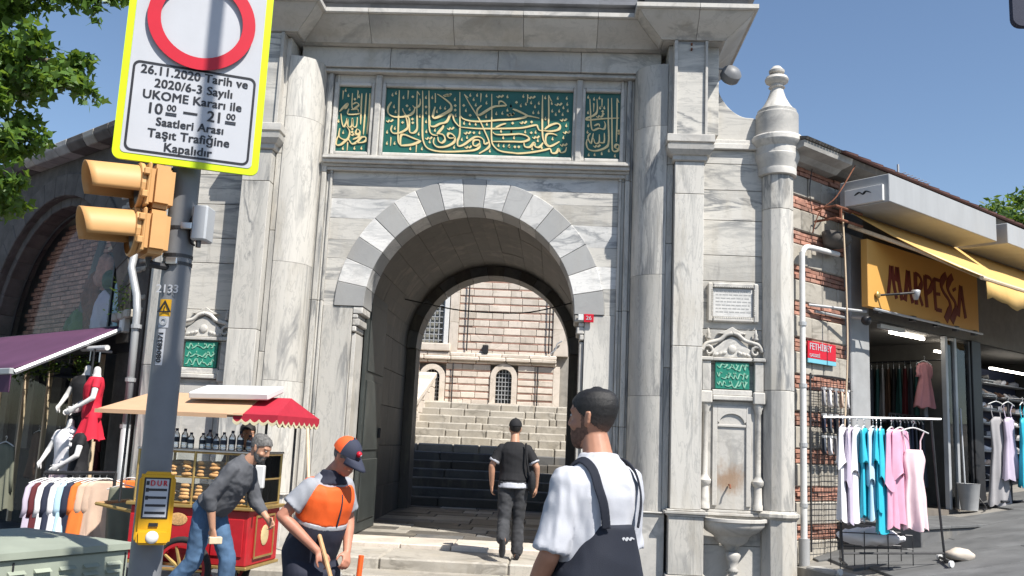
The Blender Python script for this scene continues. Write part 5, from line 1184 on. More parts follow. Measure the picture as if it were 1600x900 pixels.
# ------------------------------------------------------------------ people
def remesh(mb, voxel, smooth=3, fold=None, name='m'):
    me = bpy.data.meshes.new(name); me.from_pydata([tuple(v) for v in mb.v], [], mb.f)
    bm = bmesh.new(); bm.from_mesh(me); bmesh.ops.recalc_face_normals(bm, faces=bm.faces); bm.to_mesh(me); bm.free()
    o = bpy.data.objects.new('tmp', me); COL.objects.link(o)
    q = o.modifiers.new('r', 'REMESH'); q.mode = 'VOXEL'; q.voxel_size = voxel
    if smooth: q = o.modifiers.new('s', 'SMOOTH'); q.factor = .5; q.iterations = smooth
    bpy.context.view_layer.update()
    out = bpy.data.meshes.new_from_object(o.evaluated_get(bpy.context.evaluated_depsgraph_get()))
    bpy.data.objects.remove(o); bpy.data.meshes.remove(me)
    if fold:
        amp, sc, st = fold; nn = [v.normal.copy() for v in out.vertices]
        for v, n in zip(out.vertices, nn):
            p = Vector((v.co.x * st[0], v.co.y * st[1], v.co.z * st[2]))
            w = p + Vector((fbm(p, 1.3, 2), fbm(p + Vector((5, 3, 1)), 1.3, 2), 0)) * .25
            v.co += n * amp * (1 - 2 * abs(mn.noise(w * sc)) + .6 * mn.noise(w * sc * 2.7))
    out.polygons.foreach_set('use_smooth', [True] * len(out.polygons)); return out
def mset(me, *ms):
    me.materials.clear()
    for m in ms: me.materials.append(MT[m])
    return me
def basis(f, up=(0, 0, 1)):
    f = Vector(f).normalized(); r = f.cross(Vector(up)).normalized(); u = r.cross(f); return r, f, u
HEAD = [(-.118, .058, .020, .018), (-.108, .050, .036, .036), (-.085, .034, .050, .058), (-.055, .018, .058, .076), (-.02, .006, .066, .088), (.015, .0, .071, .095), (.05, -.004, .073, .096), (.08, -.008, .068, .088), (.105, -.012, .053, .068), (.118, -.014, .03, .04), (.122, -.014, .01, .015)]
def head(mb, c, fwd, up, k=1.0, ears=True):
    r, f, u = basis(fwd, up); c = Vector(c); P = lambda x, y, z: c + (r * x + f * y + u * z) * k
    mb.loft([(P(0, cy, z), rx * k, ry * k, r, f) for z, cy, rx, ry in HEAD], 28)
    mb.cap(P(0, .090, .022), .010 * k, P(0, .108, -.022), .0105 * k, 10); mb.ell(P(.010, .097, -.028), (.008 * k,) * 3, 8, 6); mb.ell(P(-.010, .097, -.028), (.008 * k,) * 3, 8, 6)
    for s in (-1, 1):
        mb.cap(P(s * .015, .088, .034), .010 * k, P(s * .05, .072, .032), .009 * k, 8)      # brow
        mb.ell(P(s * .045, .062, -.028), (.022 * k,) * 3, 10, 7)                           # cheek
        if ears:
            mb.cap(P(s * .071, -.008, .02), .010 * k, P(s * .07, -.003, -.028), .008 * k, 8); mb.cap(P(s * .078, -.02, .018), .007 * k, P(s * .075, -.012, -.02), .006 * k, 8)
    mb.cap(P(-.018, .088, -.062), .009 * k, P(.018, .088, -.062), .009 * k, 8); mb.cap(P(-.016, .086, -.074), .009 * k, P(.016, .086, -.074), .009 * k, 8); mb.ell(P(0, .072, -.102), (.02 * k, .016 * k, .014 * k), 10, 7)
    return P
def hand(mb, w, d, palm, k=1.0, curl=.6):      # w wrist, d direction of hand, palm = palm normal
    d = Vector(d).normalized(); n = Vector(palm); n = (n - d * n.dot(d)).normalized(); s = d.cross(n); w = Vector(w)
    mb.loft([(w, .026 * k, .02 * k, s, n), (w + d * .035 * k, .036 * k, .019 * k, s, n), (w + d * .075 * k, .041 * k, .016 * k, s, n), (w + d * .092 * k, .039 * k, .013 * k, s, n)], 12)
    for i, (o, L) in enumerate(((-.03, .070), (-.010, .080), (.011, .076), (.031, .060))):
        a = w + d * .085 * k + s * o * k; p = a; th = curl * (.35 + .1 * i)
        for j, (l, r0) in enumerate(((.45, .0088), (.32, .0080), (.25, .0070))):
            dd = (d * math.cos(th) + n * math.sin(th)); q = p + dd * L * l * k; mb.cap(p, r0 * k, q, (r0 - .0008) * k, 8); p = q; th += curl * .75
    a = w + d * .03 * k - s * .03 * k; b_ = a + (d * .6 - s * .55 + n * .35 * curl).normalized() * .04 * k; c = b_ + (d * .85 - s * .15 + n * .6 * curl).normalized() * .034 * k
    mb.cap(a, .0125 * k, b_, .0105 * k, 8); mb.cap(b_, .0100 * k, c, .0085 * k, 8)
class Fig:
    """joints in a frame: x to the person's right, y forward, z up; origin on the ground"""
    def __init__(s, loc, heading, H=1.78, lean=0, twist=0):
        s.loc = Vector(loc); s.h = heading; k = H / 1.772; s.k = k
        up = Matrix.Rotation(-lean, 3, 'X') @ Matrix.Rotation(twist, 3, 'Z'); pv = Vector((0, 0, .95)); s.up = up
        U = lambda x, y, z: (pv + up @ (Vector((x, y, z)) - pv)) * k
        s.U = U
        s.j = dict(pelvis=Vector((0, 0, .95)) * k, waist=U(0, 0, 1.10), chest=U(0, .01, 1.30), shL=U(-.163, -.008, 1.395), shR=U(.163, -.008, 1.395), neck=U(0, -.012, 1.50), head=U(0, .028, 1.648),
                   hipL=Vector((-.09, 0, .92)) * k, hipR=Vector((.09, 0, .92)) * k, knL=Vector((-.095, .02, .50)) * k, knR=Vector((.095, .02, .50)) * k, anL=Vector((-.1, -.01, .085)) * k, anR=Vector((.1, -.01, .085)) * k)
        s.face = up @ Vector((0, 1, 0)); s.headup = up @ Vector((0, 0, 1))
    def arm(s, side, elbow, wrist): s.j['el' + side] = Vector(elbow); s.j['wr' + side] = Vector(wrist)
def torso_secs(F, g=0.0, z0=None, z1=1.50, belly=0.0, sh=.0, hem=None):
    U = F.U; k = F.k; rx = F.up @ Vector((1, 0, 0)); fy = F.up @ Vector((0, 1, 0)); out = []
    for z, x, y, cy in ((.90, .172, .118, -.008), (.98, .168, .115, -.004), (1.08, .152, .105, .005), (1.18, .158, .110, .008), (1.28, .175, .118, .008), (1.34, .180, .116, .002), (1.39, .172, .102, -.006), (1.425, .140, .088, -.01), (1.455, .108, .076, -.012), (1.48, .082, .066, -.013), (1.505, .066, .060, -.013)):
        if z0 and z < z0: continue
        if z > z1: continue
        b = belly * math.exp(-((z - 1.08) / .12) ** 2)
        out.append((U(0, cy + b * .5, z), (x + g + b * .4 + sh) * k, (y + g + b) * k, rx, fy))
    return out
def tz(F, zs, g, belly=0.0):
    S_ = torso_secs(F, g, None, 1.6, belly); Z = [.90, .98, 1.08, 1.18, 1.28, 1.34, 1.39, 1.425, 1.455, 1.48, 1.505]; out = []
    for z in zs:
        i = max(q for q in range(len(Z) - 1) if Z[q] <= z + 1e-6); t = (z - Z[i]) / (Z[i + 1] - Z[i]); a, b = S_[i], S_[i + 1]
        out.append((a[0].lerp(b[0], t), a[1] + (b[1] - a[1]) * t, a[2] + (b[2] - a[2]) * t, a[3], a[4]))
    return out
def shoe(mb, an, fwd, k=1.0, pitch=0):
    f = Vector(fwd).normalized(); an = Vector(an); d = Vector((0, 0, -1)); 
    if pitch: f2 = (f * math.cos(pitch) + d * math.sin(pitch)).normalized(); d = (d * math.cos(pitch) - f * math.sin(pitch)).normalized(); f = f2
    r = f.cross(-d)
    mb.loft([(an - f * .075 * k + d * .045 * k, .028 * k, .035 * k, r, d), (an - f * .03 * k + d * .035 * k, .038 * k, .048 * k, r, d), (an + f * .05 * k + d * .05 * k, .042 * k, .034 * k, r, d), (an + f * .12 * k + d * .058 * k, .045 * k, .027 * k, r, d), (an + f * .175 * k + d * .065 * k, .034 * k, .02 * k, r, d), (an + f * .195 * k + d * .068 * k, .015 * k, .013 * k, r, d)], 14)
def make_person(F, label, skin, parts, hairspec, group=None, voxel=.0075, hands=('L', 'R'), curl=.7, headk=1.0):
    j = F.j; k = F.k; mb = MB()
    mb.loft(torso_secs(F, -.022), 20)
    mb.cap(j['neck'] - F.headup * .05, .066 * k, j['head'] - F.headup * .08 * k - F.face * .01, .055 * k, 14)
    P = head(mb, j['head'], F.face, F.headup, k * headk)
    for s in 'LR':
        mb.cap(j['sh' + s], .05 * k, j['el' + s], .04 * k); mid = j['el' + s].lerp(j['wr' + s], .3); mb.cap(j['el' + s], .041 * k, mid, .042 * k); mb.cap(mid, .042 * k, j['wr' + s], .027 * k)
        mb.cap(j['hip' + s], .075 * k, j['kn' + s], .052 * k); mb.cap(j['kn' + s], .052 * k, j['an' + s], .036 * k); 
        d = (j['wr' + s] - j['el' + s]).normalized(); sx = -1 if s == 'L' else 1
        if s in hands: hand(mb, j['wr' + s] - d * .005, d, F.hp.get(s, Vector((-sx, .25, 0))) if hasattr(F, 'hp') else Vector((-sx, .25, 0)), k, curl)
        shoe(mb, j['an' + s], getattr(F, 'ft' + s, Vector((sx * .12, 1, 0))), k * .9, getattr(F, 'fp' + s, 0))
    o = link('person', mset(remesh(mb, voxel, 2), skin), None, F.loc, (0, 0, F.h)); tag(o, label, 'person', group)
    for s in (-1, 1):
        e = MB().ell(P(s * .03, .083, .012), (.009 * k, .006 * k, .005 * k), 10, 7).build('eye', 'mannequin', o, smooth=True); MB().ell(P(s * .03, .0885, .012), (.005 * k, .003 * k, .0045 * k), 8, 6).build('iris', 'black_plastic', e, smooth=True)
    for nm, m, mbp, vx, fold in parts(F): link(nm, mset(remesh(mbp, vx, 3, fold), m), o)
    hairspec(F, P, o); return o
def hairshell(F, P, o, m, zcut, front, grow=.007, nm='hair', back=-.07, headk=1.0, taper=False):
    """shell grown from the skull, kept above a sloping hairline"""
    mb = MB(); kk = F.k * headk; r, f, u = basis(F.face, F.headup); c = F.j['head']; G_ = (lambda z: .0018 + (grow - .0018) * max(0, min(1, (z + .05) / .09))) if taper else (lambda z: grow)
    mb.loft([(c + (f * cy + u * z) * kk, (rx + G_(z)) * kk, (ry + G_(z)) * kk, r, f) for z, cy, rx, ry in HEAD[2:]] + [(c + (f * -.014 + u * (.122 + grow)) * kk, .012 * kk, .016 * kk, r, f)], 32)
    me = remesh(mb, .006, 2); bm = bmesh.new(); bm.from_mesh(me); kill = []
    for fc in bm.faces:
        q = fc.calc_center_median() - c; y = q.dot(f) / kk; z = q.dot(u) / kk
        line = zcut + (front - zcut) * max(0, min(1, (y + .02) / .10)) if y > -.02 else back + (zcut - back) * max(0, min(1, (y + .10) / .08))
        if z < line: kill.append(fc)
    bmesh.ops.delete(bm, geom=kill, context='FACES')
    for v in bm.verts: v.co += v.normal * .0015 * mn.noise(v.co * 150)
    bm.to_mesh(me); bm.free(); link(nm, mset(me, m), o)
def beardshell(F, P, o, m, grow=.0018, top=-.040, headk=1.0):
    mb = MB(); kk = F.k * headk; r, f, u = basis(F.face, F.headup); c = F.j['head']
    mb.loft([(c + (f * (cy + .002) + u * z) * kk, (rx + grow) * kk, (ry + grow) * kk, r, f) for z, cy, rx, ry in [(-.124, .058, .008, .008)] + HEAD[:7]], 32)
    me = remesh(mb, .005, 1); bm = bmesh.new(); bm.from_mesh(me); kill = []
    for fc in bm.faces:
        q = fc.calc_center_median() - c; x, y, z = q.dot(r) / kk, q.dot(f) / kk, q.dot(u) / kk
        lim = top if abs(x) > .045 else (-.040 if y > .07 else -.05)
        if abs(x) < .022 and -.085 < z < -.045 and y > .05: lim = -.2 if z < -.083 else -.04
        if y < -.004 or z > lim + (.06 if y < .022 else 0): kill.append(fc)
    bmesh.ops.delete(bm, geom=kill, context='FACES')
    for v in bm.verts: v.co += v.normal * .0015 * mn.noise(v.co * 160)
    bm.to_mesh(me); bm.free(); link('beard', mset(me, m), o)
def capmesh(F, P, o, m1, m2=None, brim=.085, lift=0, tilt=0, headk=1.0):
    kk = F.k * headk; r, f, u = basis(F.face, F.headup); c = F.j['head'] + u * (.035 + lift) * kk
    vs, n = [], 32; R1 = 8
    for j_ in range(R1 + 1):
        a = math.pi / 2 * j_ / R1
        for i in range(n):
            b = 2 * math.pi * i / n; vs.append(c + (r * .086 * math.cos(b) * math.cos(a) + f * (.108 * math.sin(b) * math.cos(a) - .004) + u * (.108 * math.sin(a) ** .9 + .0)) * kk)
    mb = MB(); fs = [(j_ * n + i, j_ * n + (i + 1) % n, (j_ + 1) * n + (i + 1) % n, (j_ + 1) * n + i) for j_ in range(R1) for i in range(n)]; mb.add(vs, fs)
    if m2:
        for q, fc in enumerate(fs):
            y = sum((vs[t] - c).dot(f) for t in fc) / 4; mb.mi[q] = 1 if y < .0 else 0
    cp = mb.build('cap', [m1, m2] if m2 else m1, o, smooth=True)
    vs = []
    for t in range(6):
        for i in range(15):
            b = R(28 + 124 * i / 14); e = t / 5; rad = 1 + e * .78 * max(0.0, math.sin((b - R(28)) / R(124) * math.pi)) ** .6
            vs.append(c + (r * .086 * math.cos(b) * (1 + .05 * e) + f * .108 * math.sin(b) * rad + u * (-.012 * e - .03 * e * e - .012 * abs(math.cos(b)) * e)) * kk)
    q = link('brim', MB().add(vs, [(t * 15 + i, t * 15 + i + 1, (t + 1) * 15 + i + 1, (t + 1) * 15 + i) for t in range(5) for i in range(14)]).mesh('brim', m1, smooth=True), cp); sm = q.modifiers.new('s', 'SOLIDIFY'); sm.thickness = .004
    MB().ell(c + u * .108 * kk, (.008,) * 3, 8, 6).build('cap_button', m1, cp)
    return cp, c, r, f, u, kk
def sleeve(F, s, g, frac=1.0, fore=0.0):
    j = F.j; k = F.k; mb = MB(); sh, el, wr = j['sh' + s], j['el' + s], j['wr' + s]
    e = sh.lerp(el, min(1, frac)); t_ = (e - sh).normalized(); r0, r1 = (.050 + g * .7) * k, (.046 + g * 1.25) * k
    if fore: mb.cap(sh, r0, e, r1, 14)
    else: mb.tube([sh - t_ * r0 * .9, sh - t_ * r0 * .55, sh, sh.lerp(e, .4), sh.lerp(e, .8), e], [r0 * .4, r0 * .82, r0, r0 * .6 + r1 * .4, r1 * .95, r1 * 1.04], 16)
    if fore: mb.cap(el, (.05 + g) * k, el.lerp(wr, fore), (.036 + g) * k, 14)
    return mb
def trousers(F, g=.012, flare=.0, top=1.03):
    j = F.j; k = F.k; mb = MB()
    mb.loft([q for q in torso_secs(F, g, None, top)], 20)
    for s in 'LR':
        mb.cap(j['hip' + s], (.090 + g) * k, j['kn' + s], (.062 + g) * k, 14); mb.cap(j['kn' + s], (.062 + g) * k, j['an' + s] + (j['kn' + s] - j['an' + s]).normalized() * .03, (.050 + g + flare) * k, 14)
    mb.cap(j['hipL'], .08 * k, j['hipR'], .08 * k)
    return mb
def join(*ms):
    a = MB()
    for m in ms: a.add(m.v, m.f)
    return a

# --- young man near the camera, seen from behind
F = Fig((1.415, -8.22, 0), R(41), 1.90, R(1))
k = F.k
F.arm('L', F.U(-.225, .02, 1.12), F.U(-.17, .20, .93)); F.arm('R', F.U(.215, .05, 1.12), F.U(.20, .28, 1.04))
F.face = Matrix.Rotation(R(20), 3, 'Z') @ F.face
def parts(F):
    mb = join(MB().loft(torso_secs(F, .020, 1.0, 1.49, sh=-.008), 24), MB().loft([(F.U(0, -.012, 1.40), .15 * F.k, .09 * F.k), (F.U(0, -.012, 1.46), .108 * F.k, .084 * F.k), (F.U(0, -.01, 1.505), .074 * F.k, .072 * F.k)], 20), sleeve(F, 'L', .017, .95), sleeve(F, 'R', .017, .95))
    yield 'white_shirt', 'white_tee', mb, .009, (.009, 12, (1, 1, .4))
    yield 'trousers', 'navy', trousers(F, .03, .03, 1.12), .014, (.006, 8, (1, 1, .6))
    # back bib of the dungarees with two straps
    b = MB(); rx = F.up @ Vector((1, 0, 0)); fy = F.up @ Vector((0, 1, 0))
    secs = []
    for z, x, y in ((.96, .20, .150), (1.04, .19, .150), (1.12, .158, .151), (1.19, .128, .151), (1.235, .108, .151)): secs.append((F.U(0, -.005, z), x * F.k, y * F.k, rx, fy))
    b.loft(secs, 30, 2.6)
    yield 'dungarees', 'navy', b, .009, (.003, 7, (1, 1, .6))
    for s, xs in ((-1, .10), (1, .10)):
        pts = smoothpts([F.U(s * .085, -.144, 1.225), F.U(s * .10, -.145, 1.31), F.U(s * .112, -.128, 1.375), F.U(s * .114, -.092, 1.447), F.U(s * .112, -.02, 1.480), F.U(s * .11, .07, 1.425), F.U(s * .1, .125, 1.38), F.U(s * .1, .14, 1.25)], 5)
        t = MB(); n = len(pts); vs = []
        for i, p in enumerate(pts):
            tt = (pts[min(i + 1, n - 1)] - pts[max(i - 1, 0)]).normalized(); w = tt.cross((p - F.U(0, -.01, 1.36)).normalized()).normalized(); nn = w.cross(tt)
            vs += [p + w * .019 + nn * .005, p - w * .019 + nn * .005, p - w * .019 - nn * .004, p + w * .019 - nn * .004]
        fs = [(0, 1, 2, 3), (4 * n - 1, 4 * n - 2, 4 * n - 3, 4 * n - 4)] + [(4 * i + q, 4 * i + 4 + q, 4 * i + 4 + (q + 1) % 4, 4 * i + (q + 1) % 4) for i in range(n - 1) for q in range(4)]
        t.add(vs, fs); yield 'strap', 'navy', t, .004, None
def hair(F, P, o):
    hz = F.j['head'].z; fadecut('fade_cut', hz - .085, hz + .02); hairshell(F, P, o, 'fade_cut', -.02, .066, .008, 'hair', -.09, taper=True)
    beardshell(F, P, o, 'beard_dark')
    lm = MB(); ribbon(lm, [(-.034, 0), (-.024, .006), (-.014, -.003), (-.004, .006), (.008, -.002), (.02, .005), (.034, 0)], .009, -.001, .001, taper=False); lm.build('small_label', 'sign_white', o, loc=F.U(.02, -.158, 1.185))
make_person(F, 'young man with cropped dark hair, white shirt and dark dungarees, seen from behind', 'skin_tan', parts, hair, voxel=.0065)

# --- man in black walking up into the arch
F = Fig((.74, -.85, .26), R(4), 1.66, R(3))
F.j['knL'] = Vector((-.10, -.02, .48)) * F.k; F.j['anL'] = Vector((-.11, -.30, .26)) * F.k; F.fpL = R(62)
F.j['knR'] = Vector((.085, .07, .49)) * F.k; F.j['anR'] = Vector((.085, .03, .085)) * F.k
F.arm('L', F.U(-.285, -.02, 1.17), F.U(-.275, .06, .92)); F.arm('R', F.U(.295, -.03, 1.17), F.U(.30, .06, .92))
def parts(F):
    yield 'black_shirt', 'black_tee', join(MB().loft(torso_secs(F, .022, .97, 1.50), 22), sleeve(F, 'L', .02, .72), sleeve(F, 'R', .02, .72)), .010, (.005, 9, (1, 1, .6))
    yield 'white_hem', 'white_tee', MB().loft([(F.U(0, -.006, .90), .195 * F.k, .142 * F.k), (F.U(0, -.006, .965), .19 * F.k, .137 * F.k)], 22), .008, (.003, 12, (1, 1, 1))
    yield 'jeans', 'charcoal_jean', trousers(F, .016, .012, .98), .011, (.007, 11, (1, 1, 1.2))
    for s, xx in (('L', 'anL'), ('R', 'anR')):
        m = MB(); shoe(m, F.j[xx], Vector((0, 1, 0)), F.k, getattr(F, 'fp' + s, 0)); yield 'shoe', 'black_tee' if s == 'R' else 'charcoal_jean', m, .008, None
    m = MB(); m.tube(smoothpts([F.U(.14, -.13, 1.47), F.U(.16, -.145, 1.25), F.U(.20, -.10, 1.05)], 4), .015, 6); m.ell(F.U(.235, -.06, .98), (.05, .09, .14), 14, 9); yield 'shoulder_bag', 'black_tee', m, .008, None
    for s in 'LR':
        p = F.j['sh' + s].lerp(F.j['el' + s], .66); d = (F.j['el' + s] - F.j['sh' + s]).normalized(); yield 'sleeve_stripe', 'white_tee', MB().tube([p, p + d * .03], .0735 * F.k, 16), .006, None
def hair(F, P, o):
    hairshell(F, P, o, 'hair_black', .0, .03, .006, 'hair', -.055); capmesh(F, P, o, 'black_tee', lift=.004)
make_person(F, 'man in a black cap, black shirt and dark jeans walking into the arch', 'skin', parts, hair)

# --- street sweeper in the orange vest
F = Fig((-.36, -6.02, 0), R(-122), 1.68, R(17))
F.face = Matrix.Rotation(R(14), 3, 'Z') @ Vector((0, math.cos(R(30)), -math.sin(R(30)))); F.headup = Vector((0, math.sin(R(30)), math.cos(R(30))))
F.j['head'] = F.j['head'] + Vector((0, .03, -.02))
F.arm('R', F.U(.30, -.06, 1.17), F.U(.15, .20, 1.02)); F.arm('L', F.U(-.27, .02, 1.15), F.U(-.12, .22, 1.0))
F.hp = {'R': Vector((-.6, 0, -1)), 'L': Vector((.6, 0, -1))}
def parts(F):
    yield 'grey_polo', 'polo_grey', join(MB().loft(torso_secs(F, .012, 1.0, 1.50, .015), 22), sleeve(F, 'L', .022, .68), sleeve(F, 'R', .022, .68)), .010, (.005, 9, (1, 1, .6))
    yield 'orange_vest', 'hi_vis', MB().loft(tz(F, (1.165, 1.18, 1.23, 1.28, 1.34, 1.39, 1.42), .034, .02), 26, 2.2), .010, (.008, 7, (1, 1, .5))
    yield 'navy_skirt', 'vest_navy', MB().loft([(Vector((0, .03, .60)) * F.k, .215 * F.k, .165 * F.k), (Vector((0, .02, .80)) * F.k, .212 * F.k, .165 * F.k)] + tz(F, (.9, .98, 1.06, 1.10, 1.165), .034, .02), 26, 2.2), .010, (.004, 8, (1, 1, .6))
    yield 'reflective_band', 'reflective', MB().loft(tz(F, (1.135, 1.15, 1.17), .0385, .02), 26, 2.2), .006, None
    c = MB(); c.loft([(F.U(0, -.012, 1.41), .145 * F.k, .115 * F.k), (F.U(0, -.01, 1.47), .095 * F.k, .09 * F.k), (F.U(0, -.005, 1.515), .08 * F.k, .08 * F.k)], 20)
    yield 'collar', 'vest_navy', c, .009, (.003, 12, (1, 1, 1))
    yield 'front_zip', 'vest_navy', MB().tube([q[0] + q[4] * (q[2] + .004) for q in tz(F, (1.17, 1.22, 1.28, 1.34, 1.39), .034, .02)], .007, 8), .004, None
    yield 'trousers', 'vest_navy', trousers(F, .02, .02, 1.0), .013, (.005, 8, (1, 1, .6))
def hair(F, P, o):
    hairshell(F, P, o, 'hair_grey', -.005, .03, .004, 'hair', -.05); cp, c, r, f, u, kk = capmesh(F, P, o, 'cap_navy', 'cap_orange', lift=.002)
    b = c + (f * .098 + u * .045 + r * .02) * kk; e = MB().ell(b, (.02, .02, .02), 12, 8).build('badge', 'sign_red', cp, smooth=True); MB().ell(b + f * .008, (.013, .013, .013), 10, 7).build('badge_mark', 'sign_white', e, smooth=True)
sw = make_person(F, 'street sweeper in an orange vest and navy and orange cap, holding a stick', 'skin_red', parts, hair, curl=1.0)
mw = Matrix.Translation(F.loc) @ Matrix.Rotation(F.h, 4, 'Z'); hR = mw @ (F.j['wrR'] + Vector((-.02, .075, -.05)))
BR = thing('broom', 'wooden broom stick held by the street sweeper', 'broom', (hR.x, hR.y, 0))
MB().tube([(-.13, .12, hR.z + .24), (.10, -.12, hR.z - .20), (.28, -.3, .12)], .014, 8).build('stick', 'wood', BR)
MB().box(.18, .42, -.36, -.26, .0, .12).build('bristle_head', 'brown_roof', BR, .02)
DPN = thing('dustpan', 'orange plastic dustpan handle in front of the sweeper', 'dustpan', (hR.x + .16, hR.y + .06, 0)); MB().tube([(0, 0, .12), (.04, .02, hR.z + .03)], .018, 8).build('handle', 'hi_vis', DPN); MB().box(-.13, .13, -.16, .05, .01, .1).build('pan', 'hi_vis', DPN, .02)

# --- vendor leaning forward beside the cart
F = Fig((-1.82, -3.95, 0), R(-98), 1.76, R(38))
F.face = Vector((.05, math.cos(R(28)), -math.sin(R(28)))); F.headup = Vector((0, math.sin(R(28)), math.cos(R(28)))); F.j['head'] = F.j['neck'] + Vector((0, .10, .115)) * F.k
F.j['knL'] = Vector((-.10, .16, .52)) * F.k; F.j['anL'] = Vector((-.10, .17, .09)) * F.k; F.j['knR'] = Vector((.10, -.06, .50)) * F.k; F.j['anR'] = Vector((.10, -.36, .16)) * F.k; F.fpR = R(30)
F.arm('R', F.j['shR'] + Vector((.06, -.16, -.23)), F.j['shR'] + Vector((.02, -.13, -.50))); F.arm('L', F.j['shL'] + Vector((-.04, .06, -.28)), F.j['shL'] + Vector((.02, .22, -.42)))
F.hp = {'R': Vector((-1, .2, 0)), 'L': Vector((1, 0, -.3))}
def parts(F):
    yield 'grey_jumper', 'grey_jumper', join(MB().loft(torso_secs(F, .02, .97, 1.51, .02), 22), sleeve(F, 'L', .012, 1, .55), sleeve(F, 'R', .012, 1, .35)), .010, (.006, 10, (1, 1, 1))
    yield 'blue_jeans', 'blue_jean', trousers(F, .010, .012, .99), .011, (.006, 10, (1, 1, 1))
    for s in 'LR':
        m = MB(); shoe(m, F.j['an' + s], Vector((0, 1, 0)), F.k, getattr(F, 'fp' + s, 0)); yield 'shoe', 'brown_roof', m, .008, None
def hair(F, P, o):
    hairshell(F, P, o, 'hair_grey', .0, .07, .008, 'hair', -.06)
    beardshell(F, P, o, 'hair_grey')
make_person(F, 'bearded man in a grey jumper and jeans bending forward past the cart', 'skin', parts, hair, curl=1.0)
hv = Matrix.Translation(F.loc) @ Matrix.Rotation(F.h, 4, 'Z') @ (F.j['wrR'] + Vector((0, .03, -.10)))
TB = thing('small_box', 'small pale yellow box in the bending man\'s hand', 'box', hv, R(30)); MB().box(-.05, .06, -.03, .03, -.03, .03).build('carton', 'wood_pale', TB, .006)

# --- someone standing behind the cart
F = Fig((-2.17, -2.10, 0), R(-150), 1.73, R(4)); F.arm('L', F.U(-.24, .0, 1.16), F.U(-.2, .2, 1.05)); F.arm('R', F.U(.24, .0, 1.16), F.U(.2, .2, 1.05))
def parts(F):
    yield 'dark_shirt', 'black_tee', join(MB().loft(torso_secs(F, .02, .92, 1.51), 20), sleeve(F, 'L', .014, 1, .5), sleeve(F, 'R', .014, 1, .5)), .013, (.004, 9, (1, 1, 1))
    yield 'trousers', 'navy', trousers(F, .012, .012, .99), .014, None
make_person(F, 'dark-haired person standing behind the cart, mostly hidden by the bending man', 'skin', parts, lambda F, P, o: hairshell(F, P, o, 'hair_black', -.01, .055, .013, 'hair', -.06), voxel=.010)
# --- passer-by at the left edge
F = Fig((-5.05, -2.35, 0), R(150), 1.72, R(2)); F.arm('L', F.U(-.26, .0, 1.16), F.U(-.24, .08, .92)); F.arm('R', F.U(.26, .0, 1.16), F.U(.25, .08, .92))
def parts(F):
    yield 'dark_shirt', 'black_tee', join(MB().loft(torso_secs(F, .02, .94, 1.51), 20), sleeve(F, 'L', .02, .8), sleeve(F, 'R', .02, .8)), .013, (.004, 9, (1, 1, 1))
    yield 'trousers', 'navy', trousers(F, .012, .012, .99), .014, None
make_person(F, 'person in a black short-sleeved shirt at the left edge beyond the cabinet', 'skin', parts, lambda F, P, o: hairshell(F, P, o, 'hair_black', -.01, .055, .01, 'hair', -.06), voxel=.010)

# ------------------------------------------------------------------ clothes, racks, mannequins
def cloth_mesh(L, prof, m, seed=0, folds=7, amp=.34, thick=.05, sleeves=0., slen=.45, hem=.02):
    """a hanging garment: flattened rings with folds; prof = [(t, half width)]"""
    rr = random.Random(seed); ph = [rr.random() * 6.28 for _ in range(4)]; vs = []; n, J = 40, 22
    def hw(t):
        for (t0, w0), (t1, w1) in zip(prof, prof[1:]):
            if t <= t1: return w0 + (w1 - w0) * (t - t0) / max(1e-6, t1 - t0)
        return prof[-1][1]
    for j in range(J + 1):
        t = j / J; a = hw(t); b = thick * (.55 + .6 * t)
        for i in range(n):
            th = 2 * math.pi * i / n; f = 1 + amp * (.25 + t) * math.sin(folds * th + ph[0] + 1.2 * math.sin(2.5 * t + ph[1]))
            x = a * math.cos(th) * (1 + .10 * amp * math.sin(3 * th + ph[2])); y = b * math.sin(th) * f + .02 * t * math.sin(4 * math.cos(th) + ph[3])
            vs.append((x, y, -L * t + (hem * math.sin(5 * th + ph[1]) if j == J else 0)))
    mb = MB(); mb.add(vs, [(j * n + i, j * n + (i + 1) % n, (j + 1) * n + (i + 1) % n, (j + 1) * n + i) for j in range(J) for i in range(n)] + [tuple(range(n - 1, -1, -1))])
    if sleeves:
        w = hw(0.05)
        for s in (-1, 1): mb.loft([((s * w * .8, 0, -.02), .03, .022), ((s * (w + .0), .0, -.07), .045, .026), ((s * (w + .015), .004, -.12 - slen * .3), .048, .022), ((s * (w + .018), .012 * s, -.12 - slen * .65), .046, .026), ((s * (w + .012), .02, -.12 - slen), .052, .024)], 12)
    return mb.mesh('cloth', m, smooth=True)
def hanger(parent, w=.2, m='white_paint'):
    MB().tube(smoothpts([(-w, 0, -.055), (-w * .5, 0, -.02), (0, 0, .0), (w * .5, 0, -.02), (w, 0, -.055)], 3), .008, 6).build('hanger_bar', m, parent); MB().tube(smoothpts([(0, 0, 0), (0, 0, .035), (.02, 0, .055), (.0, 0, .08), (-.02, 0, .06)], 3), .004, 5).build('hanger_hook', 'steel', parent)
SHIRT = [(0, .09), (.06, .19), (.3, .19), (1, .22)]; DRESS = [(0, .06), (.05, .15), (.2, .14), (.38, .12), (.6, .17), (1, .24)]; TROUS = [(0, .17), (.3, .18), (1, .15)]; SLIP = [(0, .10), (.12, .14), (.35, .105), (.6, .14), (1, .155)]
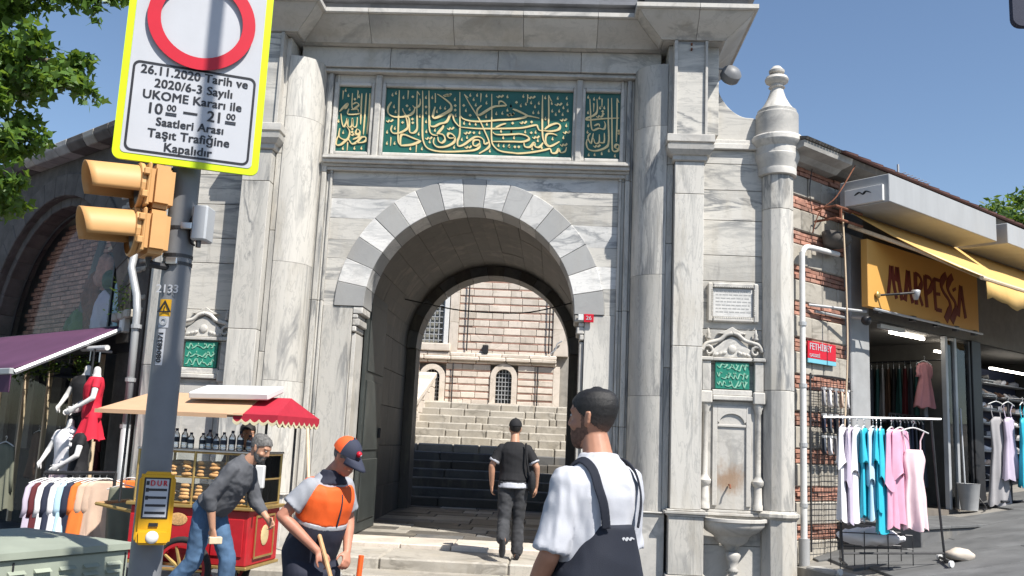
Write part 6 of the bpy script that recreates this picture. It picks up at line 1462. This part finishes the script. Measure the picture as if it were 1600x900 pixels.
def garment(name, label, loc, rz, m, L, prof, group, seed=0, sleeves=0., slen=.45, straps=False, hm='white_paint', thick=.05, amp=.36, cat=None, layer=0):
    o = thing(name, label, cat or name.replace('_', ' '), loc, rz, group); hanger(o, .19, hm)
    top = -.03 if not straps else -.24
    c = link('cloth', cloth_mesh(L, prof, m, seed, thick=thick, sleeves=sleeves, slen=slen, amp=amp), o, (0, 0, top))
    if layer: link('overlay', cloth_mesh(L * layer, [(0, .095), (.06, .195), (.4, .205), (1, .235)], m, seed + 7, thick=thick * 1.25, amp=amp * .9, folds=5, hem=.05), o, (0, 0, top + .004))
    if straps:
        for s in (-1, 1): MB().tube([(s * .14, 0, -.03), (s * .10, .02, -.14), (s * .085, .0, -.27)], .008, 5).build('strap', m, o)
    return o
# pavement rack on the right
RK = thing('clothes_rail', 'black wheeled clothes rail standing on the pavement by the shop', 'clothes rail', (0, 0, 0))
a, c = Vector((4.36, -1.70, 0)), Vector((5.49, -1.60, 0)); za, zc = pz(4.36) + .17, pz(5.49) + .02
MB().tube([(4.20, -1.71, 2.075), (5.53, -1.60, 2.11)], .014, 8).build('top_bar', 'steel', RK)
MB().tube([(5.42, -1.61, 2.10), (5.47, -1.60, 1.3), (5.53, -1.60, zc)], .014, 8).build('upright', 'dark_metal', RK); MB().tube([(4.36, -1.70, 2.08), (4.37, -1.70, 1.2), (4.40, -1.70, za)], .014, 8).build('upright', 'dark_metal', RK)
MB().tube([(4.40, -1.70, za + .12), (5.52, -1.60, zc + .10)], .012, 8).build('bottom_bar', 'dark_metal', RK)
for x, y, z in ((4.40, -1.70, za), (5.53, -1.60, zc)): MB().tube([(x - .05, y - .28, z + .03), (x + .05, y + .28, z + .03)], .016, 8).build('foot', 'black_plastic', RK)
for x, y, z in ((4.35, -1.98, za), (4.45, -1.42, za), (5.58, -1.32, zc), (5.48, -1.88, zc)):
    w = MB().lathe([(.02, -.014), (.036, -.012), (.036, .012), (.02, .014)], 14).build('caster', 'white_paint', RK); w.location = (x, y, pz(x) + .04); w.rotation_euler = (R(90), 0, R(30))
gl = [('long_shirt', 'long white cotton shirt hanging first from the gate end of the pavement rail', 4.42, 62, 'g_white', 1.08, SHIRT, .5), ('long_shirt', 'lilac grey long shirt second on the pavement rail', 4.50, 66, 'g_lilac', 1.05, SHIRT, .5), ('satin_robe', 'white satin robe beside the bright cyan one on the pavement rail', 4.58, 60, 'g_white', .98, SHIRT, .45),
      ('satin_robe', 'bright cyan satin robe between two white garments on the pavement rail', 4.66, 64, 'g_cyan', 1.02, SHIRT, .45), ('satin_robe', 'pale blue satin robe in the middle of the pavement rail', 4.76, 58, 'g_pale_blue', 1.0, SHIRT, .4), ('satin_robe', 'glossy cyan robe next to the pink ones on the pavement rail', 4.85, 66, 'g_cyan', 1.08, SHIRT, .45), ('satin_robe', 'second cyan robe partly behind the pale blue one', 4.80, 70, 'g_cyan', .95, SHIRT, .4),
      ('satin_robe', 'rose pink satin robe on the pavement rail after the cyan robe', 4.97, 56, 'g_pink', 1.08, SHIRT, .45), ('satin_robe', 'light pink ruffled robe behind the slip dress on the pavement rail', 5.07, 46, 'g_pink', 1.0, SHIRT, .4)]
for i, (nm, lb, x, rz, m, L, pr, sl) in enumerate(gl): garment(nm, lb, (x, -1.71 + (x - 4.3) * .1, 2.00), R(rz), m, L * (.93 + .05 * (i % 3)), pr, 'garments on the pavement rail', i, thick=.042, amp=.5, layer=(.42, .6, .5)[i % 3], cat='shirt' if 'shirt' in nm else 'robe')
garment('slip_dress', 'pale pink satin slip dress with thin straps facing the street at the rail end', (5.20, -1.66, 2.00), R(14), 'g_pale_pink', .86, SLIP, 'garments on the pavement rail', 31, straps=True, thick=.07, cat='dress')
LB = thing('wire_basket', 'low wire basket of crumpled white clothes under the pavement rail', 'basket', (4.85, -1.25, pz(4.85)))
for z in (.25, .4):
    for y in (-.18, .18): MB().tube([(-.4, y, z), (.4, y, z)], .006, 5).build('rail', 'dark_metal', LB)
for x in (-.4, -.13, .13, .4):
    for y in (-.18, .18): MB().tube([(x, y, .0), (x, y, .42)], .006, 5).build('wire', 'dark_metal', LB)
me = MB().ell((0, 0, .36), (.38, .17, .09), 30, 14).mesh('clothes_heap', 'g_white', smooth=True); rough_mesh(me, .05, 9); link('clothes_heap', me, LB)
RC = thing('pale_rock', 'rough pale stone weighing down the foot of the clothes rail', 'stone', (5.72, -1.55, pz(5.72))); me = MB().ell((0, 0, .06), (.17, .10, .075), 16, 10).mesh('rock', 'limestone', smooth=True); rough_mesh(me, .03, 8); link('rock', me, RC)
# wire grid on the brick wall with hanging socks
def RWP(u, v, z): return Vector((RW[0] + u * math.cos(RA) - v * math.sin(RA), RW[1] + u * math.sin(RA) + v * math.cos(RA), z))
WG = thing('wire_grid', 'upright wire display grid on the brick wall by the drain pipe', 'display grid', RW, RA)
MB().tube(smoothpts([(.22, -.12, .45), (.22, -.12, 2.5), (.26, -.12, 2.64), (.4, -.12, 2.68), (1.0, -.12, 2.68), (1.12, -.12, 2.64), (1.16, -.12, 2.5), (1.16, -.12, .45)], 4), .014, 6).build('frame', 'dark_metal', WG)
mb = MB()
for i in range(1, 12): x = .22 + .94 * i / 12; mb.tube([(x, -.12, .5), (x, -.12, 2.67)], .004, 4)
for j in range(30): z = .55 + .07 * j; mb.tube([(.22, -.115, z), (1.16, -.115, z)], .004, 4)
struct(mb.build('wire_mesh', 'dark_metal', WG), 'stuff')
sock = MB().loft([((0, 0, 0), .035, .012), ((0, 0, -.08), .034, .014), ((0, 0, -.15), .032, .015), ((.025, 0, -.19), .036, .016), ((.06, 0, -.21), .03, .014)], 10)
for row, (z, ms, lab) in enumerate(((2.50, ('g_grey', 'g_white', 'g_grey', 'g_tan', 'g_white'), 'pale sock pair clipped on the top row of the wire grid'), (2.16, ('g_navy', 'g_slate', 'g_navy', 'g_navy', 'g_slate'), 'dark sock pair clipped on the middle row of the wire grid'), (1.88, ('g_slate', 'g_white', 'g_grey', 'g_white', 'g_slate'), 'mixed grey sock pair clipped on the bottom row of the wire grid'))):
    MB().tube([(.38, -.2, z + .02), (1.1, -.2, z + .02)], .007, 5).build('hook_rail', 'steel', WG)
    for i, m in enumerate(ms):
        o = thing('sock_pair', lab, 'socks', RWP(.42 + .14 * i, -.2, z), RA + R(20), 'socks on the %s row of the wire grid' % ('top', 'middle', 'bottom')[row])
        link('sock', sock.mesh('sock', m, smooth=True), o, (0, 0, 0)); link('sock', sock.mesh('sock', m, smooth=True), o, (.03, .03, -.01)); MB().box(-.03, .03, -.02, .03, .0, .03).build('clip', 'white_paint', o)
# inside the clothes shop
IR = thing('inner_rail', 'high clothes rail along the side wall inside the clothes shop', 'clothes rail', RW, RA); MB().tube([(4.62, .3, 3.28), (4.62, 1.9, 3.28)], .015, 6).build('bar', 'dark_metal', IR); MB().tube([(3.3, .5, 2.34), (4.4, .5, 2.34)], .015, 6).build('lower_bar', 'dark_metal', IR)
for v in (.35, 1.0, 1.8): MB().tube([(4.95, v, 3.28), (4.62, v, 3.28)], .012, 6).build('bracket', 'dark_metal', IR)
for u in (3.3, 4.4): MB().tube([(u, .5, 2.34), (u, .5, .92)], .014, 6).build('upright', 'dark_metal', IR)
for i in range(13):
    m = ('g_grey', 'g_teal', 'g_slate', 'g_maroon', 'g_teal', 'g_black', 'g_brown')[i % 7]
    garment('dark_garment', 'dark garment packed on the high rail inside the clothes shop', RWP(4.62, .62 + .10 * i, 3.20), RA + R(28), m, .85 + .06 * (i % 3), SHIRT, 'dark garments on the high shop rail', 50 + i, cat='garment')
garment('pink_dress', 'rose pink short dress hanging inside the shop doorway', RWP(4.30, .42, 3.24), RA + R(-8), 'g_rose', .72, DRESS, None, 71, 1., .12, cat='dress', thick=.08)
for i in range(9): garment('dark_coat', 'dark slate coat on the lower rail inside the clothes shop', RWP(3.38 + .115 * i, .5, 2.27), RA + R(35), ('g_slate', 'g_navy', 'g_slate', 'g_black')[i % 4], 1.0, SHIRT, 'dark coats on the lower shop rail', 80 + i, cat='coat')
RB = thing('brown_bundle', 'heap of brown and white goods at the left side of the shop doorway', 'goods', RWP(1.95, .25, 0), RA)
for z, m, s in ((2.55, 'g_brown', .17), (2.2, 'rust', .2), (1.9, 'g_white', .16), (1.5, 'g_slate', .25), (1.15, 'g_black', .25)):
    me = MB().ell((.1, .1, z), (s, .15, s), 14, 9).mesh('bundle', m, smooth=True); rough_mesh(me, .06, 7); link('bundle', me, RB)
MB().box(-.05, .3, 0, .25, .9, 1.05).build('crate', 'g_black', RB)
BU = thing('mop_bucket', 'grey plastic bucket beside the shop door frame', 'bucket', RWP(4.22, -.26, RZ(4.22, -.26)), RA)
MB().lathe([(.12, 0), (.16, .38), (.17, .40), (.15, .39), (.11, .03)], 18, cap=False).build('tub', 'concrete_grey', BU, smooth=True, angle=40); MB().tube(smoothpts([(.17, 0, .38), (.2, -.05, .2), (.12, -.2, .05), (-.1, -.25, .03)], 4), .012, 6).build('hose', 'black_plastic', BU)
MO = thing('mop', 'mop with a pale handle leaning in the grey bucket', 'mop', RWP(4.22, -.22, RZ(4.22, -.26)), RA); MB().tube([(-.02, 0, .1), (.22, .15, 1.55)], .014, 6).build('handle', 'grey_metal', MO); me = MB().ell((-.02, 0, .12), (.08, .08, .12), 12, 8).mesh('mop_head', 'g_grey', smooth=True); rough_mesh(me, .03, 14); link('mop_head', me, MO)
# shoe shop at the right edge
SHV = thing('shoe_shelves', 'dark wall of narrow shelves in the shoe shop at the right edge', 'shelves', RW, RA)
for x0, x1, y in ((6.2, 6.95, .45), (7.0, 8.95, .7)):
    MB().box(x0, x1, y + .25, y + .3, 1.15, 3.4).build('back_board', 'g_navy', SHV)
    for j in range(8): MB().box(x0, x1, y, y + .25, 1.35 + .25 * j, 1.365 + .25 * j).build('shelf', 'grey_metal', SHV)
shoe_mb = MB(); shoe_mb.loft([((-.12, 0, .045), .001, .001), ((-.115, 0, .05), .035, .05, (0, 1, 0), (0, 0, 1)), ((-.05, 0, .045), .038, .045, (0, 1, 0), (0, 0, 1)), ((.04, 0, .035), .042, .035, (0, 1, 0), (0, 0, 1)), ((.11, 0, .025), .036, .025, (0, 1, 0), (0, 0, 1)), ((.135, 0, .02), .012, .015, (0, 1, 0), (0, 0, 1))], 12)
shm = {m: shoe_mb.mesh('shoe', m, smooth=True) for m in ('g_white', 'g_tan', 'g_grey', 'g_black', 'g_brown')}
SHN = dict(g_white='white', g_tan='tan', g_grey='grey', g_black='black', g_brown='brown')
rs = random.Random(5)
for x0, x1, y, n in ((6.22, 6.93, .56, 3), (7.02, 8.9, .81, 8)):
    for j in range(8):
        for i in range(n):
            m = rs.choice(['g_white', 'g_tan', 'g_grey', 'g_white', 'g_brown', 'g_black']); 
            o = link('shoe', shm[m], None, RWP(x0 + .14 + (x1 - x0 - .2) * i / n, y, 1.367 + .25 * j), (0, 0, RA + R(rs.uniform(-20, 20)) + (math.pi if j % 2 else 0)))
            tag(o, '%s shoe displayed on a wall shelf of the shoe shop' % SHN[m], 'shoe', '%s shoes on the shop shelves' % SHN[m])
DS = thing('dress_stand', 'dark stand with hooks in front of the shoe shop', 'stand', RWP(4.85, -.62, 0)); zb = RZ(4.85, -.62)
MB().tube([(0, 0, zb), (0, 0, zb + 1.62)], .016, 8).build('pole', 'dark_metal', DS); MB().tube([(-.25, -.2, zb + .02), (.25, .2, zb + .02)], .02, 6).build('foot', 'dark_metal', DS); MB().tube([(-.25, .2, zb + .02), (.25, -.2, zb + .02)], .02, 6).build('foot', 'dark_metal', DS); MB().tube([(-.3, 0, zb + 1.6), (.3, .1, zb + 1.6)], .012, 6).build('arm', 'dark_metal', DS)
for dx, m, L, lb, pr in ((-.2, 'g_grey', 1.35, 'long grey lace dress on the stand before the shoe shop', DRESS), (-.02, 'g_lilac', .95, 'mauve dress between the grey and cyan dresses on the stand', DRESS), (.2, 'g_cyan', 1.05, 'cyan satin dress with a frilled hem on the stand', DRESS)):
    garment('evening_dress', lb, (DS.location.x + dx, DS.location.y - .05, zb + 1.54), R(40 + dx * 60), m, L, pr, 'dresses on the stand by the shoe shop', int(100 + dx * 50), straps=True, thick=.07, cat='dress')
# left shop: mannequins, rail and dummies
def LWP(u, v, z): return Vector((LWO[0] + u * math.cos(LA) - v * math.sin(LA), LWO[1] + u * math.sin(LA) + v * math.cos(LA), z))
def mannequin(label, loc, rz, m, m2, hk=1, dots=False):
    o = thing('mannequin', label, 'mannequin', loc, rz, 'mannequins hung outside the shop')
    F = Fig((0, 0, 0), 0, 1.68, R(0)); F.arm('L', F.U(-.27, .03, 1.17), F.U(-.20, .22, 1.03)); F.arm('R', F.U(.27, .03, 1.17), F.U(.20, .22, 1.03))
    mb = MB(); mb.loft(torso_secs(F, -.015), 18); mb.cap(F.j['neck'] - Vector((0, 0, .06)), .055, F.j['neck'] + Vector((0, 0, .05)), .045, 12)
    for s in 'LR': mb.cap(F.j['sh' + s], .045, F.j['el' + s], .034); mb.cap(F.j['el' + s], .035, F.j['wr' + s], .024); hand(mb, F.j['wr' + s], F.j['wr' + s] - F.j['el' + s], Vector((1 if s == 'L' else -1, 0, 0)), .95, .4)
    me = mset(remesh(mb, .011, 2), 'mannequin'); b_ = link('torso', me, o, (0, 0, -.95))
    t = join(MB().loft(torso_secs(F, .008, .9, 1.46), 18), sleeve(F, 'L', .004, .45), sleeve(F, 'R', .004, .45)); q = link('top', mset(remesh(t, .012, 2, (.004, 9, (1, 1, .6))), m), o, (0, 0, -.95))
    if m2: link('skirt', cloth_mesh(.42, [(0, .155), (.3, .185), (1, .22)], m2, 3, thick=.12), o, (0, 0, .06))
    if dots:
        for a_, z in ((-95, .35), (-60, .3), (-120, .28), (-80, .2), (-45, .42), (-110, .44), (-70, .48)): MB().ell((.165 * math.cos(R(a_)), .125 * math.sin(R(a_)) * -1, z), (.03, .03, .03), 10, 7).build('dot', 'g_white', q if False else o, smooth=True)
    MB().tube([(0, -.02, .62), (0, -.02, .75)], .01, 6).build('hook', 'steel', o)
mannequin('mannequin in a black dress hung under the purple awning, highest on the left', LWP(-.28, -.55, 1.83), LA + R(205), 'g_black', 'g_black')
mannequin('mannequin in a red dress hung beside the drain pipe, above the cart canopy', LWP(.12, -.62, 1.80), LA + R(160), 'g_red', 'g_red')
mannequin('mannequin in a white printed top below the black dress', LWP(-.22, -.72, 1.13), LA + R(205), 'g_white', 'g_pale_pink')
mannequin('mannequin in a black dress with white dots below the red dress', LWP(.14, -.72, 1.09), LA + R(155), 'g_black', 'g_black', dots=True)
MP = thing('mannequin_rail', 'pale rail and posts that carry the hung mannequins by the drain pipe', 'rail', LWO, LA); MB().tube([(-.6, -.5, 2.62), (.3, -.6, 2.60)], .035, 8).build('top_rail', 'mannequin', MP); MB().tube([(-.04, -.66, .1), (-.04, -.6, 2.6)], .014, 6).build('post', 'dark_metal', MP); MB().tube([(-.6, -.1, 2.62), (-.6, -.5, 2.62)], .02, 6).build('wall_arm', 'mannequin', MP)
LR_ = thing('street_clothes_rail', 'dark clothes rail full of shirts outside the shop with the purple awning', 'clothes rail', (0, 0, 0))
p0, p1 = Vector((-4.55, -1.80, 1.07)), Vector((-3.75, -1.75, 1.10))
MB().tube([p0, p1], .022, 8).build('bar', 'dark_metal', LR_)
for p in (p0, p1): MB().tube([p, (p.x, p.y, 0)], .018, 6).build('upright', 'dark_metal', LR_); MB().tube([(p.x, p.y - .25, .02), (p.x, p.y + .25, .02)], .018, 6).build('foot', 'dark_metal', LR_)
for i, (m, lb) in enumerate((('g_lilac', 'pale lilac shirt at the far left end of the street rail'), ('g_maroon', 'maroon shirt second from the left on the street rail'), ('g_white', 'white shirt between the maroon and navy shirts'), ('g_navy', 'navy shirt between white shirts on the street rail'), ('g_white', 'white shirt right of the navy one on the street rail'), ('g_pale_blue', 'pale blue shirt before the orange shirt on the street rail'), ('g_navy', 'second navy shirt beside the orange one'), ('g_orange', 'orange shirt in the middle of the street rail'), ('g_tan', 'tan shirt just after the orange one'), ('g_tan', 'broad tan shirt facing forward on the street rail'))):
    t = i / 9; garment('hung_shirt', lb, p0.lerp(p1, .02 + .86 * t) + Vector((0, 0, -.06)), R(60 - 42 * t), m, .62, SHIRT, 'shirts on the street rail', 200 + i, 1., .28, cat='shirt', thick=.04)
garment('folded_trousers', 'olive green trousers hanging at the right end of the street rail', (-3.58, -1.85, .98), R(8), 'g_olive', .7, TROUS, 'shirts on the street rail', 222, cat='trousers')
garment('orange_top', 'orange top sticking out behind the olive trousers', (-3.62, -1.62, 1.05), R(10), 'g_orange', .5, SHIRT, 'shirts on the street rail', 223, 1., .25, cat='top')
garment('grey_jacket', 'grey green jacket hanging in front of the shop window at the far left', LWP(-1.55, -.95, 1.35), LA + R(10), 'g_olive', .85, SHIRT, None, 230, 1., .5, cat='jacket', thick=.1)
HT = thing('sun_hat', 'grey blue sun hat hanging high in the shop window under the awning', 'hat', LWP(-1.75, -.15, 2.28), LA); MB().lathe([(.22, 0), (.2, .02), (.11, .05), (.1, .14), (.05, .17), (.0, .172)], 22, cap=False).build('hat', 'g_slate', HT, smooth=True, angle=50); MB().tube([(0, 0, .17), (0, 0, .34)], .008, 5).build('cord', 'grey_metal', HT)
for i, (u, z, m, lb) in enumerate(((-1.5, 1.7, 'g_maroon', 'maroon top on a dummy behind the shop glass'), (-2.6, 1.5, 'g_slate', 'slate grey top on a dummy behind the shop glass'), (-3.3, 1.5, 'g_brown', 'brown top on a dummy behind the left shop glass'))): garment('display_top', lb, LWP(u, .2, z), LA, m, .7, SHIRT, 'tops behind the shop glass', 240 + i, 1., .3, cat='top', thick=.09)
VN = thing('window_vine', 'trailing green plant along the top of the shop window', 'plant', LWO, LA); mb = MB(); rr = random.Random(8)
for k_ in range(500):
    p = Vector((-4.2 + 3.1 * rr.random(), -.1 + rr.gauss(0, .05), 2.5 + rr.gauss(0, .07) - .12 * rr.random())); d = Vector((rr.gauss(0, 1), rr.gauss(0, 1), rr.gauss(-.3, 1))).normalized(); e = d.cross(Vector((.3, .8, .2))).normalized(); mb.add([p, p + d * .035 + e * .02, p + d * .08, p + d * .035 - e * .02], [(0, 1, 2, 3)])
mb.build('leaves', 'leaf', VN); MB().tube([(-4.3, -.08, 2.56), (-1.1, -.08, 2.56)], .012, 5).build('stem', 'bark', VN)

# ------------------------------------------------------------------ trees
def tree(name, label, base, trunk, limbs, clumps, n, leaf, m, seed, lsize):
    T = thing(name, label, 'tree', base); rr = random.Random(seed); B0 = Vector(base)
    MB().tube([Vector(p) - B0 for p in trunk], [.20, .17, .14, .10][:len(trunk)], 12).build('trunk', 'bark', T, smooth=True)
    for l in limbs: MB().tube(smoothpts([Vector(p) - B0 for p in l], 4), [.07 - .058 * i / (4 * (len(l) - 1)) for i in range(4 * (len(l) - 1) + 1)], 8).build('limb', 'bark', T, smooth=True)
    mb = MB(); tot = sum(r ** 2 for _, r in clumps)
    for c, r in clumps:
        c = Vector(c) - B0; subs = [c + Vector((rr.gauss(0, 1), rr.gauss(0, 1), rr.gauss(0, .7))) * r * .5 for _ in range(9)]
        for sb in subs: mb2 = mb; mb.tube([c, c.lerp(sb, .5) + Vector((0, 0, .02)), sb], [.012, .008, .004], 4)
        for _ in range(int(n * r * r / tot)):
            s = rr.choice(subs); d = Vector((rr.gauss(0, 1), rr.gauss(0, 1), rr.gauss(0, .8))).normalized(); p = s + d * r * .42 * rr.random() ** .6
            a = Vector((rr.gauss(0, 1), rr.gauss(0, 1), rr.gauss(-.35, .6))).normalized(); w = a.cross(Vector((rr.gauss(0, 1), rr.gauss(0, 1), rr.gauss(0, 1)))).normalized(); nn = a.cross(w); L = lsize * rr.uniform(.6, 1.25)
            if leaf == 'palm': pts = [p, p + a * L * .35 + w * L * .42, p + a * L * .55 + w * L * .16, p + a * L + nn * L * .1, p + a * L * .55 - w * L * .16, p + a * L * .35 - w * L * .42]
            else: pts = [p, p + a * L * .4 + w * L * .24 + nn * L * .06, p + a * L, p + a * L * .4 - w * L * .24 + nn * L * .06]
            mb.add(pts, [tuple(range(len(pts)))])
    mb.build('crown', m, T); return T
tree('plane_tree', 'leafy green tree whose branches reach in from the upper left', (-6.4, -5.2, 0), [(-6.4, -5.2, 0), (-6.3, -5.2, 1.5), (-6.2, -5.1, 3.2), (-5.9, -5.1, 4.4)],
     [[(-6.2, -5.1, 3.4), (-5.0, -5.0, 4.1), (-4.1, -4.9, 4.6), (-3.4, -4.9, 4.75), (-2.95, -4.85, 4.55)], [(-6.0, -5.1, 4.2), (-5.0, -5.1, 5.2), (-4.0, -5.0, 5.5), (-2.7, -5.0, 5.3)], [(-6.2, -5.1, 3.0), (-5.0, -4.9, 3.4), (-4.2, -4.8, 3.7), (-3.55, -4.8, 3.6)], [(-5.0, -5.0, 4.1), (-4.2, -4.85, 4.15), (-3.5, -4.85, 4.1)]],
     [((-3.6, -4.9, 4.85), .42), ((-3.15, -4.9, 4.62), .30), ((-2.98, -4.87, 4.52), .16), ((-3.5, -4.95, 5.25), .40), ((-3.1, -4.95, 5.32), .24), ((-2.85, -4.98, 5.24), .17), ((-2.7, -4.98, 5.27), .10), ((-3.6, -4.85, 4.30), .30), ((-3.42, -4.85, 4.05), .18), ((-3.65, -4.8, 4.0), .22), ((-3.62, -4.78, 3.58), .26), ((-3.5, -4.8, 3.68), .14),
      ((-4.2, -4.9, 4.9), .7), ((-4.3, -4.9, 5.6), .7), ((-4.4, -4.8, 4.0), .6), ((-5.2, -5.0, 5.0), .9), ((-5.4, -5.0, 6.0), .9), ((-4.3, -4.9, 3.5), .5), ((-3.9, -4.9, 4.6), .4)], 17000, 'palm', 'leaf', 4, .10)
tree('distant_tree', 'dark green tree showing above the shop roof at the right edge', (14.4, 13.8, 0), [(14.4, 13.8, 0), (14.4, 13.8, 3), (14.4, 13.8, 6), (14.4, 13.8, 7.5)], [[(14.4, 13.8, 5.5), (13.8, 13.6, 7.5), (13.5, 13.5, 8.4)], [(14.4, 13.8, 6), (15.2, 13.8, 7.5), (15.8, 13.9, 8.6)]],
     [((13.4, 13.5, 8.2), .8), ((14.2, 13.7, 8.6), 1.0), ((15.0, 13.8, 8.7), 1.1), ((16, 13.9, 8.3), 1.2), ((14.6, 13.8, 7.6), 1.4), ((13.0, 13.4, 7.8), .5)], 4500, 'oval', 'leaf_dark', 9, .22)
